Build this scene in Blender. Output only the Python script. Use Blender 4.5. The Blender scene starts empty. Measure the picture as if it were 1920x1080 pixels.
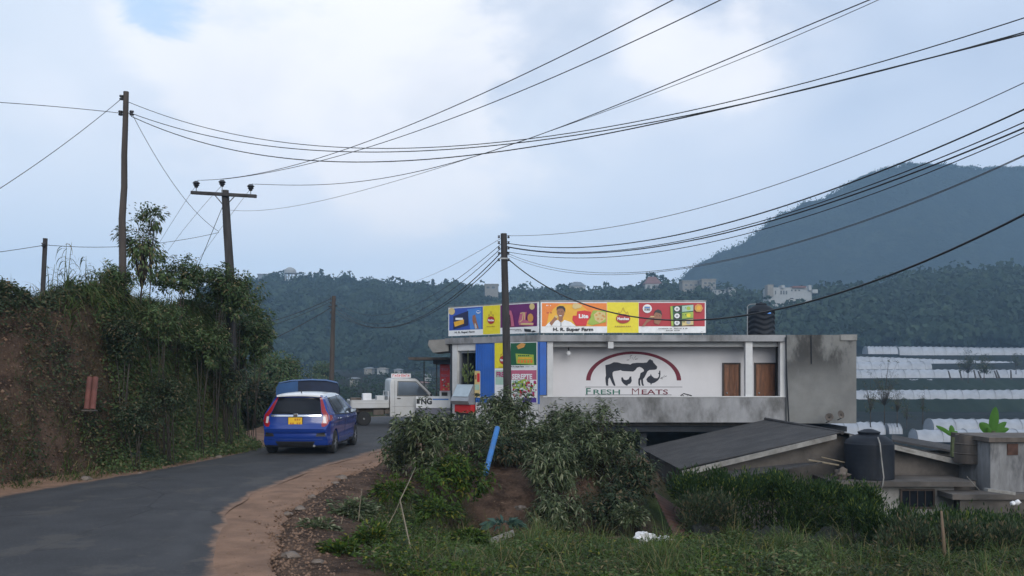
import bpy, bmesh, math, random
import numpy as np
from mathutils import Vector, Matrix, noise
from mathutils.geometry import tessellate_polygon
R = math.radians
SC = bpy.context.scene
COL = SC.collection
random.seed(7)
RNG = np.random.default_rng(11)

# ------------------------------------------------------------------ camera
F, CX, HY, CH = 1700.0, 960.0, 700.0, 2.0
cam_d = bpy.data.cameras.new('camera')
cam_d.sensor_width = 36
cam_d.lens = 36 * F / 1920
cam_d.shift_y = (HY - 540) / 1920
cam_d.clip_start = 0.1
cam_d.clip_end = 9000
cam = bpy.data.objects.new('camera', cam_d)
cam.location = (0, 0, CH)
cam.rotation_euler = (R(90), 0, 0)
COL.objects.link(cam)
SC.camera = cam

# ------------------------------------------------------------------ world and sun
SUN_EL, SUN_AZ = R(25), R(165)       # azimuth from +Y towards +X
world = bpy.data.worlds.new('World')
SC.world = world
world.use_nodes = True
wn, wl = world.node_tree.nodes, world.node_tree.links
wn.clear()
def WN(t, **k):
    n = wn.new(t)
    for a, b in k.items():
        setattr(n, a, b)
    return n
def wmath(op, a, b=None, clamp=False):
    n = WN('ShaderNodeMath', operation=op, use_clamp=clamp)
    for i, v in enumerate((a, b)):
        if v is None: continue
        if isinstance(v, (int, float)): n.inputs[i].default_value = v
        else: wl.new(v, n.inputs[i])
    return n.outputs[0]
wout = WN('ShaderNodeOutputWorld')
wbg = WN('ShaderNodeBackground')
wbg.inputs['Strength'].default_value = 0.086
wl.new(wbg.outputs[0], wout.inputs[0])
sky = WN('ShaderNodeTexSky', sky_type='NISHITA')
sky.sun_disc = False
sky.sun_elevation = SUN_EL
sky.sun_rotation = SUN_AZ
sky.altitude = 1800
sky.air_density = 1.0
sky.dust_density = 1.2
tc = WN('ShaderNodeTexCoord')
nrm = WN('ShaderNodeVectorMath', operation='NORMALIZE')
wl.new(tc.outputs['Generated'], nrm.inputs[0])
DIR = nrm.outputs[0]
sep = WN('ShaderNodeSeparateXYZ'); wl.new(DIR, sep.inputs[0])
def wblob(px, py, r0, r1, squash=1.0):
    d = Vector(((px - CX) / F, 1, (HY - py) / F)).normalized()
    n = WN('ShaderNodeVectorMath', operation='DOT_PRODUCT')
    wl.new(DIR, n.inputs[0]); n.inputs[1].default_value = d
    m = WN('ShaderNodeMapRange', interpolation_type='SMOOTHSTEP')
    wl.new(n.outputs['Value'], m.inputs['Value'])
    m.inputs['From Min'].default_value = math.cos(R(r1)); m.inputs['From Max'].default_value = math.cos(R(r0))
    return m.outputs[0]
def wnoise(scale, detail, rough, z=1.0, off=0.0, zs=1.8, dist=0.0):
    mp = WN('ShaderNodeMapping'); wl.new(DIR, mp.inputs[0])
    mp.inputs['Scale'].default_value = (1, 1, zs); mp.inputs['Location'].default_value = (off, off * .7, off * .3)
    n = WN('ShaderNodeTexNoise'); wl.new(mp.outputs[0], n.inputs['Vector'])
    n.inputs['Scale'].default_value = scale; n.inputs['Detail'].default_value = detail
    n.inputs['Roughness'].default_value = rough; n.inputs['Distortion'].default_value = dist
    return n.outputs['Fac']
def wramp(v, a, b, smooth=True):
    m = WN('ShaderNodeMapRange', interpolation_type='SMOOTHSTEP' if smooth else 'LINEAR')
    wl.new(v, m.inputs['Value']); m.inputs['From Min'].default_value = a; m.inputs['From Max'].default_value = b
    return m.outputs[0]
def wmix(fac, a, b):
    n = WN('ShaderNodeMix', data_type='RGBA')
    wl.new(fac, n.inputs[0])
    for i, v in ((6, a), (7, b)):
        if isinstance(v, tuple): n.inputs[i].default_value = v + (1,)
        else: wl.new(v, n.inputs[i])
    return n.outputs[2]
# thin veil over everything, then soft cloud masses, then the bright tops
veil = wmix(wramp(wnoise(1.6, 3, .5, off=3), .25, .8), (6.8, 7.6, 8.8), (7.6, 8.3, 9.3))
base = wmix(wmath('MULTIPLY', wramp(wnoise(2.2, 4, .5, off=9), .2, .6), .96), sky.outputs[0], veil)
lowz = wramp(sep.outputs[2], .30, .02)
base = wmix(wmath('MULTIPLY', lowz, .9), base, (8.2, 9.2, 10.6))
lowr = wblob(1900, 330, 8, 30)
base = wmix(wmath('MULTIPLY', lowr, .55), base, (5.7, 6.6, 8.3))
cl = wnoise(3.4, 7, .55, off=1.7, dist=.3)
big = wmath('ADD', wblob(560, 80, 3, 17), wmath('MULTIPLY', wblob(900, 120, 2, 14), .75))
big = wmath('ADD', big, wmath('MULTIPLY', wblob(1380, 30, 1, 8.5), 1.0))
big = wmath('ADD', big, wmath('MULTIPLY', wblob(0, 270, 1, 6), .7))
big = wmath('ADD', big, wmath('MULTIPLY', wblob(1250, 330, 1, 9), .32))
big = wmath('ADD', big, wmath('MULTIPLY', wblob(830, 420, 1, 9), .3))
cf = wmath('MULTIPLY', wmath('ADD', wmath('MULTIPLY', cl, 3.4), -1.1), big, clamp=True)
base = wmix(wmath('MULTIPLY', cf, .85), base, (9.2, 9.4, 10.1))
cf2 = wramp(wmath('MULTIPLY', wmath('ADD', wmath('MULTIPLY', wnoise(5.5, 8, .55, off=4.1), 1.5), -.15), big), .46, .74)
base = wmix(wmath('MULTIPLY', cf2, .6), base, (10.6, 10.3, 10.3))
blue = wramp(wmath('ADD', wblob(305, -25, .2, 3.9), wmath('MULTIPLY', wnoise(9, 8, .7, dist=.6), 2.2)), 1.55, 2.25)
base = wmix(wmath('MULTIPLY', blue, .75), base, (4.3, 6.4, 9.2))
wl.new(base, wbg.inputs['Color'])

sun_d = bpy.data.lights.new('sun', 'SUN')
sun_d.energy = 1.3
sun_d.angle = R(40)
sun_d.color = (1, .95, .87)
sun = bpy.data.objects.new('sun', sun_d)
sd = Vector((math.sin(SUN_AZ) * math.cos(SUN_EL), math.cos(SUN_AZ) * math.cos(SUN_EL), math.sin(SUN_EL)))
sun.rotation_euler = sd.to_track_quat('Z', 'Y').to_euler()
sun.location = (0, 0, 40)
COL.objects.link(sun)
SC.view_settings.view_transform = 'Standard'
SC.view_settings.look = 'None'
SC.view_settings.exposure = 0.5
SC.view_settings.gamma = 1
SC.cycles.volume_bounces = 1
SC.cycles.max_bounces = 6
SC.cycles.transparent_max_bounces = 8

# ------------------------------------------------------------------ helpers
def P(px, py, d):
    return Vector(((px - CX) * d / F, d, CH + (HY - py) * d / F))
def PG(px, d, z=0.0):
    return Vector(((px - CX) * d / F, d, z))

def tag(o, label=None, cat=None, group=None, kind=None):
    if label: o['label'] = label
    if cat: o['category'] = cat
    if group: o['group'] = group
    if kind: o['kind'] = kind
    return o
def thing(name, label, cat, loc=(0, 0, 0), rz=0, group=None):
    o = bpy.data.objects.new(name, None)
    o.empty_display_size = .2
    COL.objects.link(o)
    o.location = loc; o.rotation_euler = (0, 0, rz)
    return tag(o, label, cat, group)
def wloc(o):
    v = Vector((0, 0, 0))
    while o is not None:
        v += o.location; o = o.parent
    return v
def link_mesh(name, me, parent=None, loc=None):
    o = bpy.data.objects.new(name, me)
    COL.objects.link(o)
    if parent is not None: o.parent = parent
    if loc is not None: o.location = loc
    return o
def copy_tree(o, parent=None):
    c = o.copy(); COL.objects.link(c); c.parent = parent
    for ch in list(o.children): copy_tree(ch, c)
    return c

class MB:
    def __init__(s):
        s.v, s.f, s.m = [], [], []
    def add(s, vs, fs, mi=0):
        b = len(s.v)
        s.v.extend([tuple(x) for x in vs])
        for f in fs:
            s.f.append(tuple(b + i for i in f)); s.m.append(mi)
        return s
    def box(s, c, d, rot=None, mi=0):
        hx, hy, hz = d[0] / 2, d[1] / 2, d[2] / 2
        vs = [Vector((x * hx, y * hy, z * hz)) for z in (-1, 1) for y in (-1, 1) for x in (-1, 1)]
        if rot is not None: vs = [rot @ v for v in vs]
        c = Vector(c)
        return s.add([v + c for v in vs], [(0, 2, 3, 1), (4, 5, 7, 6), (0, 1, 5, 4), (2, 6, 7, 3), (0, 4, 6, 2), (1, 3, 7, 5)], mi)
    def rbox(s, c, d, r=.02, rot=None, mi=0):
        """box with chamfered edges"""
        bm = bmesh.new(); bmesh.ops.create_cube(bm, size=1)
        for v in bm.verts: v.co = Vector((v.co.x * d[0], v.co.y * d[1], v.co.z * d[2]))
        bmesh.ops.bevel(bm, geom=list(bm.edges), offset=min(r, min(d) * .45), segments=2, profile=.5, affect='EDGES')
        c = Vector(c)
        vs = [(rot @ v.co if rot is not None else v.co) + c for v in bm.verts]
        fs = [[v.index for v in f.verts] for f in bm.faces]
        bm.free()
        return s.add(vs, fs, mi)
    def x(s, x0, x1, y0, y1, z0, z1, mi=0):
        return s.box(((x0 + x1) / 2, (y0 + y1) / 2, (z0 + z1) / 2), (abs(x1 - x0), abs(y1 - y0), abs(z1 - z0)), None, mi)
    def tube(s, pts, rad, n=6, caps=True, mi=0):
        pts = [Vector(p) for p in pts]
        if not hasattr(rad, '__len__'): rad = [rad] * len(pts)
        vs, fs = [], []
        up = None
        for i, p in enumerate(pts):
            a = pts[max(0, i - 1)]; b = pts[min(len(pts) - 1, i + 1)]
            t = (b - a).normalized()
            if up is None:
                up = t.orthogonal().normalized()
            up = (up - t * up.dot(t))
            up = up.normalized() if up.length > 1e-6 else t.orthogonal().normalized()
            sd_ = t.cross(up)
            for k in range(n):
                an = 2 * math.pi * k / n
                vs.append(p + (up * math.cos(an) + sd_ * math.sin(an)) * rad[i])
        for i in range(len(pts) - 1):
            for k in range(n):
                fs.append((i * n + k, i * n + (k + 1) % n, (i + 1) * n + (k + 1) % n, (i + 1) * n + k))
        if caps:
            fs.append(tuple(range(n))[::-1]); fs.append(tuple((len(pts) - 1) * n + k for k in range(n)))
        return s.add(vs, fs, mi)
    def lathe(s, prof, c=(0, 0, 0), n=24, rot=None, mi=0):
        """prof: list of (r, z)"""
        c = Vector(c); vs, fs = [], []
        for r, z in prof:
            for k in range(n):
                a = 2 * math.pi * k / n
                v = Vector((r * math.cos(a), r * math.sin(a), z))
                vs.append((rot @ v if rot is not None else v) + c)
        for i in range(len(prof) - 1):
            for k in range(n):
                fs.append((i * n + k, i * n + (k + 1) % n, (i + 1) * n + (k + 1) % n, (i + 1) * n + k))
        fs.append(tuple(range(n))[::-1]); fs.append(tuple((len(prof) - 1) * n + k for k in range(n)))
        return s.add(vs, fs, mi)
    def prism(s, poly, off, mi=0):
        """planar polygon (3D points) extruded by vector off; closed"""
        poly = [Vector(p) for p in poly]; off = Vector(off); n = len(poly)
        tri = tessellate_polygon([poly])
        fs = [t for t in tri] + [tuple(n + i for i in t)[::-1] for t in tri]
        fs += [(i, (i + 1) % n, n + (i + 1) % n, n + i) for i in range(n)]
        return s.add(poly + [p + off for p in poly], fs, mi)
    def poly(s, pts, mi=0):
        pts = [Vector(p) for p in pts]
        if len(pts) <= 4: return s.add(pts, [tuple(range(len(pts)))], mi)
        return s.add(pts, list(tessellate_polygon([pts])), mi)
    def grid(s, fn, nu, nv, mi=0, flip=False):
        vs = [fn(i / nu, j / nv) for j in range(nv + 1) for i in range(nu + 1)]
        fs = []
        for j in range(nv):
            for i in range(nu):
                a = j * (nu + 1) + i
                q = (a, a + 1, a + nu + 2, a + nu + 1)
                fs.append(q[::-1] if flip else q)
        return s.add(vs, fs, mi)
    def ico(s, c, r, sub=2, jit=0.0, sc=(1, 1, 1), mi=0, seed=0):
        bm = bmesh.new(); bmesh.ops.create_icosphere(bm, subdivisions=sub, radius=1)
        c = Vector(c); vs = []
        for v in bm.verts:
            k = 1 + jit * noise.noise(v.co * 1.7 + Vector((seed * 3.1, seed, 0)))
            vs.append(c + Vector((v.co.x * sc[0], v.co.y * sc[1], v.co.z * sc[2])) * r * k)
        fs = [[v.index for v in f.verts] for f in bm.faces]
        bm.free()
        return s.add(vs, fs, mi)
    def build(s, name, mats, parent=None, loc=None, smooth=False, world=True, fixn=True):
        if not isinstance(mats, (list, tuple)): mats = [mats]
        off = Vector((0, 0, 0))
        if parent is not None and world: off = wloc(parent)
        elif loc is not None: off = Vector(loc)
        me = bpy.data.meshes.new(name)
        me.from_pydata([(v[0] - off.x, v[1] - off.y, v[2] - off.z) for v in s.v], [], s.f)
        for m in mats: me.materials.append(m)
        if len(mats) > 1: me.polygons.foreach_set('material_index', s.m)
        if fixn:
            bm = bmesh.new(); bm.from_mesh(me)
            bmesh.ops.recalc_face_normals(bm, faces=bm.faces)
            bm.to_mesh(me); bm.free()
        if smooth:
            me.polygons.foreach_set('use_smooth', [True] * len(me.polygons))
            if smooth is not True: me.set_sharp_from_angle(angle=R(smooth))
        me.update()
        return link_mesh(name, me, parent, loc if parent is None else None)

def text_pts(s_, bold=0.0):
    cu = bpy.data.curves.new('t', 'FONT'); cu.body = s_; cu.size = 1; cu.offset = bold; cu.resolution_u = 3
    o = bpy.data.objects.new('t', cu); COL.objects.link(o)
    bpy.context.view_layer.update()
    dg = bpy.context.evaluated_depsgraph_get()
    me = bpy.data.meshes.new_from_object(o.evaluated_get(dg))
    vs = [v.co.copy() for v in me.vertices]; fs = [tuple(p.vertices) for p in me.polygons]
    bpy.data.objects.remove(o); bpy.data.curves.remove(cu); bpy.data.meshes.remove(me)
    return vs, fs
def text_into(mb, s_, fn, u0, v0, u1, v1, mi=0, bold=0.01):
    """fn(u,v)->3D; text stretched to box u0..u1 (left to right), v0..v1 (bottom to top)"""
    vs, fs = text_pts(s_, bold)
    x0 = min(v.x for v in vs); x1 = max(v.x for v in vs); y0 = min(v.y for v in vs); y1 = max(v.y for v in vs)
    mb.add([fn(u0 + (v.x - x0) / (x1 - x0) * (u1 - u0), v0 + (v.y - y0) / (y1 - y0) * (v1 - v0)) for v in vs], fs, mi)

# ------------------------------------------------------------------ materials
def srgb(r, g, b):
    f = lambda c: (c / 255 / 12.92) if c / 255 <= .04045 else ((c / 255 + .055) / 1.055) ** 2.4
    return (f(r), f(g), f(b))
class NT:
    def __init__(s, name):
        s.mat = bpy.data.materials.new(name); s.mat.use_nodes = True
        s.n, s.l = s.mat.node_tree.nodes, s.mat.node_tree.links
        s.b = s.n['Principled BSDF']; s.out = s.n['Material Output']
        s.tc = None
    def node(s, t, **k):
        n = s.n.new(t)
        for a, b in k.items(): setattr(n, a, b)
        return n
    def co(s, which='Object', scale=(1, 1, 1)):
        if s.tc is None: s.tc = s.node('ShaderNodeTexCoord')
        mp = s.node('ShaderNodeMapping'); s.l.new(s.tc.outputs[which], mp.inputs[0]); mp.inputs['Scale'].default_value = scale
        return mp.outputs[0]
    def noise(s, scale=3, detail=5, rough=.6, vscale=(1, 1, 1), dist=0):
        n = s.node('ShaderNodeTexNoise'); s.l.new(s.co(scale=vscale), n.inputs['Vector'])
        n.inputs['Scale'].default_value = scale; n.inputs['Detail'].default_value = detail
        n.inputs['Roughness'].default_value = rough; n.inputs['Distortion'].default_value = dist
        return n.outputs['Fac']
    def ramp(s, v, a, b, c=0, d=1):
        m = s.node('ShaderNodeMapRange', interpolation_type='SMOOTHSTEP'); s.l.new(v, m.inputs['Value'])
        for k, x in zip(('From Min', 'From Max', 'To Min', 'To Max'), (a, b, c, d)): m.inputs[k].default_value = x
        return m.outputs[0]
    def math(s, op, a, b=None):
        n = s.node('ShaderNodeMath', operation=op)
        for i, v in enumerate((a, b)):
            if v is None: continue
            if isinstance(v, (int, float)): n.inputs[i].default_value = v
            else: s.l.new(v, n.inputs[i])
        return n.outputs[0]
    def mix(s, fac, a, b, mode='MIX'):
        n = s.node('ShaderNodeMix', data_type='RGBA', blend_type=mode)
        if isinstance(fac, (int, float)): n.inputs[0].default_value = fac
        else: s.l.new(fac, n.inputs[0])
        for i, v in ((6, a), (7, b)):
            if isinstance(v, tuple): n.inputs[i].default_value = tuple(v[:3]) + (1,)
            else: s.l.new(v, n.inputs[i])
        return n.outputs[2]
    def attr(s, name):
        n = s.node('ShaderNodeAttribute'); n.attribute_name = name
        return n
    def rand(s):
        return s.node('ShaderNodeNewGeometry').outputs['Random Per Island']
    def objrand(s):
        return s.node('ShaderNodeObjectInfo').outputs['Random']
    def col(s, c):
        if isinstance(c, tuple): s.b.inputs['Base Color'].default_value = tuple(c[:3]) + (1,)
        else: s.l.new(c, s.b.inputs['Base Color'])
    def bump(s, h, strength=.3, dist=.02):
        n = s.node('ShaderNodeBump'); n.inputs['Strength'].default_value = strength; n.inputs['Distance'].default_value = dist
        s.l.new(h, n.inputs['Height']); s.l.new(n.outputs[0], s.b.inputs['Normal'])
    def rough(s, v):
        if isinstance(v, (int, float)): s.b.inputs['Roughness'].default_value = v
        else: s.l.new(v, s.b.inputs['Roughness'])
def mk(name, c, rough=.8, var=.18, scale=4, metal=0, bump=.15, dist=.01, dirt=None, dirtamt=.5, dirtscale=1.2, coat=0, vs=(1, 1, 1), spec=None):
    t = NT(name)
    n1 = t.noise(scale, 6, .6, vs)
    lo = tuple(x * (1 - var) for x in c); hi = tuple(min(1, x * (1 + var)) for x in c)
    cc = t.mix(t.ramp(n1, .3, .7), lo, hi)
    if dirt:
        cc = t.mix(t.math('MULTIPLY', t.ramp(t.noise(dirtscale, 8, .65, vs), .42, .72), dirtamt), cc, dirt)
    t.col(cc); t.rough(rough); t.b.inputs['Metallic'].default_value = metal
    if coat: t.b.inputs['Coat Weight'].default_value = coat; t.b.inputs['Coat Roughness'].default_value = .08
    if spec is not None: t.b.inputs['Specular IOR Level'].default_value = spec
    if bump: t.bump(t.noise(scale * 4, 5, .6), bump, dist)
    return t.mat
def leafmat(name, a, b, c=None, trans=.25, rough=.6, cshare=.12, nscale=.9):
    t = NT(name)
    r = t.rand()
    cc = t.mix(r, a, b)
    cc = t.mix(t.math('MULTIPLY', t.ramp(t.noise(nscale, 3, .5), .35, .68), .55), cc, tuple(x * .55 for x in a))
    if c: cc = t.mix(t.ramp(t.math('FRACT', t.math('MULTIPLY', r, 17.3)), 1 - cshare - .04, 1 - cshare), cc, c)
    t.col(cc); t.rough(rough); t.b.inputs['Specular IOR Level'].default_value = .15
    tr = t.node('ShaderNodeBsdfTranslucent'); t.l.new(cc, tr.inputs[0])
    mx = t.node('ShaderNodeMixShader'); mx.inputs[0].default_value = trans
    t.l.new(t.b.outputs[0], mx.inputs[1]); t.l.new(tr.outputs[0], mx.inputs[2]); t.l.new(mx.outputs[0], t.out.inputs[0])
    return t.mat
def flat(name, c, rough=.5): return mk(name, c, rough, var=.05, scale=8, bump=0)

M = {}
M['wood_pole'] = mk('pole_wood', (.042, .038, .038), .9, .35, 6, vs=(1, 1, .15), bump=.5)
M['wood_pale'] = mk('pale_pole_wood', (.062, .050, .044), .9, .3, 6, vs=(1, 1, .15), bump=.5, dirt=(.06, .05, .045), dirtamt=.7)
M['ceramic'] = mk('dark_ceramic', (.03, .03, .035), .3, .1)
M['wire'] = mk('cable_black', (.02, .021, .024), .6, .1, bump=0)
M['wire_grey'] = mk('cable_grey', (.09, .095, .105), .5, .1, bump=0)
M['steel'] = mk('galvanised', (.25, .26, .27), .5, .2, metal=.6)
M['concrete'] = mk('stained_concrete', (.24, .235, .225), .9, .2, 2.2, bump=.4, dirt=(.10, .095, .088), dirtamt=.85, dirtscale=1.6)
M['parapet'] = mk('weathered_white', (.29, .29, .30), .85, .16, 2, dirt=(.075, .073, .068), dirtamt=.9, dirtscale=1.3, vs=(1, 1, .55))
M['white_wall'] = mk('white_plaster', (.66, .65, .67), .8, .03, 1.5, dirt=(.55, .54, .55), dirtamt=.3, dirtscale=.8)
M['white_trim'] = mk('white_trim', (.58, .58, .58), .8, .08, 2, dirt=(.4, .39, .37), dirtamt=.4)
M['dark_in'] = mk('dark_interior', (.03, .035, .045), .8, .3, 2)  # near-black colour paints in the shade of the hatch interior and open storey
M['door'] = mk('brown_wood', (.21, .085, .038), .55, .35, 5, vs=(3, 3, .4), bump=.2)
M['doorframe'] = mk('dark_frame', (.035, .02, .014), .6, .2)
M['blue_sheet'] = mk('blue_sheet', (.012, .10, .42), .5, .12, 2, dirt=(.05, .12, .30), dirtamt=.4)
M['tank'] = mk('black_plastic', (.010, .013, .020), .6, .25, 2, bump=.05, dirt=(.035, .038, .042), dirtamt=.4, spec=.25)
M['roof_dark'] = mk('asbestos_dark', (.075, .070, .072), .95, .22, 1.6, dirt=(.03, .03, .032), dirtamt=.6, dirtscale=2.2, bump=.3)
M['barge'] = mk('grey_board', (.26, .25, .235), .85, .2, 4, dirt=(.13, .12, .11), dirtamt=.8, dirtscale=3)
M['house_wall'] = mk('old_plaster', (.10, .088, .080), .9, .25, 2, dirt=(.05, .045, .042), dirtamt=.8, dirtscale=1.5)
M['house_pale'] = mk('pale_plaster', (.27, .26, .25), .9, .18, 2, dirt=(.10, .10, .095), dirtamt=.85, dirtscale=1.7)
M['rust'] = mk('rust', (.075, .036, .026), .9, .35, 4, dirt=(.05, .035, .03), dirtamt=.8, dirtscale=3)
M['rust_grey'] = mk('rust_grey', (.09, .075, .065), .9, .3, 4, dirt=(.16, .13, .11), dirtamt=.5, dirtscale=3, vs=(1, 1, .3))
M['plastic_white'] = mk('plastic_white', (.75, .76, .78), .5, .08, 3)
M['bag'] = mk('bag_white', (.78, .78, .80), .5, .1, 8, bump=.3)
M['blue_pipe'] = mk('blue_pvc', (.025, .15, .42), .45, .12, 5, dirt=(.10, .12, .14), dirtamt=.4, dirtscale=4)
M['red_pipe'] = mk('terracotta', (.15, .052, .04), .85, .25, 5, dirt=(.06, .03, .026), dirtamt=.7)
M['glass_dark'] = mk('dark_glass', (.010, .012, .017), .12, .1, bump=0, spec=.25)
M['glass_side'] = mk('side_glass', (.16, .19, .23), .07, .1, metal=.55, bump=0, spec=.8)
M['car_blue'] = mk('blue_paint', (.008, .036, .225), .26, .05, 2, bump=0, coat=.7)
M['car_white'] = mk('white_paint', (.75, .77, .80), .3, .03, 2, bump=0, coat=.7)
M['truck_white'] = mk('truck_paint', (.52, .53, .54), .4, .05, 2, bump=0, coat=.3, dirt=(.40, .38, .35), dirtamt=.5)
M['chrome'] = mk('chrome', (.75, .76, .78), .15, .02, metal=1, bump=0)
M['tyre'] = mk('tyre', (.018, .018, .019), .85, .2, 10)
M['rim'] = mk('rim', (.45, .45, .46), .3, .05, metal=.8, bump=0)
M['black'] = mk('black_trim', (.012, .012, .014), .5, .1, bump=0)
M['red_lamp'] = mk('red_lamp', (.27, .012, .018), .15, .06, bump=0, coat=.8)
M['clear_lamp'] = mk('clear_lamp', (.55, .50, .52), .12, .06, bump=0, coat=.8)
M['yellow_plate'] = mk('plate_yellow', (.80, .48, .02), .5, .04, bump=0)
M['tarp_blue'] = mk('tarp_blue', (.018, .085, .24), .6, .15, 3, bump=.3)
M['open_back_shade'] = mk('open_back_shade', (.008, .018, .05), .7, .2, 3, bump=.3)  # near-black colour for the shade in the lorry's open back
M['green_house_film'] = mk('tunnel_film', (.31, .33, .37), .5, .10, .8, bump=.2, dist=.03, dirt=(.20, .21, .23), dirtamt=.45, dirtscale=.12)
M['stick'] = mk('dry_stick', (.20, .165, .115), .9, .2, 8)
M['stem'] = mk('stem_brown', (.06, .045, .03), .9, .25, 8)
M['stem_green'] = mk('stem_green', (.07, .085, .035), .8, .25, 8)
M['bark'] = mk('bark', (.055, .045, .038), .95, .3, 5, bump=.5)
M['stone'] = mk('stone', (.15, .12, .10), .9, .25, 5, bump=.5)
M['ridge_pale'] = mk('far_plaster', (.32, .33, .33), .8, .08, 1)
M['ridge_tan'] = mk('far_tan', (.22, .205, .18), .8, .1, 1)
M['ridge_red'] = mk('far_red_roof', (.17, .09, .08), .8, .1, 1)
M['ridge_grey'] = mk('far_grey_roof', (.17, .19, .21), .8, .1, 1)
M['ridge_win'] = mk('far_window', (.04, .05, .06), .4, .1, 1, bump=0)

M['leaf_shrub'] = leafmat('shrub_leaves', (.048, .072, .030), (.140, .172, .088), (.26, .27, .17), cshare=.14)
M['leaf_bright'] = leafmat('bright_leaves', (.032, .066, .012), (.082, .140, .022), (.17, .17, .03), cshare=.08)
M['leaf_tree'] = leafmat('tree_leaves', (.060, .105, .040), (.150, .205, .085), (.20, .17, .09), cshare=.12)
M['leaf_dark'] = leafmat('dark_leaves', (.030, .050, .026), (.080, .105, .056), (.15, .12, .07), cshare=.14)
M['leaf_hedge'] = leafmat('hedge_leaves', (.018, .040, .014), (.042, .080, .022), (.12, .15, .03), cshare=.08, nscale=1.6)
M['grass_long'] = leafmat('long_grass', (.048, .085, .024), (.115, .165, .048), (.20, .17, .08), cshare=.18)
M['grass_dry'] = leafmat('dry_grass', (.085, .072, .038), (.17, .14, .08), (.06, .09, .03), cshare=.3)
M['grass_turf'] = leafmat('turf', (.038, .066, .012), (.098, .140, .022), (.20, .18, .045), cshare=.14)
M['banana'] = leafmat('banana_leaf', (.06, .17, .03), (.10, .24, .04), trans=.35)
M['agave'] = leafmat('blue_green_leaf', (.05, .10, .085), (.09, .15, .12))
# ------------------------------------------------------------------ terrain
def interp(x, pts):
    return np.interp(x, [p[0] for p in pts], [p[1] for p in pts])
def sstep(a, b, x):
    t = np.clip((x - a) / (b - a), 0, 1); return t * t * (3 - 2 * t)
def pdist(poly, X, Y):
    """signed distance: positive outside"""
    D = np.full(X.shape, 1e9); inside = np.zeros(X.shape, bool)
    n = len(poly)
    for i in range(n):
        ax, ay = poly[i]; bx, by = poly[(i + 1) % n]
        ex, ey = bx - ax, by - ay
        t = np.clip(((X - ax) * ex + (Y - ay) * ey) / (ex * ex + ey * ey), 0, 1)
        D = np.minimum(D, np.hypot(X - ax - t * ex, Y - ay - t * ey))
        c = ((ay > Y) != (by > Y)) & (X < (bx - ax) * (Y - ay) / ((by - ay) if by != ay else 1e-9) + ax)
        inside ^= c
    return np.where(inside, -D, D)
HIGH = [(-3000, -60), (1.2, -60), (.7, 0), (-.9, 6), (-2.1, 9), (-2.95, 13.6), (-2.8, 16.6), (-1.7, 18.2), (.5, 18.5), (2.3, 20),
        (3.0, 23), (1.3, 28.6), (1.3, 33), (5, 37), (11, 43), (11, 60), (-3000, 60)]
BANK = [(-300, -60), (-9.7, -60), (-9.5, 8), (-9.3, 12), (-8.9, 15.5), (-7.9, 18.9), (-7.15, 23.0), (-7.3, 25.2), (-8.8, 26.6), (-300, 27)]
BANK2 = [(-300, 30), (-11.5, 30), (-9.2, 33), (-9.6, 39), (-300, 60)]
ROAD_L = [(-9.0, -60), (-8.9, 0), (-9.0, 8), (-8.8, 12), (-8.4, 14.8), (-7.35, 18.9), (-6.75, 23), (-6.9, 26.5), (-7.9, 30), (-8.3, 36), (-6.5, 42), (-1, 46), (3, 48), (7, 50)]
ROAD_R = [(.4, -60), (-.1, 0), (-1.6, 5), (-2.9, 8.9), (-4.25, 13.6), (-4.1, 18.9), (-3.3, 23.5), (-2.8, 28), (-2.9, 32.5), (-1.5, 37), (2, 40), (6, 42), (9.5, 44)]
def low_right(Y):
    return interp(Y, [(-60, 0), (0, 0), (8, -.05), (11, -.32), (13.5, -.62), (16, -.95), (20, -1.7), (25, -2.4), (40, -3.5), (70, -5.5),
                      (100, -8), (125, -8.4), (155, -7.8), (190, -3.4), (215, .7), (230, 2.9), (270, 7.4), (300, 10), (330, 12), (5000, 12)])
def far_left(Y):
    return interp(Y, [(0, 0), (46, -.3), (60, -2.0), (100, -2.2), (150, -1.6), (250, 1.2), (320, 3.5), (5000, 5)])
def height(X, Y):
    U = X / np.maximum(Y, 1)
    lr = low_right(Y)
    fl = far_left(Y)
    w = sstep(-.06, .10, U)
    lo = fl * (1 - w) + lr * w
    lo = np.where(Y < 45, lr, np.where(Y < 70, lr + (lo - lr) * (Y - 45) / 25, lo))
    D = pdist(HIGH, X, Y)
    wd = 2.3 + np.clip((Y - 25) * .12, 0, 14)
    k = sstep(0, 1, D / wd)
    k = np.where(Y > 60, 1, k)
    z = lo * k
    # heap the edge of the mound up a little
    z += .22 * np.exp(-((X - .2) ** 2 / 4 + (Y - 20.5) ** 2 / 2.2))
    B = -pdist(BANK, X, Y)
    z += (3.5 + .12 * np.sin(X * 1.3 + Y)) * sstep(0, 1, (B - .05) / 1.05) + .3 * sstep(1, 8, B)
    z += 1.0 * sstep(0, .22, B) * (1 - sstep(17.3, 18.3, Y)) * (1 - sstep(.15, 1.0, B))
    B2 = -pdist(BANK2, X, Y)
    z += 1.7 * sstep(0, 1, B2 / 1.8)
    # gentle terraces in the valley
    tt = ((Y > 62) & (Y < 300))
    z = np.where(tt, z + .35 * np.sin(Y * .55 + .02 * X) * (1 - sstep(250, 300, Y)), z)
    return z, D, B
def axis(segs):
    out = []
    for a, b, s in segs: out += list(np.arange(a, b, s))
    out.append(segs[-1][1]); return np.array(out)
gx = axis([(-1400, -400, 100), (-400, -60, 20), (-60, -16, 2), (-16, 14, .16), (14, 40, 1.2), (40, 200, 8), (200, 400, 25), (400, 1400, 100)])
gy = axis([(-60, 0, 6), (0, 8, .8), (8, 31, .13), (31, 60, .8), (60, 320, 4), (320, 1600, 80)])
GX, GY = np.meshgrid(gx, gy)
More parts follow.
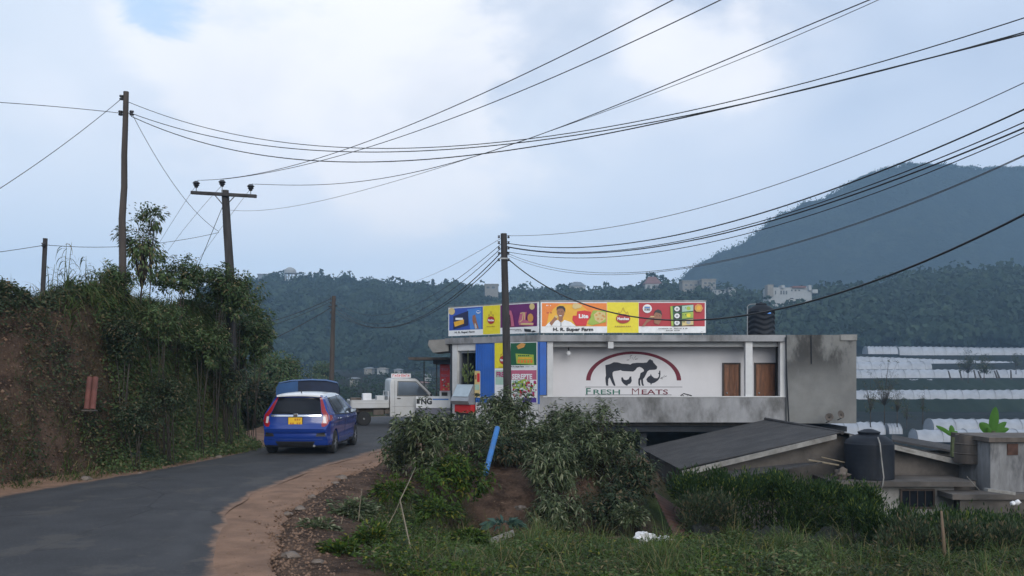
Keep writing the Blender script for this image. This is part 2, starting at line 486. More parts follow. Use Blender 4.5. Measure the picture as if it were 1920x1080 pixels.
GZ, GD, GB = height(GX, GY)
ROADPOLY = ROAD_L + ROAD_R[::-1]
RD = pdist(ROADPOLY, GX, GY)
NZ = np.zeros(GX.shape)
it = np.nonzero((np.abs(GX) < 45) & (GY > 5) & (GY < 60))
vals = []
for x, y in zip(GX[it], GY[it]):
    v = Vector((x, y, 0))
    vals.append(noise.fractal(v * .9, 1, 2, 4) * .5 + noise.noise(v * 4.5) * .18 + noise.noise(v * 11) * .10)
NZ[it] = vals
amp = .02 + .22 * sstep(.05, 1.2, GD) + .80 * sstep(0, .5, GB) * (1 - sstep(1.3, 2.2, GB)) + .12 * sstep(1.4, 2.5, GB)
amp = np.where(RD < .25, 0, amp * sstep(.25, 1.0, RD) + .015)
GZ = GZ + NZ * amp
GZ = np.where(RD < 0, -.06, np.where(RD < .3, np.minimum(GZ, GZ * 0 - .02 + .0 * RD) , GZ))
SH = [(1.0, -60), (.5, 0), (-1.0, 6), (-2.35, 9), (-3.25, 13.6), (-3.15, 17.5), (-2.75, 20.5), (-2.2, 24), (-1.7, 28), (-1.8, 31.4)]
SHP = [p for p in ROAD_R if p[1] < 30] + [(-2.85, 31.4)] + SH[::-1]
GZ = np.where(pdist(SHP, GX, GY) < -.10, -.08, GZ)
# pockets dug into the bank face where the soil has slipped
def hz(x, y):
    i = int(np.clip(np.searchsorted(gx, x) - 1, 0, len(gx) - 2)); j = int(np.clip(np.searchsorted(gy, y) - 1, 0, len(gy) - 2))
    fx = (x - gx[i]) / (gx[i + 1] - gx[i]); fy = (y - gy[j]) / (gy[j + 1] - gy[j])
    return float((GZ[j, i] * (1 - fx) + GZ[j, i + 1] * fx) * (1 - fy) + (GZ[j + 1, i] * (1 - fx) + GZ[j + 1, i + 1] * fx) * fy)
def HZ(X, Y):
    i = np.clip(np.searchsorted(gx, X) - 1, 0, len(gx) - 2); j = np.clip(np.searchsorted(gy, Y) - 1, 0, len(gy) - 2)
    fx = (X - gx[i]) / (gx[i + 1] - gx[i]); fy = (Y - gy[j]) / (gy[j + 1] - gy[j])
    return (GZ[j, i] * (1 - fx) + GZ[j, i + 1] * fx) * (1 - fy) + (GZ[j + 1, i] * (1 - fx) + GZ[j + 1, i + 1] * fx) * fy
def grid_mesh(name, X, Y, Z, mat, attrs=None, smooth=True):
    ny, nx = X.shape
    co = np.stack([X, Y, Z], -1).reshape(-1, 3)
    a = (np.arange(ny - 1)[:, None] * nx + np.arange(nx - 1)[None, :]).reshape(-1)
    q = np.stack([a, a + 1, a + nx + 1, a + nx], -1)
    return np_mesh(name, co, q, mat, attrs, smooth)
def np_mesh(name, co, quads, mat, attrs=None, smooth=False, parent=None, loc=None):
    k = quads.shape[1]
    off = Vector((0, 0, 0))
    if parent is not None: off = wloc(parent)
    elif loc is not None: off = Vector(loc)
    me = bpy.data.meshes.new(name)
    me.vertices.add(len(co)); me.vertices.foreach_set('co', (co - np.array(off)).astype(np.float32).ravel())
    me.loops.add(quads.size); me.loops.foreach_set('vertex_index', quads.astype(np.int32).ravel())
    me.polygons.add(len(quads)); me.polygons.foreach_set('loop_start', np.arange(0, quads.size, k, dtype=np.int32))
    me.polygons.foreach_set('loop_total', np.full(len(quads), k, np.int32))
    if smooth: me.polygons.foreach_set('use_smooth', np.ones(len(quads), bool))
    me.materials.append(mat)
    for an, av in (attrs or {}).items():
        at = me.attributes.new(an, 'FLOAT', 'POINT'); at.data.foreach_set('value', av.astype(np.float32).ravel())
    me.update(calc_edges=True)
    return link_mesh(name, me, parent, loc if parent is None else None)

t = NT('ground_soil')
soil = t.mix(t.ramp(t.noise(1.1, 7, .65), .3, .7), (.092, .060, .044), (.180, .116, .084))
soil = t.mix(t.math('MULTIPLY', t.ramp(t.noise(2.6, 8, .72), .42, .62), .8), soil, (.035, .023, .018))
pebbly = t.mix(t.ramp(t.noise(22, 3, .6), .60, .72), soil, (.24, .17, .12))
green = t.mix(t.ramp(t.noise(2.2, 6, .65), .35, .65), (.018, .030, .012), (.042, .060, .020))
c1 = t.mix(t.attr('grass').outputs['Fac'], pebbly, green)
fieldc = t.mix(t.ramp(t.noise(.05, 5, .6, (1, 6, 1)), .35, .65), (.008, .011, .009), (.022, .022, .018))
fieldc = t.mix(t.ramp(t.noise(.09, 4, .5, (1, 9, 1)), .58, .66), fieldc, (.022, .018, .018))
c2 = t.mix(t.attr('field').outputs['Fac'], c1, fieldc)
t.b.inputs['Specular IOR Level'].default_value = .1; t.col(c2); t.rough(.95); t.bump(t.noise(5, 9, .72), 1.0, .16)
M['ground'] = t.mat
gn = np.array([noise.noise(Vector((x * .55, y * .55, 3))) for x, y in zip(GX.ravel(), GY.ravel())]).reshape(GX.shape)
g_at = sstep(.5, 1.2, GD) * sstep(-.45, .1, gn + .1) + .25 * sstep(.0, .3, GB) * sstep(0, .3, gn)
g_at = np.where((GB > 1.8), .9, g_at)
cut = np.exp(-(((GX - .3) / 1.3) ** 2 + ((GY - 17.0) / 1.5) ** 2)) + np.exp(-(((GX - 2.3) / 1.1) ** 2 + ((GY - 15.6) / 1.4) ** 2))
g_at = np.clip(g_at - 1.3 * cut, 0, 1)
g_at = np.clip(np.where(GY > 30, .9, g_at), 0, 1)
f_at = sstep(45, 70, GY)
ground = grid_mesh('ground', GX, GY, GZ, M['ground'], {'grass': g_at, 'field': f_at})
tag(ground, kind='structure')

# road
def resample(pl, n, y0=-60):
    pl = np.array(pl, float); s = np.r_[0, np.cumsum(np.hypot(*np.diff(pl, axis=0).T))]
    # smooth curve through the points
    ss = np.linspace(0, s[-1], n)
    x = np.interp(ss, s, pl[:, 0]); y = np.interp(ss, s, pl[:, 1])
    for _ in range(6):
        x[1:-1] = (x[:-2] + 2 * x[1:-1] + x[2:]) / 4; y[1:-1] = (y[:-2] + 2 * y[1:-1] + y[2:]) / 4
    return x, y
nL = 260
lx, ly = resample(ROAD_L, nL); rx, ry = resample(ROAD_R, nL)
# pair by matching: use equal parameter along both, refined near by many rows
nc = 20
TT = np.linspace(0, 1, nc + 1)
wig = np.array([noise.noise(Vector((i * .33, 0, 1))) * .10 + noise.noise(Vector((i * 1.1, 5, 1))) * .05 for i in range(nL)])
wig2 = np.array([noise.noise(Vector((i * .4, 9, 1))) * .16 + noise.noise(Vector((i * 1.3, 15, 1))) * .08 for i in range(nL)])
RX = (lx + wig)[:, None] * (1 - TT) + (rx + wig2)[:, None] * TT
RY = ly[:, None] * (1 - TT) + ry[:, None] * TT
W = np.hypot(lx - rx, ly - ry)
E = np.minimum(TT[None, :], 1 - TT[None, :]) * W[:, None]
RZ = .012 + .03 * (1 - (2 * TT[None, :] - 1) ** 2) + 0 * RX
t = NT('asphalt')
a0 = t.mix(t.ramp(t.noise(1.4, 6, .6), .3, .7), (.026, .0265, .030), (.042, .0425, .047))
a0 = t.mix(t.ramp(t.noise(60, 3, .6), .55, .75), a0, (.10, .10, .105))
a0 = t.mix(t.math('MULTIPLY', t.ramp(t.noise(.35, 5, .65, (3, .5, 1)), .5, .7), .5), a0, (.030, .031, .035))
eg = t.attr('edge').outputs['Fac']
trk_ = t.math('MULTIPLY', t.ramp(t.math('ABSOLUTE', t.math('SUBTRACT', eg, .95)), .12, .42, 1, 0), t.ramp(t.noise(1.2, 5, .6), .3, .7))
a0 = t.mix(t.math('MULTIPLY', trk_, .75), a0, (.058, .058, .062))
vo = t.node('ShaderNodeTexVoronoi', feature='DISTANCE_TO_EDGE'); t.l.new(t.co(scale=(.55, .33, 1)), vo.inputs['Vector']); vo.inputs['Scale'].default_value = 1.0
wob = t.math('ADD', vo.outputs['Distance'], t.math('MULTIPLY', t.noise(5, 5, .7), .05))
crk = t.math('MULTIPLY', t.ramp(wob, .026, .040, 1, 0), t.ramp(t.noise(.5, 3, .5), .45, .6))
a0 = t.mix(t.math('MULTIPLY', crk, 1.0), a0, (.018, .018, .02))
a0 = t.mix(t.math('MULTIPLY', t.ramp(t.noise(.8, 8, .75), .54, .60), .35), a0, (.10, .088, .075))
e = t.math('ADD', t.attr('edge').outputs['Fac'], t.math('MULTIPLY', t.noise(2.6, 7, .7), .9))
rdust = t.mix(t.ramp(t.noise(4, 5, .6), .3, .7), (.165, .095, .060), (.27, .160, .102))
t.col(t.mix(t.ramp(e, .50, .85, 1, 0), a0, rdust)); t.rough(.85); t.bump(t.noise(45, 4, .7), .35, .01)
M['asphalt'] = t.mat
road = grid_mesh('road', RX, RY, RZ, M['asphalt'], {'edge': E})
tag(road, kind='structure')
# dirt shoulder on the right: from the asphalt edge to the crest of the slope
ROAD_Rs = [p for p in ROAD_R if p[1] < 30] + [(-2.85, 31.4)]
n2 = 200
ax, ay = resample(ROAD_Rs, n2); bx, by = resample(SH, n2)
T2 = np.linspace(0, 1, 9)
wig3 = np.array([noise.noise(Vector((i * .5, 33, 1))) * .22 + noise.noise(Vector((i * 1.6, 41, 1))) * .10 for i in range(n2)])
SX = (ax - .25)[:, None] * (1 - T2) + (bx + wig3)[:, None] * T2
SY = ay[:, None] * (1 - T2) + by[:, None] * T2
SZ = .002 + 0 * SX
SZ = np.maximum(SZ, 0) + .018 * np.sin(SX * 3 + SY * 1.7) * (T2[None, :] > .2) * (T2[None, :] < .95) + .02 * T2[None, :]
SZ[:, 0] = -.03
SZ[:, -1] = -.10
t = NT('dirt_track')
d0 = t.mix(t.ramp(t.noise(1.8, 7, .65), .3, .7), (.175, .098, .060), (.29, .168, .106))
d0 = t.mix(t.ramp(t.noise(48, 3, .6), .62, .74), d0, (.30, .22, .17))
d0 = t.mix(t.math('MULTIPLY', t.ramp(t.noise(1.4, 8, .72), .45, .75), .45), d0, (.10, .058, .042))
t.col(d0); t.rough(.95); t.bump(t.noise(16, 7, .7), .6, .03)
M['dirt'] = t.mat
sh = grid_mesh('dirt_shoulder', SX, SY, SZ, M['dirt'])
tag(sh, kind='structure')
# narrow dirt verge on the left, foot of the bank
LB = [(-9.9, -60), (-9.7, 8), (-9.5, 12), (-9.1, 15.5), (-8.05, 18.9), (-7.35, 23.0), (-7.5, 25.4), (-8.6, 29), (-9.0, 34)]
LR_ = [p for p in ROAD_L if p[1] < 31] + [(-8.2, 34)]
ax, ay = resample(LR_, n2); bx, by = resample(LB, n2)
SX = (ax + .22)[:, None] * (1 - T2) + (bx + wig3)[:, None] * T2
SY = ay[:, None] * (1 - T2) + by[:, None] * T2
SZ = .006 + .12 * T2[None, :] ** 2 + 0 * SX
SZ[:, 0] = -.03
vg = grid_mesh('dirt_verge', SX, SY, SZ, M['dirt'])
tag(vg, kind='structure')

# ------------------------------------------------------------------ far hills
RIDGE = [(-400, 560), (200, 556), (440, 538), (480, 528), (545, 527), (600, 524), (640, 528), (700, 532), (800, 538), (860, 538), (900, 552), (960, 556),
         (1040, 548), (1090, 546), (1140, 562), (1180, 548), (1230, 542), (1300, 555), (1400, 562), (1460, 566), (1550, 555),
         (1650, 548), (1750, 530), (1850, 520), (1920, 520), (2600, 540)]
def ridge_d(px): return np.interp(px, [300, 1050, 1250, 1600, 2000], [540, 500, 430, 380, 370])
def ridge_start(px): return np.interp(px, [300, 900, 1250, 1600, 2000], [330, 320, 300, 285, 285])
def hillz(X, Y):
    px = CX + X / np.maximum(Y, 1) * F
    dr = ridge_d(px); ds = ridge_start(px)
    yt = np.interp(px, [p[0] for p in RIDGE], [p[1] for p in RIDGE])
    zr = CH + (HY - yt) * dr / F - 7.5
    zb = np.where(px > 1150, 9.0, 1.0) * 1.0
    zb = np.interp(px, [1000, 1300], [1.0, 8.5])
    tt = np.clip((Y - ds) / (dr - ds), 0, 1)
    z = zb + (zr - zb) * (tt ** .85)
    back = np.clip((Y - dr) / 200, 0, 1)
    z = z - back * back * 40
    z = np.where(Y < ds, zb - (ds - Y) * .12, z)
    return z
ux = np.linspace(-420, 520, 150); uy = np.linspace(270, 760, 90)
HX, HYY = np.meshgrid(ux, uy)
HZZ = hillz(HX, HYY)
M['forest_floor'] = mk('forest_floor', (.018, .026, .017), .95, .3, .05, bump=0, spec=.05)
hill = grid_mesh('hill', HX, HYY, HZZ, M['forest_floor'])
tag(hill, kind='structure')
MT = [(1000, 640), (1150, 590), (1230, 558), (1262, 540), (1290, 508), (1340, 482), (1400, 452), (1440, 418), (1500, 388), (1540, 372), (1600, 337), (1650, 317), (1700, 304), (1760, 308), (1850, 314), (1920, 312),
      (2100, 330), (2500, 400), (3000, 520), (3600, 680)]
MD = 800.0
nu_, nv_ = 260, 70
mpx = np.linspace(1000, 3600, nu_)
mt = np.linspace(0, 1, nv_)
crest = np.interp(mpx, [p[0] for p in MT], [p[1] for p in MT])
cz = CH + (HY - crest) * MD / F
MX = np.zeros((nv_, nu_)); MY = np.zeros((nv_, nu_)); MZ = np.zeros((nv_, nu_))
for j, tt_ in enumerate(mt):
    if tt_ < .7:
        k = tt_ / .7; d = 590 + (MD - 590) * k; zz = 4 + (cz - 4) * (k ** 1.35)
    else:
        k = (tt_ - .7) / .3; d = MD + 700 * k; zz = cz * (1 - k * .9)
    MX[j] = (mpx - CX) * MD / F * (.55 + .45 * d / MD); MY[j] = d; MZ[j] = zz
for j in range(nv_):
    for i in range(nu_):
        v = Vector((MX[j, i], MY[j, i] * .35, 0))
        MZ[j, i] += noise.fractal(v * .009, 1, 2, 4) * 20 * (1 - abs(mt[j] - .7)) * (0.0 if abs(mt[j] - .7) < .02 else 1) + noise.noise(v * .06) * 3.0
t = NT('mountain_forest')
m0 = t.mix(t.ramp(t.noise(.02, 8, .7), .35, .65), (.010, .017, .013), (.034, .045, .028))
m0 = t.mix(t.ramp(t.noise(.12, 4, .7), .40, .62), m0, (.012, .02, .015))
t.b.inputs['Specular IOR Level'].default_value = .05; t.col(m0); t.rough(.95); t.bump(t.noise(.10, 6, .75), 1.0, 8)
mountain = grid_mesh('mountain', MX, MY, MZ, t.mat)
tag(mountain, kind='structure')

# ------------------------------------------------------------------ foliage tools
def unit(v): return v / np.maximum(np.linalg.norm(v, axis=-1, keepdims=True), 1e-9)
def rdir(n, rng=RNG):
    return unit(rng.normal(size=(n, 3)))
def leaves(pos, d, L, Wd, droop=None, rng=RNG, up=None):
    """quads shaped like a leaf: base, side, tip, side"""
    n = len(pos)
    d = unit(d)
    s = unit(np.cross(d, rdir(n, rng) if up is None else up))
    L = np.broadcast_to(np.asarray(L, float), (n,))[:, None]; Wd = np.broadcast_to(np.asarray(Wd, float), (n,))[:, None]
    mid = pos + d * L * .45
    tip = pos + d * L
    if droop is not None: tip = tip + np.array([0, 0, -1.0]) * L * droop
    co = np.stack([pos, mid + s * Wd / 2, tip, mid - s * Wd / 2], 1).reshape(-1, 3)
    return co
def quadidx(n): return np.arange(n * 4).reshape(n, 4)
def blades(pos, d, L, Wd, bend, seg=4, rng=RNG):
    """arching grass blades: start direction d, gravity bend"""
    n = len(pos); d = unit(d)
    hor = d.copy(); hor[:, 2] = 0
    hor = hor + rng.normal(size=(n, 3)) * .02; hor[:, 2] = 0; hor = unit(hor)
    side = np.cross(hor, [0, 0, 1.0])
    # random twist of the blade's face
    a = rng.uniform(-.9, .9, n)[:, None]
    side = unit(side * np.cos(a) + hor * np.sin(a))
    L = np.broadcast_to(np.asarray(L, float), (n,)); Wd = np.broadcast_to(np.asarray(Wd, float), (n,)); bend = np.broadcast_to(np.asarray(bend, float), (n,))
    p = pos.copy(); cur = d.copy(); rows = []
    for k in range(seg + 1):
        w = Wd * (1 - (k / seg) ** 1.5) * .5 + .0005
        rows.append(p - side * w[:, None]); rows.append(p + side * w[:, None])
        cur = unit(cur + np.array([0, 0, -1.0]) * (bend / seg)[:, None] * (1 + k * .4))
        p = p + cur * (L / seg)[:, None]
    co = np.stack(rows, 1)          # n, 2(seg+1), 3
    m = 2 * (seg + 1)
    b = (np.arange(n) * m)[:, None]
    q = np.concatenate([np.stack([b[:, 0] + 2 * k, b[:, 0] + 2 * k + 1, b[:, 0] + 2 * k + 3, b[:, 0] + 2 * k + 2], 1) for k in range(seg)], 0)
    return co.reshape(-1, 3), q
def crown_pts(c, r, nclump, per, spread, rng, flat_bottom=.5, shell=.55, shoots=False):
    """leaf positions grouped in clumps over an ellipsoid"""
    d = rdir(nclump, rng); d[:, 2] = np.where(d[:, 2] < -flat_bottom, -d[:, 2] * .5, d[:, 2])
    k = rng.uniform(shell, 1.0, nclump)[:, None]
    cc = np.array(c) + d * k * np.array(r)
    sz = rng.uniform(.6, 1.3, nclump) * spread
    pos = cc[:, None, :] + rdir(nclump * per, rng).reshape(nclump, per, 3) * (rng.uniform(.3, 1, (nclump, per)) ** .5 * sz[:, None])[:, :, None]
    if shoots:
        ax = unit((cc - np.array(c)) / np.array(r) + np.array([0, 0, 1.1]) + rdir(nclump, rng) * .5)
        rad = np.cross(ax[:, None, :], rdir(nclump * per, rng).reshape(nclump, per, 3)); rad = unit(rad)
        tt = rng.uniform(-.6, 1.1, (nclump, per)) * sz[:, None] * 1.25
        pos = cc[:, None, :] + ax[:, None, :] * tt[:, :, None] + rad * (rng.uniform(0, .25, (nclump, per)) * sz[:, None])[:, :, None]
        out = unit(rad + ax[:, None, :] * .45 + rdir(nclump * per, rng).reshape(nclump, per, 3) * .35)
        return pos.reshape(-1, 3), out.reshape(-1, 3), cc
    out = unit((pos - cc[:, None, :]) + .5 * (cc - np.array(c))[:, None, :] / max(r))
    return pos.reshape(-1, 3), out.reshape(-1, 3), cc
def leafy(name, label, cat, base, c, r, nclump, per, leafL, leafW, mat, seed, trunk=None, spread=.3, droop=.2, group=None, down=.3, stems=10, stem_mat=None, fb=.5, shell=.55, stemr=.012, shoots=False):
    rng = np.random.default_rng(seed)
    root = thing(name, label, cat, base, 0, group)
    pos, out, cc = crown_pts(c, r, nclump, per, spread, rng, fb, shell, shoots)
    cen = np.array(c)
    out = out + np.array([0, 0, -1.0]) * down + rdir(len(pos), rng) * .5
    co = leaves(pos, out, rng.uniform(.7, 1.3, len(pos)) * leafL, rng.uniform(.7, 1.3, len(pos)) * leafW, droop, rng, up=np.array([0, 0, 1.0]) + (pos - cen) / np.array(r) * .45 + rdir(len(pos), rng) * .55)
    np_mesh('crown', co, quadidx(len(pos)), mat, parent=root)
    mb = MB(); b = Vector(base)
    c0 = Vector(c)
    if trunk:
        top = Vector((c0.x, c0.y, c0.z - r[2] * .2))
        mid = (b + top) / 2 + Vector((.06, 0, 0)) * trunk * 5
        mb.tube([b - Vector((0, 0, .2)), b + (mid - b) * .5, mid, top], [trunk * 1.3, trunk, trunk * .8, trunk * .4], 8)
        src = mid
    else: src = b
    idx = rng.choice(len(cc), min(stems, len(cc)), replace=False)
    for i in idx:
        e_ = Vector(cc[i]); m_ = src.lerp(e_, .55) + Vector((0, 0, .12 * (e_ - src).length))
        s0 = src if trunk else b + Vector((rng.uniform(-.3, .3) * r[0], rng.uniform(-.3, .3) * r[1], -.1))
        rr = (trunk * .45 if trunk else stemr)
        mb.tube([s0, m_, e_], [rr, rr * .7, rr * .3], 5)
    mb.build('trunk' if trunk else 'stem', stem_mat or M['bark'], root, smooth=True)
    return root

# ------------------------------------------------------------------ hill forest (a far-off wood, one mass)
rng = np.random.default_rng(5)
N = 5600
fpx = rng.uniform(380, 2050, N)
fk = rng.uniform(0, 1, N) ** .8
fd = ridge_start(fpx) - np.where(fpx > 1150, 9, 14) + (ridge_d(fpx) + 10 - ridge_start(fpx)) * fk
fx = (fpx - CX) / F * fd
fz = hillz(fx, fd)
H = rng.uniform(5.5, 11.5, N) * np.where(rng.uniform(0, 1, N) > .90, 1.4, 1)
Rr = H * rng.uniform(.30, .48, N)
per = 110
dd = rdir(N * per, rng).reshape(N, per, 3); dd[:, :, 2] = np.abs(dd[:, :, 2]) * 1.0 - .25
lump = 1 + .35 * np.sin(dd[:, :, 0] * 4 + fx[:, None]) * np.cos(dd[:, :, 1] * 5 + fd[:, None])
pos = np.stack([fx[:, None] + dd[:, :, 0] * Rr[:, None] * lump, fd[:, None] + dd[:, :, 1] * Rr[:, None] * lump,
                fz[:, None] + H[:, None] * .62 + dd[:, :, 2] * H[:, None] * .38 * lump], -1).reshape(-1, 3)
out = dd.reshape(-1, 3) + rdir(N * per, rng) * .6
tng = np.cross(out, rdir(N * per, rng))
co = leaves(pos - unit(tng) * .8, tng, rng.uniform(1.4, 2.5, N * per), rng.uniform(1.2, 2.1, N * per), None, rng, up=unit(out) + rdir(N * per, rng) * .35)
t = NT('far_crowns')
r_ = t.ramp(t.noise(.14, 3, .6), .3, .7)
cc_ = t.mix(r_, (.022, .040, .026), (.052, .076, .046))
cc_ = t.mix(t.math('MULTIPLY', t.ramp(t.noise(.04, 4, .6), .35, .65), .7), cc_, (.018, .032, .024))
t.b.inputs['Specular IOR Level'].default_value = .05; t.col(cc_); t.rough(.9)
M['far_crowns'] = t.mat
hf = np_mesh('hill_forest', co, quadidx(N * per), M['far_crowns'])
tag(hf, 'dark bluish wood covering the ridge and the slope across the valley', 'forest', kind='stuff')
# trees one can tell apart on the skyline
def far_tree(px, ytop, hpx, wpx, d, kind, label, grp):
    base = P(px, ytop + hpx, d)
    base.z = min(base.z, float(hillz(np.array(base.x), np.array(base.y))) + .5)
    H_ = CH + (HY - ytop) * d / F - base.z; w = wpx * d / F / 2
    rg = np.random.default_rng(int(px * 7 + ytop))
    root = thing('skyline_tree', label, 'tree', base, 0, grp)
    mb = MB(); mb.tube([base - Vector((0, 0, 1)), base + Vector((.2, 0, H_ * .5)), base + Vector((0, 0, H_ * .95))], [.35, .25, .08], 6)
    n = 260
    if kind == 'round':
        nl = 9
        cl_ = rdir(nl, rg) * np.array([w * .65, w * .65, H_ * .2]) + np.array([base.x, base.y, base.z + H_ * .72])
        ps = cl_[rg.integers(0, nl, n)] + rdir(n, rg) * rg.uniform(.3, 1, n)[:, None] * w * .45
    elif kind == 'pine':
        zz = rg.uniform(.25, 1, n); rr = w * (1.05 - zz) * 1.2 * rg.uniform(.3, 1, n); an = rg.uniform(0, 6.28, n)
        ps = np.stack([base.x + rr * np.cos(an), base.y + rr * np.sin(an), base.z + H_ * (np.round(zz * 7) / 7 * .7 + zz * .3)], -1)
    else:  # layered, gaps between the tiers
        tiers = np.array([.45, .6, .72, .84, .97]); ti = rg.integers(0, 5, n)
        offx = np.array([-.35, .45, -.5, .25, 0])[ti] * w
        ps = np.stack([base.x + offx + rg.normal(size=n) * w * .33, base.y + rg.normal(size=n) * w * .3, base.z + H_ * tiers[ti] + rg.normal(size=n) * H_ * .025], -1)
        for k in range(5): mb.tube([base + Vector((0, 0, H_ * (tiers[k] - .12))), base + Vector((np.array([-.35, .45, -.5, .25, 0])[k] * w, 0, H_ * tiers[k]))], .12, 4)
    co = leaves(ps, rdir(n, rg), rg.uniform(.9, 1.6, n), rg.uniform(.8, 1.3, n), .2, rg)
    np_mesh('crown', co, quadidx(n), M['far_crowns'], parent=root)
    mb.build('trunk', M['bark'], root)
G1 = 'trees along the skyline of the far ridge'
for a_ in [(470, 517, 22, 30, 535, 'round', 'round dark tree at the left end of the far ridge, beside the bushy bank'),
           (515, 514, 24, 32, 535, 'round', 'round tree on the ridge just left of the water tower'),
           (572, 512, 26, 34, 535, 'round', 'broad round tree on the ridge just right of the water tower'),
           (602, 506, 30, 30, 530, 'pine', 'tallest pointed tree on the ridge, second from the water tower on its right'),
           (640, 520, 20, 34, 530, 'round', 'low broad tree on the ridge directly above the short middle pole'),
           (690, 521, 22, 34, 525, 'round', 'round ridge tree right of the tall pointed one, above the parked truck'),
           (735, 524, 22, 40, 525, 'round', 'wide flat-topped ridge tree above the white pickup'),
           (772, 531, 20, 30, 520, 'round', 'small round ridge tree right of the wide flat-topped ones'),
           (812, 526, 26, 28, 520, 'pine', 'pointed ridge tree, first of the pair left of the black-wired pole'),
           (836, 524, 28, 24, 515, 'pine', 'slim pointed ridge tree, nearer to the wired pole of the pair'),
           (868, 538, 18, 30, 512, 'round', 'low ridge tree behind the cables left of the wired pole'),
           (1010, 544, 20, 44, 500, 'round', 'low wide ridge tree above the purple part of the hoarding'),
           (1050, 541, 20, 40, 500, 'round', 'round ridge tree above the orange part of the hoarding'),
           (1136, 530, 28, 22, 480, 'layer', 'open layered pine standing alone on the skyline above the yellow hoarding panel'),
           (1190, 535, 26, 26, 455, 'round', 'ridge tree at the left foot of the red roofed house'),
           (1220, 512, 40, 34, 450, 'layer', 'tall ragged tree behind the red roofed hilltop house'),
           (1252, 536, 26, 26, 440, 'round', 'ridge tree right of the red roofed house, under the mountain foot'),
           (1575, 548, 24, 50, 385, 'round', 'broad tree on the near wooded slope right of the white hotel'),
           (1690, 532, 26, 52, 378, 'round', 'broad dark crown topping the near wooded slope under the mountain'),
           (1800, 518, 26, 50, 372, 'round', 'highest broad crown of the near wooded slope, towards the right edge'),
           (1890, 515, 28, 50, 370, 'round', 'dark crown on the wooded slope at the right edge of the view')]:
    far_tree(*a_, G1)
# ragged trees on the mountain's left shoulder
rg = np.random.default_rng(9)
n_ = 260
qx = rg.uniform(1262, 1920, n_); qy = np.interp(qx, [p[0] for p in MT], [p[1] for p in MT])
hh = rg.uniform(2, 5.5, n_) * np.where(qx < 1520, 1.2, .6)
tx = (qx - CX) * MD / F; tz = CH + (HY - qy) * MD / F - 3
n2_ = 26
ps = np.stack([np.repeat(tx, n2_), np.full(n_ * n2_, MD - 2), np.repeat(tz, n2_)], -1) + rg.normal(size=(n_ * n2_, 3)) * np.repeat(hh, n2_)[:, None] * np.array([.45, .4, .28]) + np.stack([0 * np.repeat(hh, n2_), 0 * np.repeat(hh, n2_), np.repeat(hh, n2_) * .6], -1)
co = leaves(ps, rdir(n_ * n2_, rg), 1.5, 1.2, .2, rg)
mf = np_mesh('mountain_forest_edge', co, quadidx(n_ * n2_), M['far_crowns'])
tag(mf, 'ragged trees along the crest and left shoulder of the mountain', 'forest', kind='stuff')
# ------------------------------------------------------------------ shop building
class Plane:
    """vertical plane through two ground points; pixel -> point on it"""
    def __init__(s, a, b):
        s.a = Vector((a[0], a[1], 0)); s.u = Vector((b[0] - a[0], b[1] - a[1], 0)).normalized()
        s.n = Vector((s.u.y, -s.u.x, 0))
        if s.n.y > 0: s.n = -s.n          # towards the camera
    def p(s, px, py, off=0.0):
        r = Vector(((px - CX) / F, 1, (HY - py) / F)); o = Vector((0, 0, CH))
        t_ = (s.a - o).dot(s.n) / r.dot(s.n)
        return o + r * t_ + s.n * off
    def pz(s, px, z, off=0.0):
        q = s.p(px, HY, 0); return Vector((q.x, q.y, z)) + s.n * off
FA, FB = (.887, 29.0), (-2.2, 31.7)
LF = Plane(FA, FB)
FR = Plane((0, 29.0), (10, 29.0))
BW = Plane((0, 30.0), (10, 30.0))
n3 = LF.n
ZT, ZB = 3.225, 3.02
bld = thing('shop_building', 'white flat roofed shop building with a balcony, blue sheet corner and stained concrete end block', 'building', (4, 31, 0))
LFD = n3 * .10
pA, pB = Vector((FA[0], FA[1], 0)), Vector((FB[0], FB[1], 0))
# roof slab
foot = [pA + Vector((0.02, -.08, 0)) , Vector((8.73, 28.92, 0)), Vector((8.73, 35.5, 0)), Vector((-1.0, 35.5, 0)), pB + n3 * .08 + Vector((-.1, .09, 0))]
MB().prism([Vector((p.x, p.y, ZB)) for p in foot], (0, 0, ZT - ZB)).build('roof', M['parapet'], bld)
# balcony back wall, side partition, floor
w = MB()
w.x(1.0, 8.72, 30.0, 30.2, .42, ZB - .002)
w.x(.95, 1.15, 29.25, 30.0, .42, ZB - .002)
w.build('wall', M['white_wall'], bld)
MB().x(1.0, 8.72, 29.5, 30.0, .30, .425).build('balcony_floor', M['rust_grey'], bld)
def pxz(py, d): return CH + (HY - py) * d / F
# pillars
for x0, x1, y in ((1026, 1037, 29.02), (1398, 1411, 29.02), (1463, 1473, 29.02)):
    xa, xb = (x0 - CX) * y / F, (x1 - CX) * y / F
    MB().x(xa, xb, y, y + .22, 1.2, ZB - .003).build('pillar', M['white_trim'], bld)
MB().x(1.34, 8.6, 29.30, 29.48, ZB - .16, ZB - .004).build('beam', M['white_trim'], bld)
MB().x((1140 - CX) * 29 / F, (1150 - CX) * 29 / F, 28.95, 29.3, ZB - .22, ZB - .005).build('beam_end', M['white_trim'], bld)
# parapet
MB().x(.98, 8.75, 29.0, 29.13, .43, 1.235).build('parapet', M['parapet'], bld)
MB().x(.84, 1.12, 28.985, 29.24, .43, 1.30).build('corner_block', M['parapet'], bld)
MB().x(1.0, 8.75, 28.98, 29.15, 1.238, 1.268).build('coping', M['white_trim'], bld)
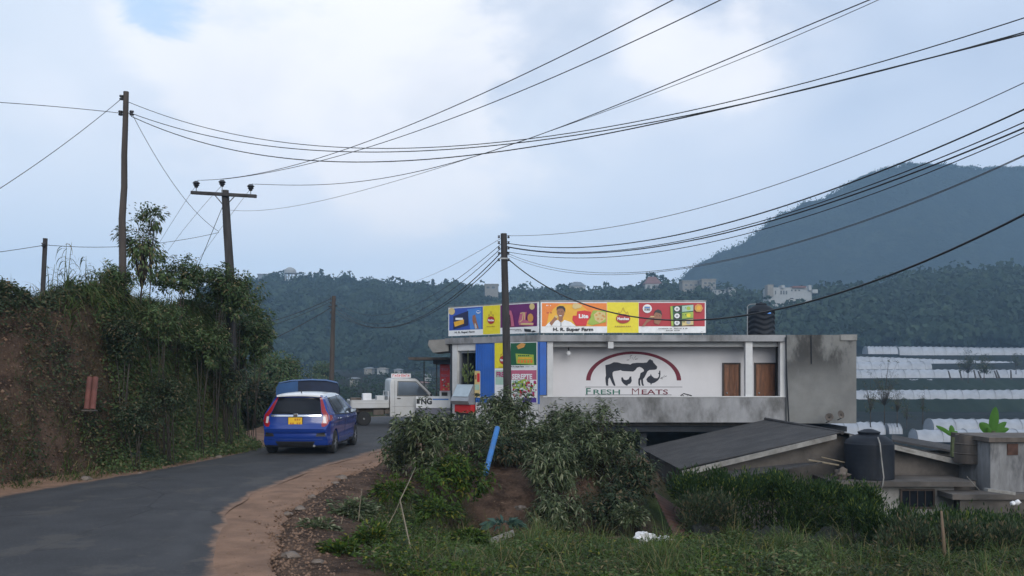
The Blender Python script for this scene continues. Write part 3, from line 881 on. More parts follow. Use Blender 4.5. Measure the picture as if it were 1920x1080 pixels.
# floor slab edge seen below, then the dark open storey
# end block
t = NT('end_block_concrete')
g = t.mix(t.ramp(t.noise(1.3, 6, .6), .3, .7), (.155, .155, .152), (.205, .205, .198))
sepz = t.node('ShaderNodeSeparateXYZ'); t.l.new(t.co(), sepz.inputs[0])
up = t.ramp(sepz.outputs[2], 1.5, 2.7)
st = t.math('MULTIPLY', t.ramp(t.noise(1.7, 7, .65, (1, 1, .45)), .38, .58), up)
g = t.mix(st, g, (.045, .044, .043))
lowst = t.math('MULTIPLY', t.ramp(t.noise(2.5, 6, .6), .45, .7), .25)
g = t.mix(lowst, g, (.13, .125, .115))
t.col(g); t.rough(.92); t.bump(t.noise(9, 6, .6), .3, .02)
eb = MB().x(8.755, 10.97, 28.88, 33.5, .405, 3.225)
eb.build('end_block', t.mat, bld)
MB().x(10.45, 10.98, 28.84, 33.5, 3.05, 3.235).build('end_block_cap', M['concrete'], bld)
MB().tube([(8.70, 28.86, 3.15), (8.76, 28.86, 1.6), (8.82, 28.86, .35)], .018, 6).build('drain_pipe', M['tank'], bld)
MB().tube([(9.52, 28.86, 3.2), (9.53, 28.86, 2.3)], .016, 6).build('drain_pipe', M['tank'], bld)
# doors in the balcony wall
def door(px0, px1, ztop, leafmat_, open_=0):
    x0, x1 = (px0 - CX) * 30.0 / F, (px1 - CX) * 30.0 / F
    f = MB()
    f.x(x0 - .05, x0, 29.94, 30.0, .43, ztop + .05); f.x(x1, x1 + .05, 29.94, 30.0, .43, ztop + .05); f.x(x0, x1, 29.94, 30.0, ztop, ztop + .05)
    fo = f.build('door_frame', M['doorframe'], bld)
    d = MB(); d.x(x0, x1, 29.97, 29.995, .43, ztop)
    n_ = 3
    for i in range(n_):
        a0 = x0 + (x1 - x0) * (i + .12) / n_; a1 = x0 + (x1 - x0) * (i + .88) / n_
        d.x(a0, a1, 29.955, 29.97, .6, 1.35); d.x(a0, a1, 29.955, 29.97, 1.45, ztop - .12)
    do = d.build('door', leafmat_, bld)
    MB().lathe([(.02, 0), (.03, .02), (.02, .05)], (x0 + .09, 29.95, 1.35), 10, Matrix.Rotation(R(90), 3, 'X')).build('handle', M['steel'], do)
door(1357, 1385, 2.30, M['door'])
door(1417, 1452, 2.30, M['door'])
# lower storey: recessed wall and columns, coloured dark for the shade of the void
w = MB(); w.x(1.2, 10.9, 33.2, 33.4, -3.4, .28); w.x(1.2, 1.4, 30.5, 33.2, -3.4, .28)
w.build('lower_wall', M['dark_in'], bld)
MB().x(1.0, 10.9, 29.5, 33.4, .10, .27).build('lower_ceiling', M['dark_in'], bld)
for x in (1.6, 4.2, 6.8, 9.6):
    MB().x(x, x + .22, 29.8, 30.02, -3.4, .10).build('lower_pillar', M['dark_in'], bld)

# left (street) face ---------------------------------------------------------
def lface(mb, x0, x1, z0, z1, o0, o1, mi=0):
    """box on the left face between pixel columns, offsets out of the plane"""
    a, b = LF.pz(x0, z0, o0), LF.pz(x1, z0, o0)
    a2, b2 = LF.pz(x0, z0, o1), LF.pz(x1, z0, o1)
    # use the same along-plane coordinate for both offsets
    ua, ub = (LF.pz(x0, z0) - LF.a).dot(LF.u), (LF.pz(x1, z0) - LF.a).dot(LF.u)
    q = [LF.a + LF.u * ua + LF.n * o0, LF.a + LF.u * ub + LF.n * o0, LF.a + LF.u * ub + LF.n * o1, LF.a + LF.u * ua + LF.n * o1]
    mb.prism([Vector((v.x, v.y, z0)) for v in q], (0, 0, z1 - z0), mi)
    return mb
def lu(px): return (LF.pz(px, 0) - LF.a).dot(LF.u)
lface(MB(), 892, 1011, .0, ZB - .003, -.15, 0).build('street_wall', M['white_trim'], bld)
lface(MB(), 848, 857, -.05, ZB - .003, -.2, 0).build('pillar', M['white_trim'], bld)
lface(MB(), 858, 891, 2.78, ZB - .004, -.18, -.01).build('lintel', M['white_trim'], bld)
lface(MB(), 843, 847.5, -.05, ZB - .003, -.9, -.04).build('side_post', M['dark_in'], bld)
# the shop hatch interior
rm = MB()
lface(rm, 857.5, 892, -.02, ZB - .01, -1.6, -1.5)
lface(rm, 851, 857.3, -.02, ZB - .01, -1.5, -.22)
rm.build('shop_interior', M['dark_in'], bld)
wf = MB(); lface(wf, 858, 861, 1.0, 2.77, -.16, -.10); lface(wf, 875, 877, 1.0, 2.77, -1.3, -1.26); lface(wf, 861, 891, 2.70, 2.77, -.16, -.10)
wf.build('hatch_frame', M['steel'], bld)
# corrugated blue sheets
def corr(px0, px1, z0, z1, off, name='corrugated_sheet'):
    u0, u1 = lu(px0), lu(px1); n_ = max(8, int(abs(u1 - u0) / .022))
    prof = []
    for i in range(n_ + 1):
        u = u0 + (u1 - u0) * i / n_
        prof.append(LF.a + LF.u * u + LF.n * (off + .012 * math.sin(2 * math.pi * i / 4)))
    for i in range(n_, -1, -1):
        u = u0 + (u1 - u0) * i / n_
        prof.append(LF.a + LF.u * u + LF.n * (off - .02))
    mb = MB()
    mb.add([Vector((p.x, p.y, z0)) for p in prof] + [Vector((p.x, p.y, z1)) for p in prof],
           [(i, i + 1, len(prof) + i + 1, len(prof) + i) for i in range(len(prof) - 1)] +
           [(i, i + 1, len(prof) - 2 - i, len(prof) - 1 - i) for i in range(n_)] +
           [(len(prof) + i, len(prof) + i + 1, 2 * len(prof) - 2 - i, 2 * len(prof) - 1 - i) for i in range(n_)])
    return mb.build(name, M['blue_sheet'], bld)
ZS = 1.02
corr(893, 929, ZS, ZB - .01, .035)
corr(1009.5, 1012.5, ZS, ZB - .01, .035)
MB().x(.89, 1.10, 28.955, 28.982, 1.31, ZB - .01).build('corrugated_sheet', M['blue_sheet'], bld)
lface(MB(), 893, 1012, .0, ZS - .01, .002, .03).build('base_panel', M['white_trim'], bld)
# small overhang on the far left of the roof
MB().prism([Vector((-2.75, 31.6, 2.72)), Vector((-2.22, 31.75, 2.78)), Vector((-2.22, 31.75, 3.2)), Vector((-2.9, 31.6, 3.16)), Vector((-2.93, 31.6, 2.98))], (0, 2.4, 0)).build('roof_overhang', M['concrete'], bld)

# painted mural on the back wall ---------------------------------------------
def mp_(X, Y): return 1080 + X / 8.727, 640 + Y / 8.727
mm = [flat('mural_black', (.018, .022, .035), .7), flat('mural_maroon', (.15, .012, .03), .7), flat('mural_green', (.03, .14, .10), .7), flat('mural_white', (.80, .79, .78), .7)]
mu = MB()
def mpoly(pts, mi, o=.004): mu.poly([BW.p(*mp_(*q), o) for q in pts], mi)
cow = [(480,390),(560,370),(620,340),(690,345),(750,365),(850,370),(890,380),(920,360),(1000,350),(1100,352),(1160,345),(1190,305),(1215,290),(1230,305),(1250,308),(1270,350),(1330,415),(1320,455),(1290,465),(1200,470),(1170,490),(1150,530),(1120,590),(1095,620),(1100,690),(1115,725),(1085,728),(1070,690),(1062,622),(1048,645),(1050,700),(1057,727),(1030,728),(1018,690),(1020,620),(1040,590),(1055,520),(1110,490),(1110,465),(1080,435),(1040,418),(1000,430),(970,470),(935,495),(800,488),(755,485),(730,470),(690,480),(620,490),(598,515),(600,560),(612,610),(640,700),(645,728),(620,728),(590,680),(550,590),(530,620),(525,690),(528,728),(495,725),(485,670),(480,600),(490,560)]
mpoly(cow, 0)
mpoly([(740,600),(755,583),(770,600),(782,625),(820,635),(860,620),(880,578),(905,573),(908,610),(913,650),(890,690),(850,705),(840,727),(815,720),(775,690),(745,650)], 0)
mpoly([(1150,620),(1180,580),(1215,560),(1222,528),(1240,565),(1280,600),(1330,605),(1352,580),(1360,545),(1338,515),(1358,520),(1364,478),(1380,480),(1382,540),(1370,600),(1340,640),(1290,675),(1240,690),(1226,717),(1215,685),(1170,665)], 0)
no_, ni_ = 40, 40
for i in range(no_):
    a0, a1 = math.pi * (1 - i / no_), math.pi * (1 - (i + 1) / no_)
    o = lambda a, A, B: (943 + A * math.cos(a), 640 - B * math.sin(a))
    mpoly([o(a0, 778, 475), o(a1, 778, 475), o(a1, 705, 432), o(a0, 705, 432)], 1)
mpoly([(148,744),(1740,744),(1740,751),(148,751)], 0)
mpoly([(148,872),(1562,872),(1562,880),(148,880)], 0)
for (s_, xa, xb, ya, yb, mi, o) in [('F', 165, 240, 764, 868, 2, .006), ('RESH', 285, 720, 788, 868, 2, .006), ('M', 915, 1030, 770, 868, 1, .006), ('EATS', 1075, 1505, 788, 868, 1, .006)]:
    text_into(mu, s_, lambda u, v, o=o: BW.p(*mp_(u, v), o), xa, yb, xb, ya, mi, bold=-.012 if s_ == 'M' else .012)
for x, y, a in ((850, 305, .1), (890, 270, 1.2), (900, 235, .6), (930, 280, 2.1), (965, 262, 1), (985, 290, .2), (1010, 280, 1.5), (1410, 590, .3), (1440, 570, 1), (1400, 610, -.2), (1465, 575, .5)):
    dx, dy = 22 * math.cos(a), -22 * math.sin(a); mpoly([(x - dx, y - dy - 4), (x + dx, y + dy - 4), (x + dx, y + dy + 4), (x - dx, y - dy + 4)], 0)
mu.build('mural', mm, bld, fixn=False)
# blot of shade cloth and things on the parapet
r1 = thing('folded_rack', 'small black folded metal rack lying on the balcony parapet below the painted lettering', 'rack', P(1285, 742, 29.06))
q = MB(); q.tube([P(1276, 742, 29.06), P(1282, 738, 29.06), P(1297, 742, 29.06)], .018, 6); q.tube([P(1276, 743.5, 29.08), P(1297, 744, 29.08)], .022, 6)
q.build('rack_frame', M['black'], r1); MB().tube([P(1280, 741, 29.02), P(1284, 744, 29.02), P(1290, 742, 29.02)], .012, 5).build('bar', M['black'], r1)
# bulb
bl = thing('light_bulb', 'bare white bulb hanging on a short flex from the balcony ceiling', 'light bulb', P(1066, 660, 29.55))
bp = P(1066, 661, 29.55)
MB().lathe([(.02, -.115), (.07, -.075), (.085, -.02), (.05, .04), (.022, .06)], bp, 14).build('bulb', M['plastic_white'], bl, smooth=True)
q = MB(); q.tube([bp + Vector((0, 0, .14)), Vector((bp.x, bp.y, ZB))], .006, 5); q.lathe([(.022, .058), (.024, .14)], bp, 10)
q.build('flex', M['black'], bl)

# ------------------------------------------------------------------ hoardings
PC = {}
def pc(key, c, rough=.45):
    if key not in PC: PC[key] = flat('print_' + key, c, rough)
    return PC[key]
COLS = {'white': (.78,.79,.80), 'blue': (.03,.08,.40), 'sky': (.06,.22,.60), 'yellow': (.78,.66,.02), 'red': (.42,.015,.03), 'orange': (.80,.22,.03), 'amber': (.80,.42,.03), 'purple': (.13,.012,.12),
        'logo': (.40,.02,.02), 'black': (.015,.016,.02), 'navy': (.012,.016,.07), 'skin': (.30,.13,.07), 'green': (.01,.10,.04), 'lime': (.33,.45,.06), 'brightred': (.62,.02,.03), 'cream': (.65,.50,.22), 'pink': (.50,.12,.20), 'violet': (.09,.05,.28),
        'mint': (.38,.55,.45), 'grey': (.35,.36,.38), 'biscuit': (.62,.30,.07), 'magenta': (.40,.03,.16), 'ochre': (.42,.26,.03)}
ORDER = list(COLS)
class Art:
    def __init__(s, plane, base=.045):
        s.pl, s.mb, s.lay, s.base = plane, MB(), 0, base
    def o(s): return s.base + s.lay * .003
    def up(s, n=1): s.lay += n; return s
    def poly(s, pts, c):
        s.mb.poly([s.pl.p(x, y, s.o()) for x, y in pts], ORDER.index(c)); return s
    def rect(s, x0, y0, x1, y1, c, slope=0):
        return s.poly([(x0, y0 - slope * x0), (x1, y0 - slope * x1), (x1, y1 - slope * x1), (x0, y1 - slope * x0)], c) if slope else s.poly([(x0, y0), (x1, y0), (x1, y1), (x0, y1)], c)
    def zr(s, x0, x1, yr0, yr1, c):
        """rectangle level in the world: rows given as pixel rows at 29 m"""
        z0, z1 = pxz(yr0, 29), pxz(yr1, 29)
        s.mb.poly([s.pl.pz(x0, z0, s.o()), s.pl.pz(x1, z0, s.o()), s.pl.pz(x1, z1, s.o()), s.pl.pz(x0, z1, s.o())], ORDER.index(c)); return s
    def disc(s, x, y, rx, ry, c, n=16):
        return s.poly([(x + rx * math.cos(2 * math.pi * i / n), y + ry * math.sin(2 * math.pi * i / n)) for i in range(n)], c)
    def text(s, t_, x0, y0, x1, y1, c, bold=.02, z=False):
        fn = (lambda u, v: s.pl.pz(u, pxz(v, 29), s.o())) if z else (lambda u, v: s.pl.p(u, v, s.o()))
        text_into(s.mb, t_, fn, x0, y1, x1, y0, ORDER.index(c), bold); return s
    def marks(s, x0, y0, x1, y1, n, c, rng=random):
        """an unreadable line of small print"""
        w_ = (x1 - x0) / n
        for i in range(n):
            if rng.random() < .82:
                s.rect(x0 + i * w_, y0 + rng.random() * .3 * (y1 - y0), x0 + (i + rng.uniform(.5, .8)) * w_, y1, c)
        return s
    def ring(s, pts, wd, c):
        for (xa, ya), (xb, yb) in zip(pts[:-1], pts[1:]):
            L_ = math.hypot(xb - xa, yb - ya) or 1; nx, ny = -(yb - ya) / L_ * wd / 2, (xb - xa) / L_ * wd / 2
            s.poly([(xa + nx, ya + ny), (xb + nx, yb + ny), (xb - nx, yb - ny), (xa - nx, ya - ny)], c)
        return s
    def build(s, name, parent):
        return s.mb.build(name, [pc(k, COLS[k]) for k in ORDER], parent, fixn=False)
def crownlogo(a, x, y, sx, sy, r):
    a.up().ring([(x - 10 * sx, y + 2 * sy), (x - 8 * sx, y - 5 * sy), (x - 6 * sx, y - 2 * sy), (x - 2.5 * sx, y - 6 * sy), (x, y - 12 * sy), (x + 2.5 * sx, y - 6 * sy), (x + 6 * sx, y - 2 * sy), (x + 8 * sx, y - 5 * sy), (x + 10 * sx, y + 2 * sy)], .7, 'ochre')
    a.disc(x, y + 7 * sy, 13 * sx, 8 * sy, 'logo', 20); a.up().text('Munchee', x - 10.5 * sx, y + 4.6 * sy, x + 10.5 * sx, y + 9.5 * sy, 'white', .05)
    a.marks(x - 15 * sx, y + 19 * sy, x + 15 * sx, y + 21 * sy, 9, 'ochre'); return a

ZH0, ZH1 = 3.30, 4.285
hw_ = thing('street_hoarding', 'advertising hoarding on the roof edge facing the street, blue, yellow and purple panels', 'billboard', (pA + pB) / 2 + Vector((0, 0, ZT)))
q = MB(); lface(q, 842.5, 1011, ZH0, ZH1, .0, .04)
q.build('board', M['plastic_white'], hw_)
for px in (846, 880, 915, 950, 985, 1008): lface(MB(), px, px + 1.2, ZT + .002, ZH1 - .05, -.05, -.002).build('support_post', M['steel'], hw_)
a = Art(LF)
a.zr(842.5, 1011, 624, 566, 'white').up()
a.zr(844, 907, 612.5, 568, 'blue'); a.zr(940, 1009, 611.5, 568, 'purple'); a.zr(907.5, 939.5, 623, 567, 'yellow').up()
a.poly([(878,580),(905,577),(905,617),(884,618)], 'sky').up()
a.disc(849, 584, 6, 6.5, 'cream').poly([(852,593),(880,583),(880,610),(852,618)], 'navy').up().poly([(853,604),(872,599),(872,607),(855,613)], 'amber').rect(856, 596, 870, 600, 'white')
a.poly([(888,592),(893,590),(896,603),(900,616),(893,617),(888,602)], 'skin').poly([(892,606),(894,606),(897,616),(893,617)], 'white').disc(899, 585, 4, 3, 'white').up().rect(896, 583, 902, 586, 'sky')
a.text('H. R. Super Farm', 855, 615, 892, 619.8, 'black', .03, z=True)
crownlogo(a, 923, 594, .52, .9, 1)
a.poly([(954,590),(958,582),(961,583),(964,592),(967,612),(955,613)], 'pink').poly([(956,592),(959,590),(961,612),(957,613)], 'black')
a.disc(1000, 575, 5, 6, 'cream').disc(997, 596, 5.5, 8, 'biscuit').poly([(974,604),(978,586),(990,585),(988,600),(1004,606),(1002,611),(976,610)], 'pink').up()
a.ring([(978,588),(984,586),(982,600),(977,604)], 1.6, 'cream').ring([(986,586),(986,600)], 1.6, 'cream').rect(979, 606, 1002, 609, 'cream')
a.marks(958, 617, 982, 618.5, 12, 'black').marks(968, 619.6, 982, 620.8, 8, 'black').poly([(985,616.5),(998,617.5),(998,622),(1003,619.5),(1008,621),(1003,623),(986,621.5)], 'black')
a.build('printed_panel', hw_)

hf_ = thing('balcony_hoarding', 'advertising hoarding above the balcony, orange, yellow and red panels with the farm name', 'billboard', (3.5, 29, ZT))
xL, xR = (1013.5 - CX) * 29 / F, (1323 - CX) * 29 / F
MB().x(xL, xR, 28.965, 29.0, ZH0 - .01, ZH1 + .01).build('board', M['plastic_white'], hf_)
for x in np.linspace(xL + .1, xR - .1, 9): MB().x(x - .015, x + .015, 29.002, 29.03, ZT + .002, ZH1).build('support_post', M['steel'], hf_)
a = Art(FR, .04)
a.rect(1014.5, 567.5, 1322, 624, 'white').up()
a.rect(1016, 568.5, 1137.5, 612, 'orange').rect(1197.5, 568, 1321, 612, 'red').rect(1138, 567, 1197, 624, 'yellow').up()
a.poly([(1024,612),(1030,585),(1050,570),(1090,572),(1110,590),(1112,612)], 'amber').up()
a.disc(1030, 580, 6, 6, 'orange').up().marks(1024, 572, 1036, 574, 5, 'white').marks(1025, 585, 1035, 588, 5, 'red')
a.poly([(1022,612),(1030,604),(1046,600),(1052,606),(1058,600),(1070,604),(1080,612)], 'white').up()
a.poly([(1047,601),(1047,594),(1044,588),(1044,581),(1047,576),(1055,576),(1058,582),(1058,590),(1055,596),(1055,601),(1051,604)], 'skin').up()
a.poly([(1043,582),(1044,576),(1049,573.5),(1056,574),(1060,579),(1059.5,587),(1057.5,582),(1054,578.5),(1047,579)], 'black')
a.rect(1046.5, 584.5, 1049, 585.5, 'black').rect(1052, 584.5, 1054.5, 585.5, 'black').rect(1048.5, 591.5, 1053, 592.8, 'white').rect(1050.6, 604, 1052.6, 612, 'grey')
a.poly([(1030,606),(1036,599),(1040,594),(1044,594),(1045,598),(1040,603),(1034,611)], 'skin').up().poly([(1039,593),(1043,591),(1046,594),(1043,597)], 'cream')
a.poly([(1074,570),(1080,568.8),(1091,572),(1089,577),(1078,580),(1073,577)], 'cream')
a.poly([(1073,600),(1074,592),(1081,592),(1082,584),(1096,582),(1108,585),(1107,596),(1101,602),(1099,611),(1080,611)], 'brightred').poly([(1102,607),(1107,592),(1112,582),(1136,583),(1136,604),(1110,610)], 'lime').up()
a.text('Lite', 1085, 589, 1103, 597, 'white', .05).poly([(1113,590),(1120,584),(1134,586),(1135,598),(1124,606),(1115,600)], 'cream').up()
for x, y in ((1118,591),(1124,588),(1130,592),(1121,598),(1128,599),(1133,594)): a.disc(x, y, 2.4, 2, 'biscuit', 8)
a.text('H. R. Super Farm', 1037, 614.3, 1112, 622.6, 'black', .045)
crownlogo(a, 1168, 590, 1.03, 1.1, 1)
a.disc(1213, 579, 8.6, 8.2, 'white').up().rect(1207.5, 575, 1218.5, 583, 'grey').up().rect(1208.5, 576, 1217.5, 578, 'sky').marks(1208, 579.5, 1218, 582, 4, 'black')
a.poly([(1226,606),(1225,592),(1228,585),(1235,584),(1240,590),(1239,602),(1234,609)], 'skin').poly([(1203,612),(1213,598),(1220,592),(1226,593),(1222,599),(1212,606),(1208,612)], 'skin').up()
a.poly([(1225,590),(1227,583),(1233,580),(1239,583),(1241,592),(1237,588),(1229,586)], 'black').rect(1230, 592, 1232, 593, 'black').rect(1235, 592, 1237, 593, 'black').disc(1232.5, 599, 2, 1.1, 'cream', 8).rect(1219, 593, 1226, 595, 'cream')
a.poly([(1256,575),(1260,574),(1262,611),(1258,611)], 'lime').poly([(1260,574),(1298,571),(1300,610),(1262,612)], 'green').up()
for k, y in enumerate((574, 587, 600)):
    a.poly([(1263,y + 1),(1277,y),(1277,y + 11),(1263,y + 12)], 'black').poly([(1278,y),(1299,y - 2),(1299,y + 9),(1278,y + 11)], ('mint', 'lime', 'cream')[k])
a.up()
for k, y in enumerate((579.5, 592.5, 605.5)):
    a.disc(1268.5, y, 5, 4.6, 'white').disc(1290, y - 1, 4, 3.6, ('lime', 'yellow', 'grey')[k])
    a.up().disc(1268.5, y, 2.6, 2.2, 'grey'); a.marks(1279, y - 3, 1286, y - 1, 3, 'green')
a.poly([(1302,574),(1307,570.5),(1314,572),(1317,579),(1313,585),(1305,585),(1301,580)], 'biscuit').up().disc(1309, 578, 4, 4, 'amber')
a.marks(1234, 615.2, 1288, 617, 26, 'black').marks(1248, 618.8, 1274, 620.4, 12, 'black').marks(1313, 621, 1318, 622, 3, 'grey')
a.build('printed_panel', hf_)
# trim strip along the top of both boards
MB().x(xL - .01, xR + .01, 28.93, 29.01, ZH1 + .012, ZH1 + .045).build('top_rail', M['steel'], hf_)
q = MB(); lface(q, 842, 1011, ZH1 + .004, ZH1 + .035, -.01, .06); q.build('top_rail', M['steel'], hw_)

# posters on the street wall --------------------------------------------------
p1 = thing('wall_sign', 'yellow and green printed sign beside the blue sheet, crossed by the cable pole', 'sign', LF.pz(965, 2.0))
q = MB(); lface(q, 929.5, 1009, 2.13, ZB - .01, .004, .05); q.build('board', M['plastic_white'], p1)
a = Art(LF, .054)
a.zr(929.5, 958, 690, 641, 'yellow').zr(958.4, 1009, 690, 641, 'white').up().zr(959.5, 1008, 684.5, 642, 'green').up()
crownlogo(a, 946, 668, .55, 1.0, 1)
a.poly([(969,663),(1003,665),(1004,684),(971,682)], 'lime').poly([(971,649),(980,643),(988,645),(985,651),(974,655)], 'biscuit').up()
a.rect(974, 670, 1000, 673, 'amber').marks(974, 665, 996, 668, 6, 'green')
for i in range(5): a.rect(973 + i * 6, 674.5, 977 + i * 6, 680.5, 'orange')
a.text('H. R. Super Farm', 961, 685.4, 985, 689.2, 'black', .04, z=True).marks(988, 686.5, 1006, 688, 9, 'grey')
a.build('printed_panel', p1)
p2 = thing('wall_sign', 'white and pink printed vegetable poster low on the street wall behind the shrub', 'sign', LF.pz(965, 1.4))
q = MB(); lface(q, 929.5, 1009, 1.03, 2.118, .004, .048); q.build('board', M['plastic_white'], p2)
a = Art(LF, .052)
rg_ = random.Random(4)
a.zr(929.5, 1009, 756, 692, 'white').up().zr(931, 958, 722, 694, 'mint').zr(960, 1008, 712, 694, 'pink').zr(982, 1008, 755, 746, 'violet').up()
a.text('FRESH', 933, 697, 957, 707, 'magenta', .04).text('SEREPTE', 962, 701, 1000, 711, 'white', .04)
a.poly([(962,718),(988,710),(990,724),(964,732)], 'lime').up()
a.marks(964, 718, 984, 720, 8, 'green').marks(966, 723, 984, 725, 7, 'green')
for i in range(110):
    a.disc(rg_.uniform(964, 1007), rg_.uniform(714, 744), rg_.uniform(1, 2.8), rg_.uniform(1, 2.8), rg_.choice(['red', 'lime', 'white', 'magenta', 'mint', 'green', 'pink', 'grey']), 7)
    if i % 30 == 29: a.up()
a.build('printed_panel', p2)
p3 = thing('wall_sign', 'narrow striped poster strip on the left edge of the blue sheet', 'sign', LF.pz(897, 1.6))
q = MB(); lface(q, 892, 902.5, 1.18, 2.07, .052, .06); q.build('board', M['plastic_white'], p3)
a = Art(LF, .064); a.zr(892.2, 902.2, 747, 695, 'cream').up().zr(897, 902, 717, 700, 'brightred').zr(893, 896, 712, 703, 'skin').zr(893, 901, 745, 740, 'black').zr(893, 901, 733, 722, 'mint')
a.build('printed_panel', p3)
p4 = thing('paper_notice', 'white paper notice with a black grid of prices under the blue sheet', 'sign', LF.pz(910, .7))
q = MB(); lface(q, 893.5, 930, .42, ZS - .015, .034, .042); q.build('sheet', M['plastic_white'], p4)
a = Art(LF, .046); a.text('CHILLED', 895, 759.5, 917, 764, 'black', .03, z=True)
for r_i in range(5):
    for c_i in range(5): a.zr(895.5 + c_i * 2.5, 897.3 + c_i * 2.5, 769.5 + r_i * 3.6, 767 + r_i * 3.6, 'grey' if (r_i + c_i) % 3 else 'black')
a.build('lettering', p4)

# counter, bananas ------------------------------------------------------------
cn = thing('shop_counter', 'red counter with a slanted grey glass display case under the shop hatch', 'counter', LF.pz(873, 0))
def lbox(px0, px1, z0, z1, o0, o1, name, m, par): q = MB(); lface(q, px0, px1, z0, z1, o0, o1); return q.build(name, m, par)
lbox(861, 891, .65, .93, .0, .22, 'counter_front', flat('counter_red', (.45, .02, .02)), cn)
lbox(862, 890, -.05, .645, .02, .18, 'counter_base', M['dark_in'], cn)
u0, u1 = lu(858), lu(891)
q = MB()
prof = [(.0, .94), (.28, .94), (.36, 1.06), (.30, 1.18), (.03, 1.62), (.0, 1.62)]
vs = [LF.a + LF.u * u + LF.n * o_ + Vector((0, 0, z_)) for u in (u0, u1) for o_, z_ in prof]
q.add(vs, [tuple(range(6)), tuple(range(6, 12))[::-1]] + [(i, (i + 1) % 6, 6 + (i + 1) % 6, 6 + i) for i in range(6)])
q.build('display_case', mk('case_metal', (.30, .31, .33), .35, .1, 3, metal=.3), cn)
q = MB(); vs = [LF.a + LF.u * u + LF.n * (o_ + .012) + Vector((0, 0, z_ + .010)) for u in (u0 - .04, u1 + .04) for o_, z_ in ((.295, 1.20), (.045, 1.61))]
q.add(vs, [(0, 1, 3, 2)]); q.build('glass', mk('case_glass', (.42, .50, .56), .12, .1, 2, bump=0), cn)
bn = thing('banana_bunch', 'green banana bunch hanging in the dark shop hatch above the counter', 'bananas', LF.pz(882, 2.2, .1))
q = MB(); rr = random.Random(3)
c0 = LF.pz(882, 1.98, .12)
for k in range(70):
    an = rr.uniform(0, 6.28); zz = rr.uniform(-.30, .26); r0 = .05 + .10 * (1 - abs(zz) / .4)
    d_ = Vector((math.cos(an), math.sin(an), 0)); b0 = c0 + Vector((0, 0, zz)) + d_ * r0
    q.tube([b0, b0 + d_ * .05 + Vector((0, 0, .03)), b0 + d_ * .07 + Vector((0, 0, .11))], [.012, .02, .006], 6)
q.build('fruit', mk('green_banana', (.09, .13, .03), .5, .3, 20), bn, smooth=True)
MB().tube([c0 + Vector((0, 0, -.35)), c0 + Vector((0, 0, .3)), Vector((c0.x, c0.y, 2.79))], .014, 6).build('stalk', M['stem_green'], bn)

# roof tank -------------------------------------------------------------------
def tank_ribbed(name, label, c, r, h, chevron, mat=M['tank']):
    root = thing(name, label, 'water tank', c)
    prof = []; n_ = 46
    mb = MB(); NN = 48
    vs, fs = [], []
    for i in range(n_ + 1):
        z_ = h * i / n_
        for k in range(NN):
            a_ = 2 * math.pi * k / NN
            sh_ = (abs(((a_ / (math.pi / 2)) % 1) - .5) * .26 if chevron else 0)
            ph = (z_ + sh_ * 1.0) / (.17 if chevron else .11)
            rr_ = r * (1 + (.045 if chevron else .0012) * math.sin(2 * math.pi * ph))
            if i == n_: rr_ = r * .96
            vs.append(Vector((c[0] + rr_ * math.cos(a_), c[1] + rr_ * math.sin(a_), c[2] + z_)))
    for i in range(n_):
        for k in range(NN): fs.append((i * NN + k, i * NN + (k + 1) % NN, (i + 1) * NN + (k + 1) % NN, (i + 1) * NN + k))
    fs.append(tuple(range(NN))[::-1])
    mb.add(vs, fs); body = mb.build('tank_body', mat, root, smooth=True)
    MB().lathe([(r * .96, h - .001), (r * .93, h + .05), (r * .66, h + .15), (r * .42, h + .19), (r * .38, h + .19)], c, 40).build('tank_shoulder', mat, root, smooth=40)
    MB().lathe([(r * .42, h + .192), (r * .42, h + .24), (r * .34, h + .265), (r * .12, h + .275), (r * .10, h + .30), (.004, h + .305)], c, 32).build('lid', mat, root, smooth=40)
    return root
tk = tank_ribbed('water_tank', 'black chevron-ribbed water tank standing on the shop roof', (8.4, 30.6, ZT), .45, .88, True)
MB().tube([(7.92, 30.5, ZT), (7.92, 30.5, 4.25), (8.0, 30.5, 4.32), (8.2, 30.5, 4.33)], .018, 6).build('pipe', M['steel'], tk)
MB().poly([(8.42, 30.148, 3.98), (8.62, 30.168, 3.98), (8.62, 30.168, 4.03), (8.42, 30.148, 4.03)]).build('sticker', pc('sky', COLS['sky']), tk)

# awning, banner, NG board, post to the left of the shop -----------------------
aw = thing('sheet_canopy', 'flat rusty sheet canopy on a thin post left of the shop', 'canopy', PG(822, 35, 0))
MB().x((770 - CX) * 35 / F, (850 - CX) * 35 / F, 34.2, 36.5, pxz(675, 35), pxz(670.5, 35)).build('canopy_sheet', M['rust_grey'], aw)
MB().x((815 - CX) * 35 / F, (849 - CX) * 35 / F, 34.3, 36.4, pxz(683, 35), pxz(675.5, 35)).build('canopy_box', M['dark_in'], aw)
MB().x((820.5 - CX) * 35 / F, (822.5 - CX) * 35 / F, 34.3, 34.36, -.05, pxz(675.3, 35)).build('post', M['black'], aw)
MB().x((788 - CX) * 35 / F, (790 - CX) * 35 / F, 36.3, 36.36, -.05, pxz(675.3, 35)).build('post', M['black'], aw)
bn2 = thing('red_banner', 'tall red printed banner with pale pictures hanging left of the shop corner', 'banner', PG(833, 34.6, 0))
PB = Plane((0, 34.6), (10, 34.6))
MB().x((825 - CX) * 34.6 / F, (843.5 - CX) * 34.6 / F, 34.602, 34.63, pxz(733, 34.6), pxz(682, 34.6)).build('banner_sheet', pc('red', COLS['red']), bn2)
a = Art(PB, .004); a.rect(826, 684, 843, 732, 'brightred').up()
a.text('SHOP', 828, 690, 841, 695, 'pink', .04).text('FRESH', 827, 702, 841, 707, 'pink', .04)
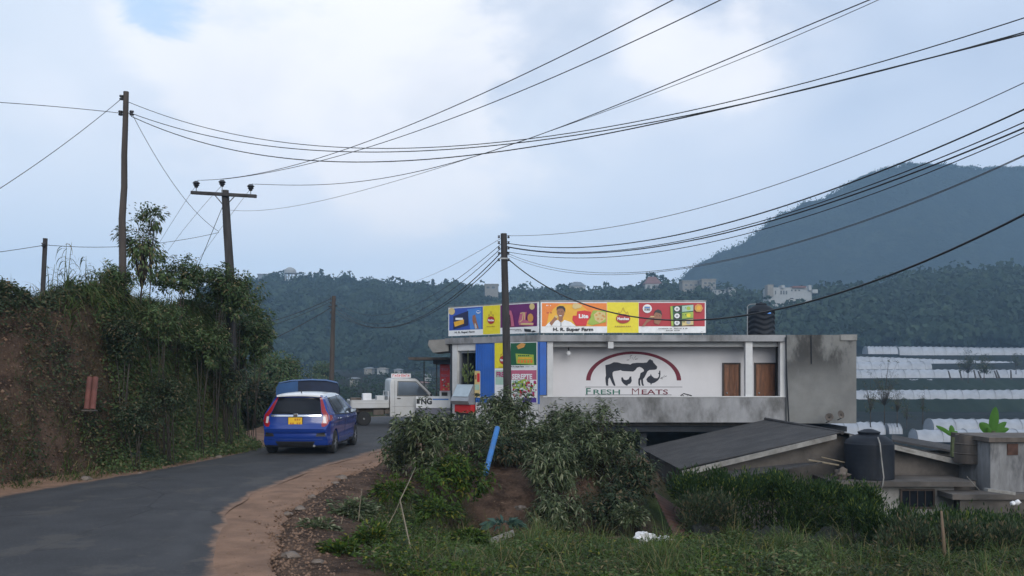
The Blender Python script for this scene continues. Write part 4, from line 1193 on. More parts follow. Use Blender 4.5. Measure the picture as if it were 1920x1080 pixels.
for i in range(16): a.disc(rg_.uniform(830, 842), rg_.uniform(710, 730), 1.8, 1.6, rg_.choice(['cream', 'pink', 'white', 'biscuit']), 7)
a.build('printed_panel', bn2)
fz = thing('display_fridge', 'white chest cabinet with a dark screen below the red banner', 'cabinet', PG(835, 34.7, 0))
MB().x((824 - CX) * 34.7 / F, (844 - CX) * 34.7 / F, 34.72, 35.3, pxz(753, 34.7), pxz(733.5, 34.7)).build('cabinet_body', M['plastic_white'], fz)
MB().x((828 - CX) * 34.7 / F, (839 - CX) * 34.7 / F, 34.69, 34.715, pxz(742, 34.7), pxz(735.5, 34.7)).build('screen', M['black'], fz)
MB().x((826 - CX) * 34.7 / F, (842 - CX) * 34.7 / F, 34.76, 35.26, -.03, pxz(753.2, 34.7)).build('plinth', M['dark_in'], fz)
ng = thing('letter_board', 'low white board with the black letters NG, between the white pickup and the shop', 'sign', PG(815, 34.1, 0))
x0_, x1_ = (780 - CX) * 34.1 / F, (845 - CX) * 34.1 / F
MB().x(x0_, x1_, 34.1, 34.2, pxz(765, 34.1), pxz(743, 34.1)).build('board', M['plastic_white'], ng)
MB().x(x0_, x1_, 34.13, 34.19, pxz(781, 34.1), pxz(765.3, 34.1)).build('skirt', flat('skirt_grey', (.18, .18, .23)), ng)
q = MB()
for xx in (x0_ + .05, (x0_ + x1_) / 2, x1_ - .1): q.x(xx, xx + .05, 34.14, 34.18, -.04, pxz(781.2, 34.1))
q.build('leg', M['black'], ng)
PN = Plane((0, 34.1), (10, 34.1)); a = Art(PN, .003)
a.text('NG', 789.5, 746.5, 810, 758.5, 'black', .05).rect(811, 747.5, 841, 750, 'sky')
a.rect(781, 748, 787, 757, 'black')
a.build('lettering', ng)

# ------------------------------------------------------------------ lower house
hs = thing('low_house', 'old low house with a dark sheet roof and weathered gable below the shop', 'house', (7.6, 23, -1.5))
AP = Vector((7.6, 21.0, .62)); sl = .227
def roofz(x): return .62 - sl * abs(x - 7.6)
def roof_side(x0, x1, y0, y1, name):
    mb = MB(); nx_, ny_ = 30, 1
    n_ = 60
    for j in range(4):
        ya = y0 + (y1 - y0) * j / 4 - (.06 if j else 0); yb = y0 + (y1 - y0) * (j + 1) / 4
        for sgn, th in ((1, 0),):
            vs, fs = [], []
            for i in range(n_ + 1):
                x = x0 + (x1 - x0) * i / n_
                z_ = roofz(x) + .012 * (3 - j) + .0
                vs += [Vector((x, ya, z_)), Vector((x, yb, z_ - .008)), Vector((x, yb, z_ - .03)), Vector((x, ya, z_ - .022))]
            for i in range(n_):
                b_ = i * 4
                for k in range(4): fs.append((b_ + k, b_ + (k + 1) % 4, b_ + 4 + (k + 1) % 4, b_ + 4 + k))
            fs += [(0, 1, 2, 3), (n_ * 4, n_ * 4 + 3, n_ * 4 + 2, n_ * 4 + 1)]
            mb.add(vs, fs)
    return mb.build(name, M['roof_dark'], hs)
t = NT('roof_sheet')
g = t.mix(t.ramp(t.noise(1.6, 6, .65), .3, .7), (.036, .034, .035), (.066, .062, .062))
g = t.mix(t.math('MULTIPLY', t.ramp(t.noise(5, 5, .65), .45, .7), .5), g, (.035, .034, .036))
t.col(g); t.rough(.95)
wv = t.node('ShaderNodeTexWave', wave_type='BANDS', bands_direction='Y'); t.l.new(t.co(), wv.inputs['Vector']); wv.inputs['Scale'].default_value = 2.2
t.bump(t.math('ADD', t.math('MULTIPLY', wv.outputs['Fac'], .5), t.noise(20, 4, .6)), .8, .03)
M['roof_dark'] = t.mat
roof_side(3.85, 7.6, 20.85, 27.2, 'roof'); roof_side(7.6, 11.1, 20.85, 27.2, 'roof')
MB().tube([(7.6, 20.86, .635), (7.6, 27.2, .635)], .045, 8).build('ridge_cap', M['roof_dark'], hs)
def barge(x0, z0, x1, z1, name, h_=.13):
    v = [Vector((x0, 20.80, z0)), Vector((x1, 20.80, z1)), Vector((x1, 20.80, z1 - h_)), Vector((x0, 20.80, z0 - h_ * .8))]
    MB().prism(v, (0, .04, 0)).build(name, M['barge'], hs)
barge(7.45, .60, 3.9, -.235, 'barge_board'); barge(7.75, .60, 11.05, -.165, 'barge_board')
MB().prism([Vector((4.1, 21.1, -3)), Vector((11.0, 21.1, -3)), Vector((11.0, 21.1, roofz(11.0) - .06)), Vector((7.6, 21.1, .55)), Vector((4.1, 21.1, roofz(4.1) - .06))], (0, .15, 0)).build('gable_wall', M['house_wall'], hs)
MB().x(4.1, 4.25, 21.25, 27, -3, roofz(4.2) - .05).build('side_wall', M['house_wall'], hs)
MB().prism([P(1338, 885, 20.9), P(1500, 868, 20.9), P(1542, 866, 20.3), P(1378, 896, 20.3)], (0, 0, -.035)).build('lean_to_roof', M['roof_dark'], hs)
MB().x(7.0, 10.1, 19.75, 21.1, -.47, -.36).build('flat_slab', M['house_wall'], hs)
MB().x(7.95, 9.75, 20.0, 20.15, -3, -.472).build('front_wall', M['house_pale'], hs)
MB().x(9.76, 11.6, 20.3, 20.45, -3, -.40).build('front_wall', M['house_wall'], hs)
MB().x(8.02, 9.7, 20.18, 21.05, -3, -.48).build('room', M['dark_in'], hs)
# window
wx0, wx1, wz0, wz1 = (1690 - CX) * 20 / F, (1748 - CX) * 20 / F, pxz(950, 20), pxz(920, 20)
wf = MB().x(wx0 - .04, wx1 + .04, 19.95, 19.995, wz1, wz1 + .04).x(wx0 - .04, wx0, 19.95, 19.995, wz0, wz1).x(wx1, wx1 + .04, 19.95, 19.995, wz0, wz1).x(wx0 - .04, wx1 + .04, 19.95, 19.995, wz0 - .04, wz0)
for k in range(1, 4): wf.x(wx0 + (wx1 - wx0) * k / 4 - .008, wx0 + (wx1 - wx0) * k / 4 + .008, 19.96, 19.98, wz0, wz1)
wfo = wf.build('window', M['doorframe'], hs)
MB().x(wx0, wx1, 19.984, 19.994, wz0, wz1).build('pane', M['glass_dark'], wfo)
# lower right slab, wall and upright block
MB().x((1786 - CX) * 19.3 / F, 12.4, 19.3, 19.98, pxz(937, 19.3), pxz(927, 19.3)).build('porch_slab', M['house_wall'], hs)
MB().x((1800 - CX) * 19.4 / F, 12.4, 19.4, 19.55, -3, pxz(937, 19.3) - .003).build('porch_wall', M['house_wall'], hs)
sdn = thing('concrete_shed', 'streaky grey concrete shed with a dark cap and red patch, right of the drum', 'shed', ((1890 - CX) * 19.7 / F, 20.2, -.6))
MB().x((1857 - CX) * 19.7 / F, 12.6, 19.7, 21.2, -.62, pxz(829, 19.7)).build('wall', mk('streaky', (.22, .22, .225), .9, .25, 3, dirt=(.05, .05, .055), dirtamt=.95, dirtscale=2.2, vs=(1.4, 1, .35)), sdn)
MB().x((1850 - CX) * 19.7 / F, 12.7, 19.6, 21.3, pxz(828.5, 19.7), pxz(820, 19.7)).build('roof', M['rust_grey'], sdn)
MB().x((1888 - CX) * 19.7 / F, (1908 - CX) * 19.7 / F, 19.68, 19.695, pxz(853, 19.7), pxz(832, 19.7)).build('patch', M['rust'], sdn)
dr = thing('rusty_drum', 'rusty sheet metal drum standing on the right end of the house roof', 'drum', P(1822, 868, 20.6))
b_ = P(1822, 868, 20.6)
q = MB(); q.lathe([(.36, 0), (.37, .02), (.36, .2), (.375, .22), (.36, .24), (.355, .42), (.37, .44), (.35, .46), (.34, .64), (.31, .64), (.31, .60)], b_, 30)
q.build('drum_body', M['rust_grey'], dr, smooth=30); MB().lathe([(.315, .60), (.30, .61)], b_, 24).build('lid', M['rust'], dr)
tk2 = tank_ribbed('water_tank', 'smooth black water tank with a white pipe, on the flat slab of the low house', (8.05 , 20.45, -.36), .535, .80, False)
MB().lathe([(.15, .98), (.23, 1.0), (.25, 1.04), (.10, 1.10), (.02, 1.11)], (8.05, 20.45, -.36), 24).build('lid', M['tank'], tk2, smooth=40)
tp = lambda px, py, d: P(px, py, d)
MB().tube([tp(1646, 820, 19.95), tp(1650, 832, 19.85), tp(1653, 862, 19.8), tp(1657, 895, 19.72), tp(1655, 910, 19.7), tp(1650, 922, 19.8)], .015, 8).build('pipe', M['barge'], tk2, smooth=True)
# debris on the slab and roofs
def plank(px0, py0, px1, py1, d, w_, label, mat=None, name='plank', cat='plank', d2=None):
    a_, b__ = P(px0, py0, d), P(px1, py1, d2 or d)
    ax_ = (b__ - a_); L_ = ax_.length; q_ = ax_.to_track_quat('X', 'Z').to_matrix()
    mb = MB().rbox((0, 0, 0), (L_, w_, w_ * .35), .006, q_)
    c_ = (a_ + b__) / 2
    mb.v = [tuple(Vector(v) + c_) for v in mb.v]
    o = mb.build(name, mat or M['stick'], None, loc=tuple(c_)); return tag(o, label, cat)
plank(1515, 862, 1572, 872, 20.4, .10, 'weathered plank lying on the small lean-to roof left of the black tank')
plank(1540, 857, 1588, 868, 20.5, .07, 'thin stick lying above the plank, touching the black tank', name='stick', cat='stick')
plank(1812, 893, 1838, 921, 19.2, .03, 'pale thin stick leaning on the porch slab of the low house', M['barge'], 'stick', 'stick')
plank(1848, 918, 1900, 925, 18.9, .18, 'flat pale board resting on the porch slab below the concrete shed', M['barge'])
rp = random.Random(8)
for k, lab in enumerate(['broken pale board on the right roof slope, nearest the tank', 'split plank lying across the right roof slope', 'short pale offcut beside the split plank on the roof', 'broken sheet piece near the drum on the roof', 'thin curled offcut just left of the rusty drum']):
    px = 1702 + k * 20; py = 842 + k * 5.5
    plank(px - 14, py - 2 + rp.uniform(-2, 2), px + 13, py + 3 + rp.uniform(-2, 2), 20.85 + .2 * k, .12, lab, M['barge'] if k % 2 == 0 else M['stick'])
bg_ = MB(); c_ = P(1578, 882, 20.2); bg_.ico(c_ - Vector((0, 0, .08)), .14, 3, .8, (1.1, .7, .9), seed=4)
tag(bg_.build('sack', M['rust_grey'], None, loc=tuple(c_), smooth=True), 'crumpled pale sack against the left side of the black tank', 'sack')
bg_ = MB(); c_ = P(1903, 944, 18.6); bg_.ico(c_ - Vector((.05, 0, 0)), .05, 2, .6, seed=1); bg_.ico(c_ + Vector((.05, 0, .02)), .055, 2, .6, seed=6)
tag(bg_.build('bracket_pots', M['bag'], None, loc=tuple(c_), smooth=True), 'two small white pots under the porch slab at the right edge', 'pot')
# second grey roof piece behind and satellite-like junk at the end block foot
lw = thing('low_outbuilding', 'low grey outbuilding roof just behind the right slope of the house', 'shed', P(1735, 830, 28))
MB().prism([P(1672, 815, 28), P(1794, 836, 28), P(1794, 846, 27), P(1672, 824, 27)], (0, 0, -.06)).build('roof', M['roof_dark'], lw)
MB().x(P(1680, 800, 27.6).x, P(1790, 800, 27.6).x, 27.5, 28, -3, P(0, 845, 27.6).z).build('wall', M['house_wall'], lw)
for i_, (px, py, lab) in enumerate(((1555, 782, 'small round satellite dish, left one of the pair at the foot of the concrete block'), (1577, 777, 'small round satellite dish, right one of the pair at the foot of the concrete block'))):
    c_ = P(px, py, 28.3); dsh = thing('satellite_dish', lab, 'satellite dish', c_, group='dishes at the foot of the concrete block')
    rt = Matrix.Rotation(R(70), 3, 'X') @ Matrix.Rotation(R(25 * (i_ * 2 - 1)), 3, 'Y')
    MB().lathe([(.01, -.05), (.08, -.035), (.13, .0), (.125, .01), (.07, -.02), (.01, -.035)], c_, 20, rt).build('dish', M['rust_grey'], dsh, smooth=True)
    MB().tube([c_, c_ + Vector((.05, .1, -.12)), c_ + Vector((.05, .45, -.2))], .015, 6).build('bracket', M['black'], dsh)

# corrugated rusty sheet on the slope
sht = MB(); nC = 60
A_, B_, C_, D_ = P(1225, 925, 17.0), P(1285, 965, 17.2), P(1345, 1015, 15.2), P(1262, 1005, 15.0)
def sf(u, v):
    p = A_.lerp(B_, u).lerp(D_.lerp(C_, u), v); return p + Vector((0, -.01, .03 + .018 * math.sin(v * 75)))
sht.grid(sf, 6, 120); 
for_ = len(sht.v)
sho = sht.build('corrugated_sheet', M['rust'], None, loc=tuple(A_.lerp(C_, .5)), fixn=False)
sm_ = sho.modifiers.new('thick', 'SOLIDIFY'); sm_.thickness = .008
tag(sho, 'rusty dark corrugated sheet lying on the soil slope left of the hedge', 'metal sheet')
# ------------------------------------------------------------------ vehicles
def apply_mods(o):
    dg = bpy.context.evaluated_depsgraph_get(); bpy.context.view_layer.update()
    dg = bpy.context.evaluated_depsgraph_get()
    me = bpy.data.meshes.new_from_object(o.evaluated_get(dg)); o.modifiers.clear(); o.data = me
def cut(o, cutters):
    for c in cutters:
        m = o.modifiers.new('b', 'BOOLEAN'); m.operation = 'DIFFERENCE'; m.object = c; m.solver = 'EXACT'
    apply_mods(o)
    for c in cutters: bpy.data.objects.remove(c)
def wheel(root, x, y, r, w, outer, spokes=7, name='wheel'):
    rot = Matrix.Rotation(R(90), 3, 'Y')
    wh = MB().lathe([(r * .62, -w / 2), (r * .90, -w / 2), (r * .985, -w / 2 + .02), (r, -w / 4), (r, w / 4), (r * .985, w / 2 - .02), (r * .90, w / 2), (r * .62, w / 2)], (x, y, r), 36, rot).build(name, M['tyre'], root, world=False, smooth=35)
    s = 1 if outer > 0 else -1
    q = MB()
    q.lathe([(r * .66, s * w * .30), (r * .64, s * w * .46), (r * .60, s * w * .46), (r * .53, s * w * .30), (r * .2, s * w * .22)], (x, y, r), 36, rot)
    for k in range(spokes):
        a = 2 * math.pi * k / spokes
        d = Vector((0, math.cos(a), math.sin(a)))
        q.tube([Vector((x + s * w * .40, y, r)) + d * r * .1, Vector((x + s * w * .42, y, r)) + d * r * .6], [r * .09, r * .06], 5)
    q.lathe([(r * .16, s * w * .38), (r * .14, s * w * .5), (.005, s * w * .5)], (x, y, r), 16, rot)
    q.build('rim', M['rim'], wh, world=False)
    return wh

CW = .845
def c_yr(z): return float(np.interp(z, [.18, .3, .40, .45, .56, .60, .67, .71, .80, 1.0, 1.04, 1.40, 1.46, 1.52], [.12, .06, .045, .01, .015, -.035, -.03, .035, .09, .13, .15, .42, .38, .44]))
def c_yf(z): return float(np.interp(z, [.18, .3, .5, .62, .72, .82, .9], [3.85, 3.93, 3.97, 3.94, 3.86, 3.72, 3.6]))
def c_zt(y): return float(np.interp(y, [.3, .5, .9, 1.4, 1.9, 2.2, 2.5, 2.9, 3.05, 3.4, 3.6, 3.75], [1.465, 1.485, 1.515, 1.525, 1.505, 1.46, 1.32, 1.08, 1.0, .94, .89, .84]))
def c_hw(y, z):
    w = CW
    if z < .35: w -= (.35 - z) * .25
    if z > .92: w -= (z - .92) * .10 + max(0, z - .98) * .44
    w -= .012 * math.exp(-((z - .86) / .03) ** 2) * -1
    w -= .015 * math.exp(-((z - .52) / .12) ** 2)
    if y < .55: w -= ((.55 - y) / .55) ** 2.2 * .085
    if y > 3.1: w -= ((y - 3.1) / .85) ** 2 * .20
    return w
def car_surf(s, t):
    """s along 0..1, t height 0..1 -> (y, z)"""
    zb = .20
    ztop = c_zt(.42 + (3.6 - .42) * s)
    z = zb + (ztop - zb) * t
    yr = c_yr(z); yf = c_yf(min(z, .9))
    return yr + (yf - yr) * s, z
car = thing('blue_hatchback', 'blue hatchback with a white roof and yellow plate driving away along the road', 'car', (-5.20, 21.75, .03), R(-1.2))
car.scale = (1, 1, .97)
def car_body():
    ns, nt, nw = 48, 26, 20
    mb = MB()
    for sd_ in (-1, 1):
        mb.grid(lambda u, v: (lambda yz: Vector((sd_ * c_hw(*yz), yz[0], yz[1])))(car_surf(u, v)), ns, nt)
    def rear(u, v):
        y, z = car_surf(0, v); w = 2 * u - 1; h = c_hw(y, z)
        return Vector((w * h, y - .075 * (1 - abs(w) ** 2.4), z))
    def front(u, v):
        y, z = car_surf(1, v); w = 2 * u - 1; h = c_hw(y, z)
        return Vector((w * h, y + .16 * (1 - abs(w) ** 2.4), z))
    def top(u, v):
        y, z = car_surf(v, 1); w = 2 * u - 1; h = c_hw(y, z)
        yy = y - .075 * (1 - abs(w) ** 2.4) * max(0, 1 - v * 8) + .16 * (1 - abs(w) ** 2.4) * max(0, v * 8 - 7)
        return Vector((w * h, yy, z + .035 * (1 - abs(w) ** 2.2)* min(1, v * 12) * min(1, (1 - v) * 12)))
    def bot(u, v):
        y, z = car_surf(v, 0); w = 2 * u - 1; h = c_hw(y, z)
        yy = y - .075 * (1 - abs(w) ** 2.4) * max(0, 1 - v * 8) + .16 * (1 - abs(w) ** 2.4) * max(0, v * 8 - 7)
        return Vector((w * h, yy, z))
    mb.grid(rear, nw, nt); mb.grid(front, nw, nt); mb.grid(top, nw, ns); mb.grid(bot, nw, ns)
    me = bpy.data.meshes.new('body'); me.from_pydata([tuple(v) for v in mb.v], [], mb.f)
    bm = bmesh.new(); bm.from_mesh(me); bmesh.ops.remove_doubles(bm, verts=bm.verts, dist=.0015)
    bmesh.ops.recalc_face_normals(bm, faces=bm.faces)
    for f in bm.faces: f.smooth = True
    bm.to_mesh(me); bm.free()
    o = bpy.data.objects.new('body', me); COL.objects.link(o)
    cs = []
    for y in (.66, 3.19):
        for s in (-1, 1):
            q = MB().lathe([(.335, -.16), (.335, .16)], (s * .84, y, .30), 40, Matrix.Rotation(R(90), 3, 'Y'))
            cs.append(q.build('cut', M['black'], None, loc=(0, 0, 0)))
    cut(o, cs)
    me = o.data
    me.materials.clear()
    for m in (M['car_blue'], M['car_white'], M['black'], M['glass_dark']): me.materials.append(m)
    mi = []
    for p in me.polygons:
        c = p.center; k = 0
        if c.z > 1.435 and c.y < 2.25 and p.normal.z > .3: k = 1
        elif c.z > 1.455 and c.y < 2.2: k = 1
        elif c.z < .27: k = 2
        elif any(math.hypot(c.y - y, c.z - .30) < .332 and abs(c.x) < .80 for y in (.66, 3.19)): k = 2
        elif 2.27 < c.y < 3.02 and p.normal.z > .2 and c.z > 1.0 and abs(c.x) < c_hw(c.y, c.z) - .05: k = 3
        mi.append(k)
    me.polygons.foreach_set('material_index', mi)
    me.polygons.foreach_set('use_smooth', [True] * len(mi)); me.set_sharp_from_angle(angle=R(38))
    o.parent = car
    return o
body = car_body()
def side_quad(s, c, off, n=(8, 5)):
    """c: four (y,z) corners: rear-bottom, front-bottom, front-top, rear-top"""
    mb = MB()
    def f(u, v):
        y = (c[0][0] * (1 - u) + c[1][0] * u) * (1 - v) + (c[3][0] * (1 - u) + c[2][0] * u) * v
        z = (c[0][1] * (1 - u) + c[1][1] * u) * (1 - v) + (c[3][1] * (1 - u) + c[2][1] * u) * v
        return Vector((s * (c_hw(y, z) + off), y, z))
    return mb.grid(f, *n)
def ryv(x, z, off):
    y = c_yr(z); h = c_hw(y, z); w = min(1, abs(x) / h)
    return Vector((x, y - .075 * (1 - w ** 2.4) - off, z))
def rear_quad(c, off, n=(10, 6), mb=None, mi=0):
    mb = mb or MB()
    def f(u, v):
        x = (c[0][0] * (1 - u) + c[1][0] * u) * (1 - v) + (c[3][0] * (1 - u) + c[2][0] * u) * v
        z = (c[0][1] * (1 - u) + c[1][1] * u) * (1 - v) + (c[3][1] * (1 - u) + c[2][1] * u) * v
        return ryv(x, z, off)
    return mb.grid(f, *n, mi=mi)
B = dict(world=False, fixn=False, smooth=True)
for s in (-1, 1):
    mb = side_quad(s, [(.62, .99), (2.85, .93), (2.15, 1.44), (.72, 1.41)], .004, (16, 6)); mb.build('window_surround', M['black'], car, **B)
    w1 = side_quad(s, [(1.00, 1.00), (1.72, .98), (1.66, 1.42), (.92, 1.40)], .010, (8, 6)); w1.build('side_window', M['glass_side'], car, **B)
    w1 = side_quad(s, [(1.78, .98), (2.66, .95), (2.12, 1.42), (1.72, 1.42)], .010, (8, 6)); w1.build('side_window', M['glass_side'], car, **B)
    w1 = side_quad(s, [(.68, 1.02), (.94, 1.01), (.86, 1.38), (.76, 1.36)], .010, (4, 4)); w1.build('quarter_window', M['glass_side'], car, **B)
    for y0 in (1.10, 2.0):
        q = MB(); q.rbox((s * (c_hw(y0, .86) + .018), y0, .875), (.03, .17, .026), .01); q.build('door_handle', M['chrome'], car, world=False)
    for y0 in (.98, 1.76, 2.78):
        q = MB(); q.tube([Vector((s * (c_hw(y0 + .02, z) + .001), y0 + (.0 if y0 > 1 else (z - .9) * -.1), z)) for z in np.linspace(.45 if y0 > 1 else .70, .93, 6)], .004, 4); q.build('door_gap', M['black'], car, world=False)
    q = MB(); q.tube([Vector((s * (c_hw(y, z) + .002), y, z)) for y, z in ((.75, .86), (1.4, .85), (2.1, .82), (2.7, .78))], .005, 4); q.build('side_crease', M['car_blue'], car, world=False)
    mr = MB(); mr.rbox((s * .93, 2.42, 1.02), (.18, .09, .12), .035); mo = mr.build('side_mirror', M['car_blue'] if s < 0 else M['black'], car, world=False, smooth=40)
    MB().rbox((s * .93, 2.373, 1.02), (.14, .008, .09), .004).build('mirror_glass', M['glass_side'], mo, world=False)
    MB().rbox((s * .845, 2.43, .985), (.05, .05, .04), .01).build('mirror_arm', M['black'], mo, world=False)
    # C-shaped tail lamp: thin upper strip beside the window, wide lower block, hooked foot
    q = MB()
    def fl(u, v, s=s):
        z = 1.43 - v * .72
        xi = float(np.interp(z, [.71, .78, .90, 1.0, 1.05, 1.43], [.64, .62, .66, .66, .61, .505]))
        xo = float(np.interp(z, [.71, .78, .90, 1.0, 1.08, 1.43], [.70, .80, .86, .84, .71, .545]))
        x = s * (xi + (xo - xi) * u)
        hh_ = c_hw(c_yr(z), z)
        return ryv(x, z, .012) if abs(x) < hh_ else Vector((s * (hh_ + .004), c_yr(z) + (abs(x) - hh_) * 1.6, z))
    q.grid(fl, 5, 20); lo_ = q.build('tail_lamp', M['red_lamp'], car, **B)
    q = MB(); q.grid(lambda u, v, s=s: ryv(s * (.67 + .06 * u - .02 * v), .80 + .16 * v, .017), 4, 4); q.build('reversing_lens', M['clear_lamp'], lo_, **B)
    # wheel-side flare around to the flank
    q = side_quad(s, [(.10, .83), (.34, .90), (.30, .985), (.14, 1.0)], .006, (4, 3)); q.build('lamp_wrap', M['red_lamp'], lo_, **B)
rear_quad([(-.61, 1.015), (.61, 1.015), (.50, 1.42), (-.50, 1.42)], .006, (16, 8)).build('rear_window', M['glass_dark'], car, **B)
rear_quad([(-.60, .960), (.60, .960), (.62, 1.003), (-.62, 1.003)], .02, (20, 2)).build('chrome_bar', M['chrome'], car, **B)
q = MB(); q.rbox((0, .03, .985), (.11, .02, .09), .02); q.build('badge', M['chrome'], car, world=False)
pl = MB(); pl.rbox((0, -.005 + .02, .835), (.36, .018, .235), .006); plo = pl.build('number_plate', M['black'], car, world=False)
pl = MB(); pl.x(-.165, .165, -.002, .004, .732, .938); pl.build('plate_face', M['yellow_plate'], plo, world=False)
pl = MB(); rp = random.Random(2)
for row in (0, 1):
    for k in range(5):
        x = -.125 + k * .055
        z = .86 if row == 0 else .76
        if rp.random() < .9: pl.x(x, x + .012, -.006, -.003, z, z + .055); pl.x(x + .02, x + .034, -.006, -.003, z + rp.choice((0, .03)), z + .055); pl.x(x + .012, x + .02, -.006, -.003, z + .022, z + .03)
pl.build('plate_marks', flat('plate_red', (.40, .10, .01)), plo, world=False)
# spoiler lip, wiper, antenna, bumper lines, vents, exhaust
q = MB()
q.grid(lambda u, v: Vector(((2 * u - 1) * .53, .30 + .10 * v - .03 * (1 - (2 * u - 1) ** 4), 1.475 + .018 * v + .02 * (1 - (2 * u - 1) ** 2))), 16, 3)
q.grid(lambda u, v: Vector(((2 * u - 1) * .53, .30 + .10 * v - .03 * (1 - (2 * u - 1) ** 4), 1.44 + .018 * v + .02 * (1 - (2 * u - 1) ** 2))), 16, 3)
q.grid(lambda u, v: Vector(((2 * u - 1) * .53, .30 - .03 * (1 - (2 * u - 1) ** 4), 1.44 + .035 * v + .02 * (1 - (2 * u - 1) ** 2))), 16, 1)
q.build('spoiler', M['car_white'], car, world=False, smooth=50)
MB().tube([(0, .62, 1.53), (0, .56, 1.60)], .012, 6).build('antenna', M['black'], car, world=False)
MB().tube([ryv(0, 1.03, .02), ryv(-.2, 1.06, .02), ryv(-.45, 1.07, .02)], .008, 5).build('rear_wiper', M['black'], car, world=False)
MB().tube([ryv(x, .66, .004) for x in np.linspace(-.70, .70, 12)], .010, 5).build('bumper_crease', M['car_blue'], car, world=False)
MB().tube([ryv(x, .40, .006) for x in np.linspace(-.66, .66, 12)], .008, 5).build('bumper_crease', M['car_blue'], car, world=False)
for s in (-1, 1):
    rear_quad([(s * .50, .47), (s * .74, .47), (s * .70, .58), (s * .53, .56)], .004, (6, 3)).build('bumper_vent', M['black'], car, **B)
rear_quad([(-.42, .24), (.42, .24), (.48, .35), (-.48, .35)], .006, (10, 3)).build('lower_bumper', M['black'], car, **B)
MB().tube([(.45, .02, .235), (.45, .3, .24)], .03, 10).build('exhaust', M['steel'], car, world=False)
MB().rbox((0, 2.0, .19), (1.3, 3.2, .06), .02).build('underbody', M['black'], car, world=False)
for y in (.66, 3.19):
    for s in (-1, 1): wheel(car, s * .735, y, .30, .19, s)

# ---- white kei pickup: local y forward, x to its right
trk = thing('white_pickup', 'small white pickup truck crossing the road, dropside bed behind its cab', 'pickup truck', (-6.16, 34.45, .03), math.atan2(.28, .96) - R(90))
TW = .70
def tprism(pts, x0, x1, name, mat, parent=None, r=.02, smooth=None):
    mb = MB(); mb.prism([Vector((x0, y, z)) for y, z in pts], (x1 - x0, 0, 0))
    bm = bmesh.new(); me = bpy.data.meshes.new(name); me.from_pydata([tuple(v) for v in mb.v], [], mb.f); bm.from_mesh(me)
    bmesh.ops.remove_doubles(bm, verts=bm.verts, dist=1e-4); bmesh.ops.recalc_face_normals(bm, faces=bm.faces)
    bmesh.ops.dissolve_limit(bm, angle_limit=R(1), verts=bm.verts, edges=bm.edges)
    if r: bmesh.ops.bevel(bm, geom=[e for e in bm.edges if e.calc_face_angle(0) > R(25)], offset=r, segments=3, profile=.6, affect='EDGES')
    bm.to_mesh(me); bm.free(); me.materials.append(mat)
    me.polygons.foreach_set('use_smooth', [True] * len(me.polygons)); me.set_sharp_from_angle(angle=R(35))
    return link_mesh(name, me, parent or trk)
cabp = [(1.42, .32), (2.37, .32), (2.38, .50), (2.46, .70), (2.62, .80), (2.86, .79), (3.0, .62), (3.04, .35), (3.20, .35), (3.26, .50), (3.24, .98), (3.10, 1.10), (2.50, 1.70), (2.40, 1.775), (1.60, 1.79), (1.46, 1.75), (1.42, 1.6)]
tprism(cabp, -TW, TW, 'cab', M['truck_white'], r=.045)
for s in (-1, 1):
    X = s * (TW + .004)
    w_ = MB().prism([Vector((X, y, z)) for y, z in ((1.72, 1.14), (2.88, 1.14), (2.80, 1.24), (2.40, 1.63), (1.74, 1.65))], (s * .006, 0, 0)); w_.build('side_window', M['glass_side'], trk, world=False)
    fr_ = MB().tube([Vector((X + s * .008, y, z)) for y, z in ((1.70, 1.12), (2.92, 1.12), (2.83, 1.24), (2.41, 1.65), (1.72, 1.67), (1.70, 1.12))], .012, 5); fr_.build('window_rubber', M['black'], trk, world=False)
    g_ = MB().tube([Vector((X, y, z)) for y, z in ((1.60, .38), (1.60, 1.70))], .005, 4); g_.build('door_gap', M['black'], trk, world=False)
    MB().rbox((X + s * .01, 1.76, 1.02), (.02, .13, .035), .008).build('door_handle', M['black'], trk, world=False)
    MB().rbox((X + s * .01, 2.0, .74), (.012, 1.0, .02), .004).build('side_trim', M['truck_white'], trk, world=False)
    MB().rbox((s * .80, 2.98, 1.10), (.14, .07, .20), .03).build('side_mirror', M['black'], trk, world=False)
    MB().prism([Vector((s * (TW - .02), y, z)) for y, z in ((2.34, .33), (2.36, .52), (2.46, .69), (2.62, .785), (2.85, .78), (2.99, .60), (3.03, .36))], (-s * .2, 0, 0)).build('wheel_well', M['black'], trk, world=False)
MB().prism([Vector((x, y, z)) for x, y, z in ((-.58, 3.07, 1.16), (.58, 3.07, 1.16), (.54, 2.53, 1.69), (-.54, 2.53, 1.69))], (0, .012, .010)).build('windscreen', M['glass_dark'], trk, world=False)
q = MB(); q.x(-TW, TW, -.02, 1.36, .66, .70); bd = q.build('bed_floor', M['truck_white'], trk, world=False)
for s in (-1, 1):
    q = MB().rbox((s * (TW + .01), .68, .81), (.04, 1.38, .28), .012); q.rbox((s * (TW + .03), .68, .86), (.02, 1.36, .03), .006); q.rbox((s * (TW + .015), .68, .955), (.055, 1.40, .03), .008); q.build('side_gate', M['truck_white'], trk, world=False)
MB().rbox((0, -.03, .81), (2 * TW, .04, .28), .012).build('tail_gate', M['truck_white'], trk, world=False)
MB().rbox((0, 1.37, .90), (2 * TW, .04, .46), .012).build('head_board', M['truck_white'], trk, world=False)
q = MB(); q.x(-.35, -.27, -.02, 2.4, .50, .62); q.x(.27, .35, -.02, 2.4, .50, .62); q.x(-.6, .6, .2, .25, .52, .655); q.x(-.6, .6, 1.3, 1.35, .52, .655); q.rbox((.58, 1.0, .50), (.18, .4, .2), .02); q.rbox((.55, 1.32, .52), (.2, .18, .16), .02)
q.build('chassis', M['rust_grey'], trk, world=False)
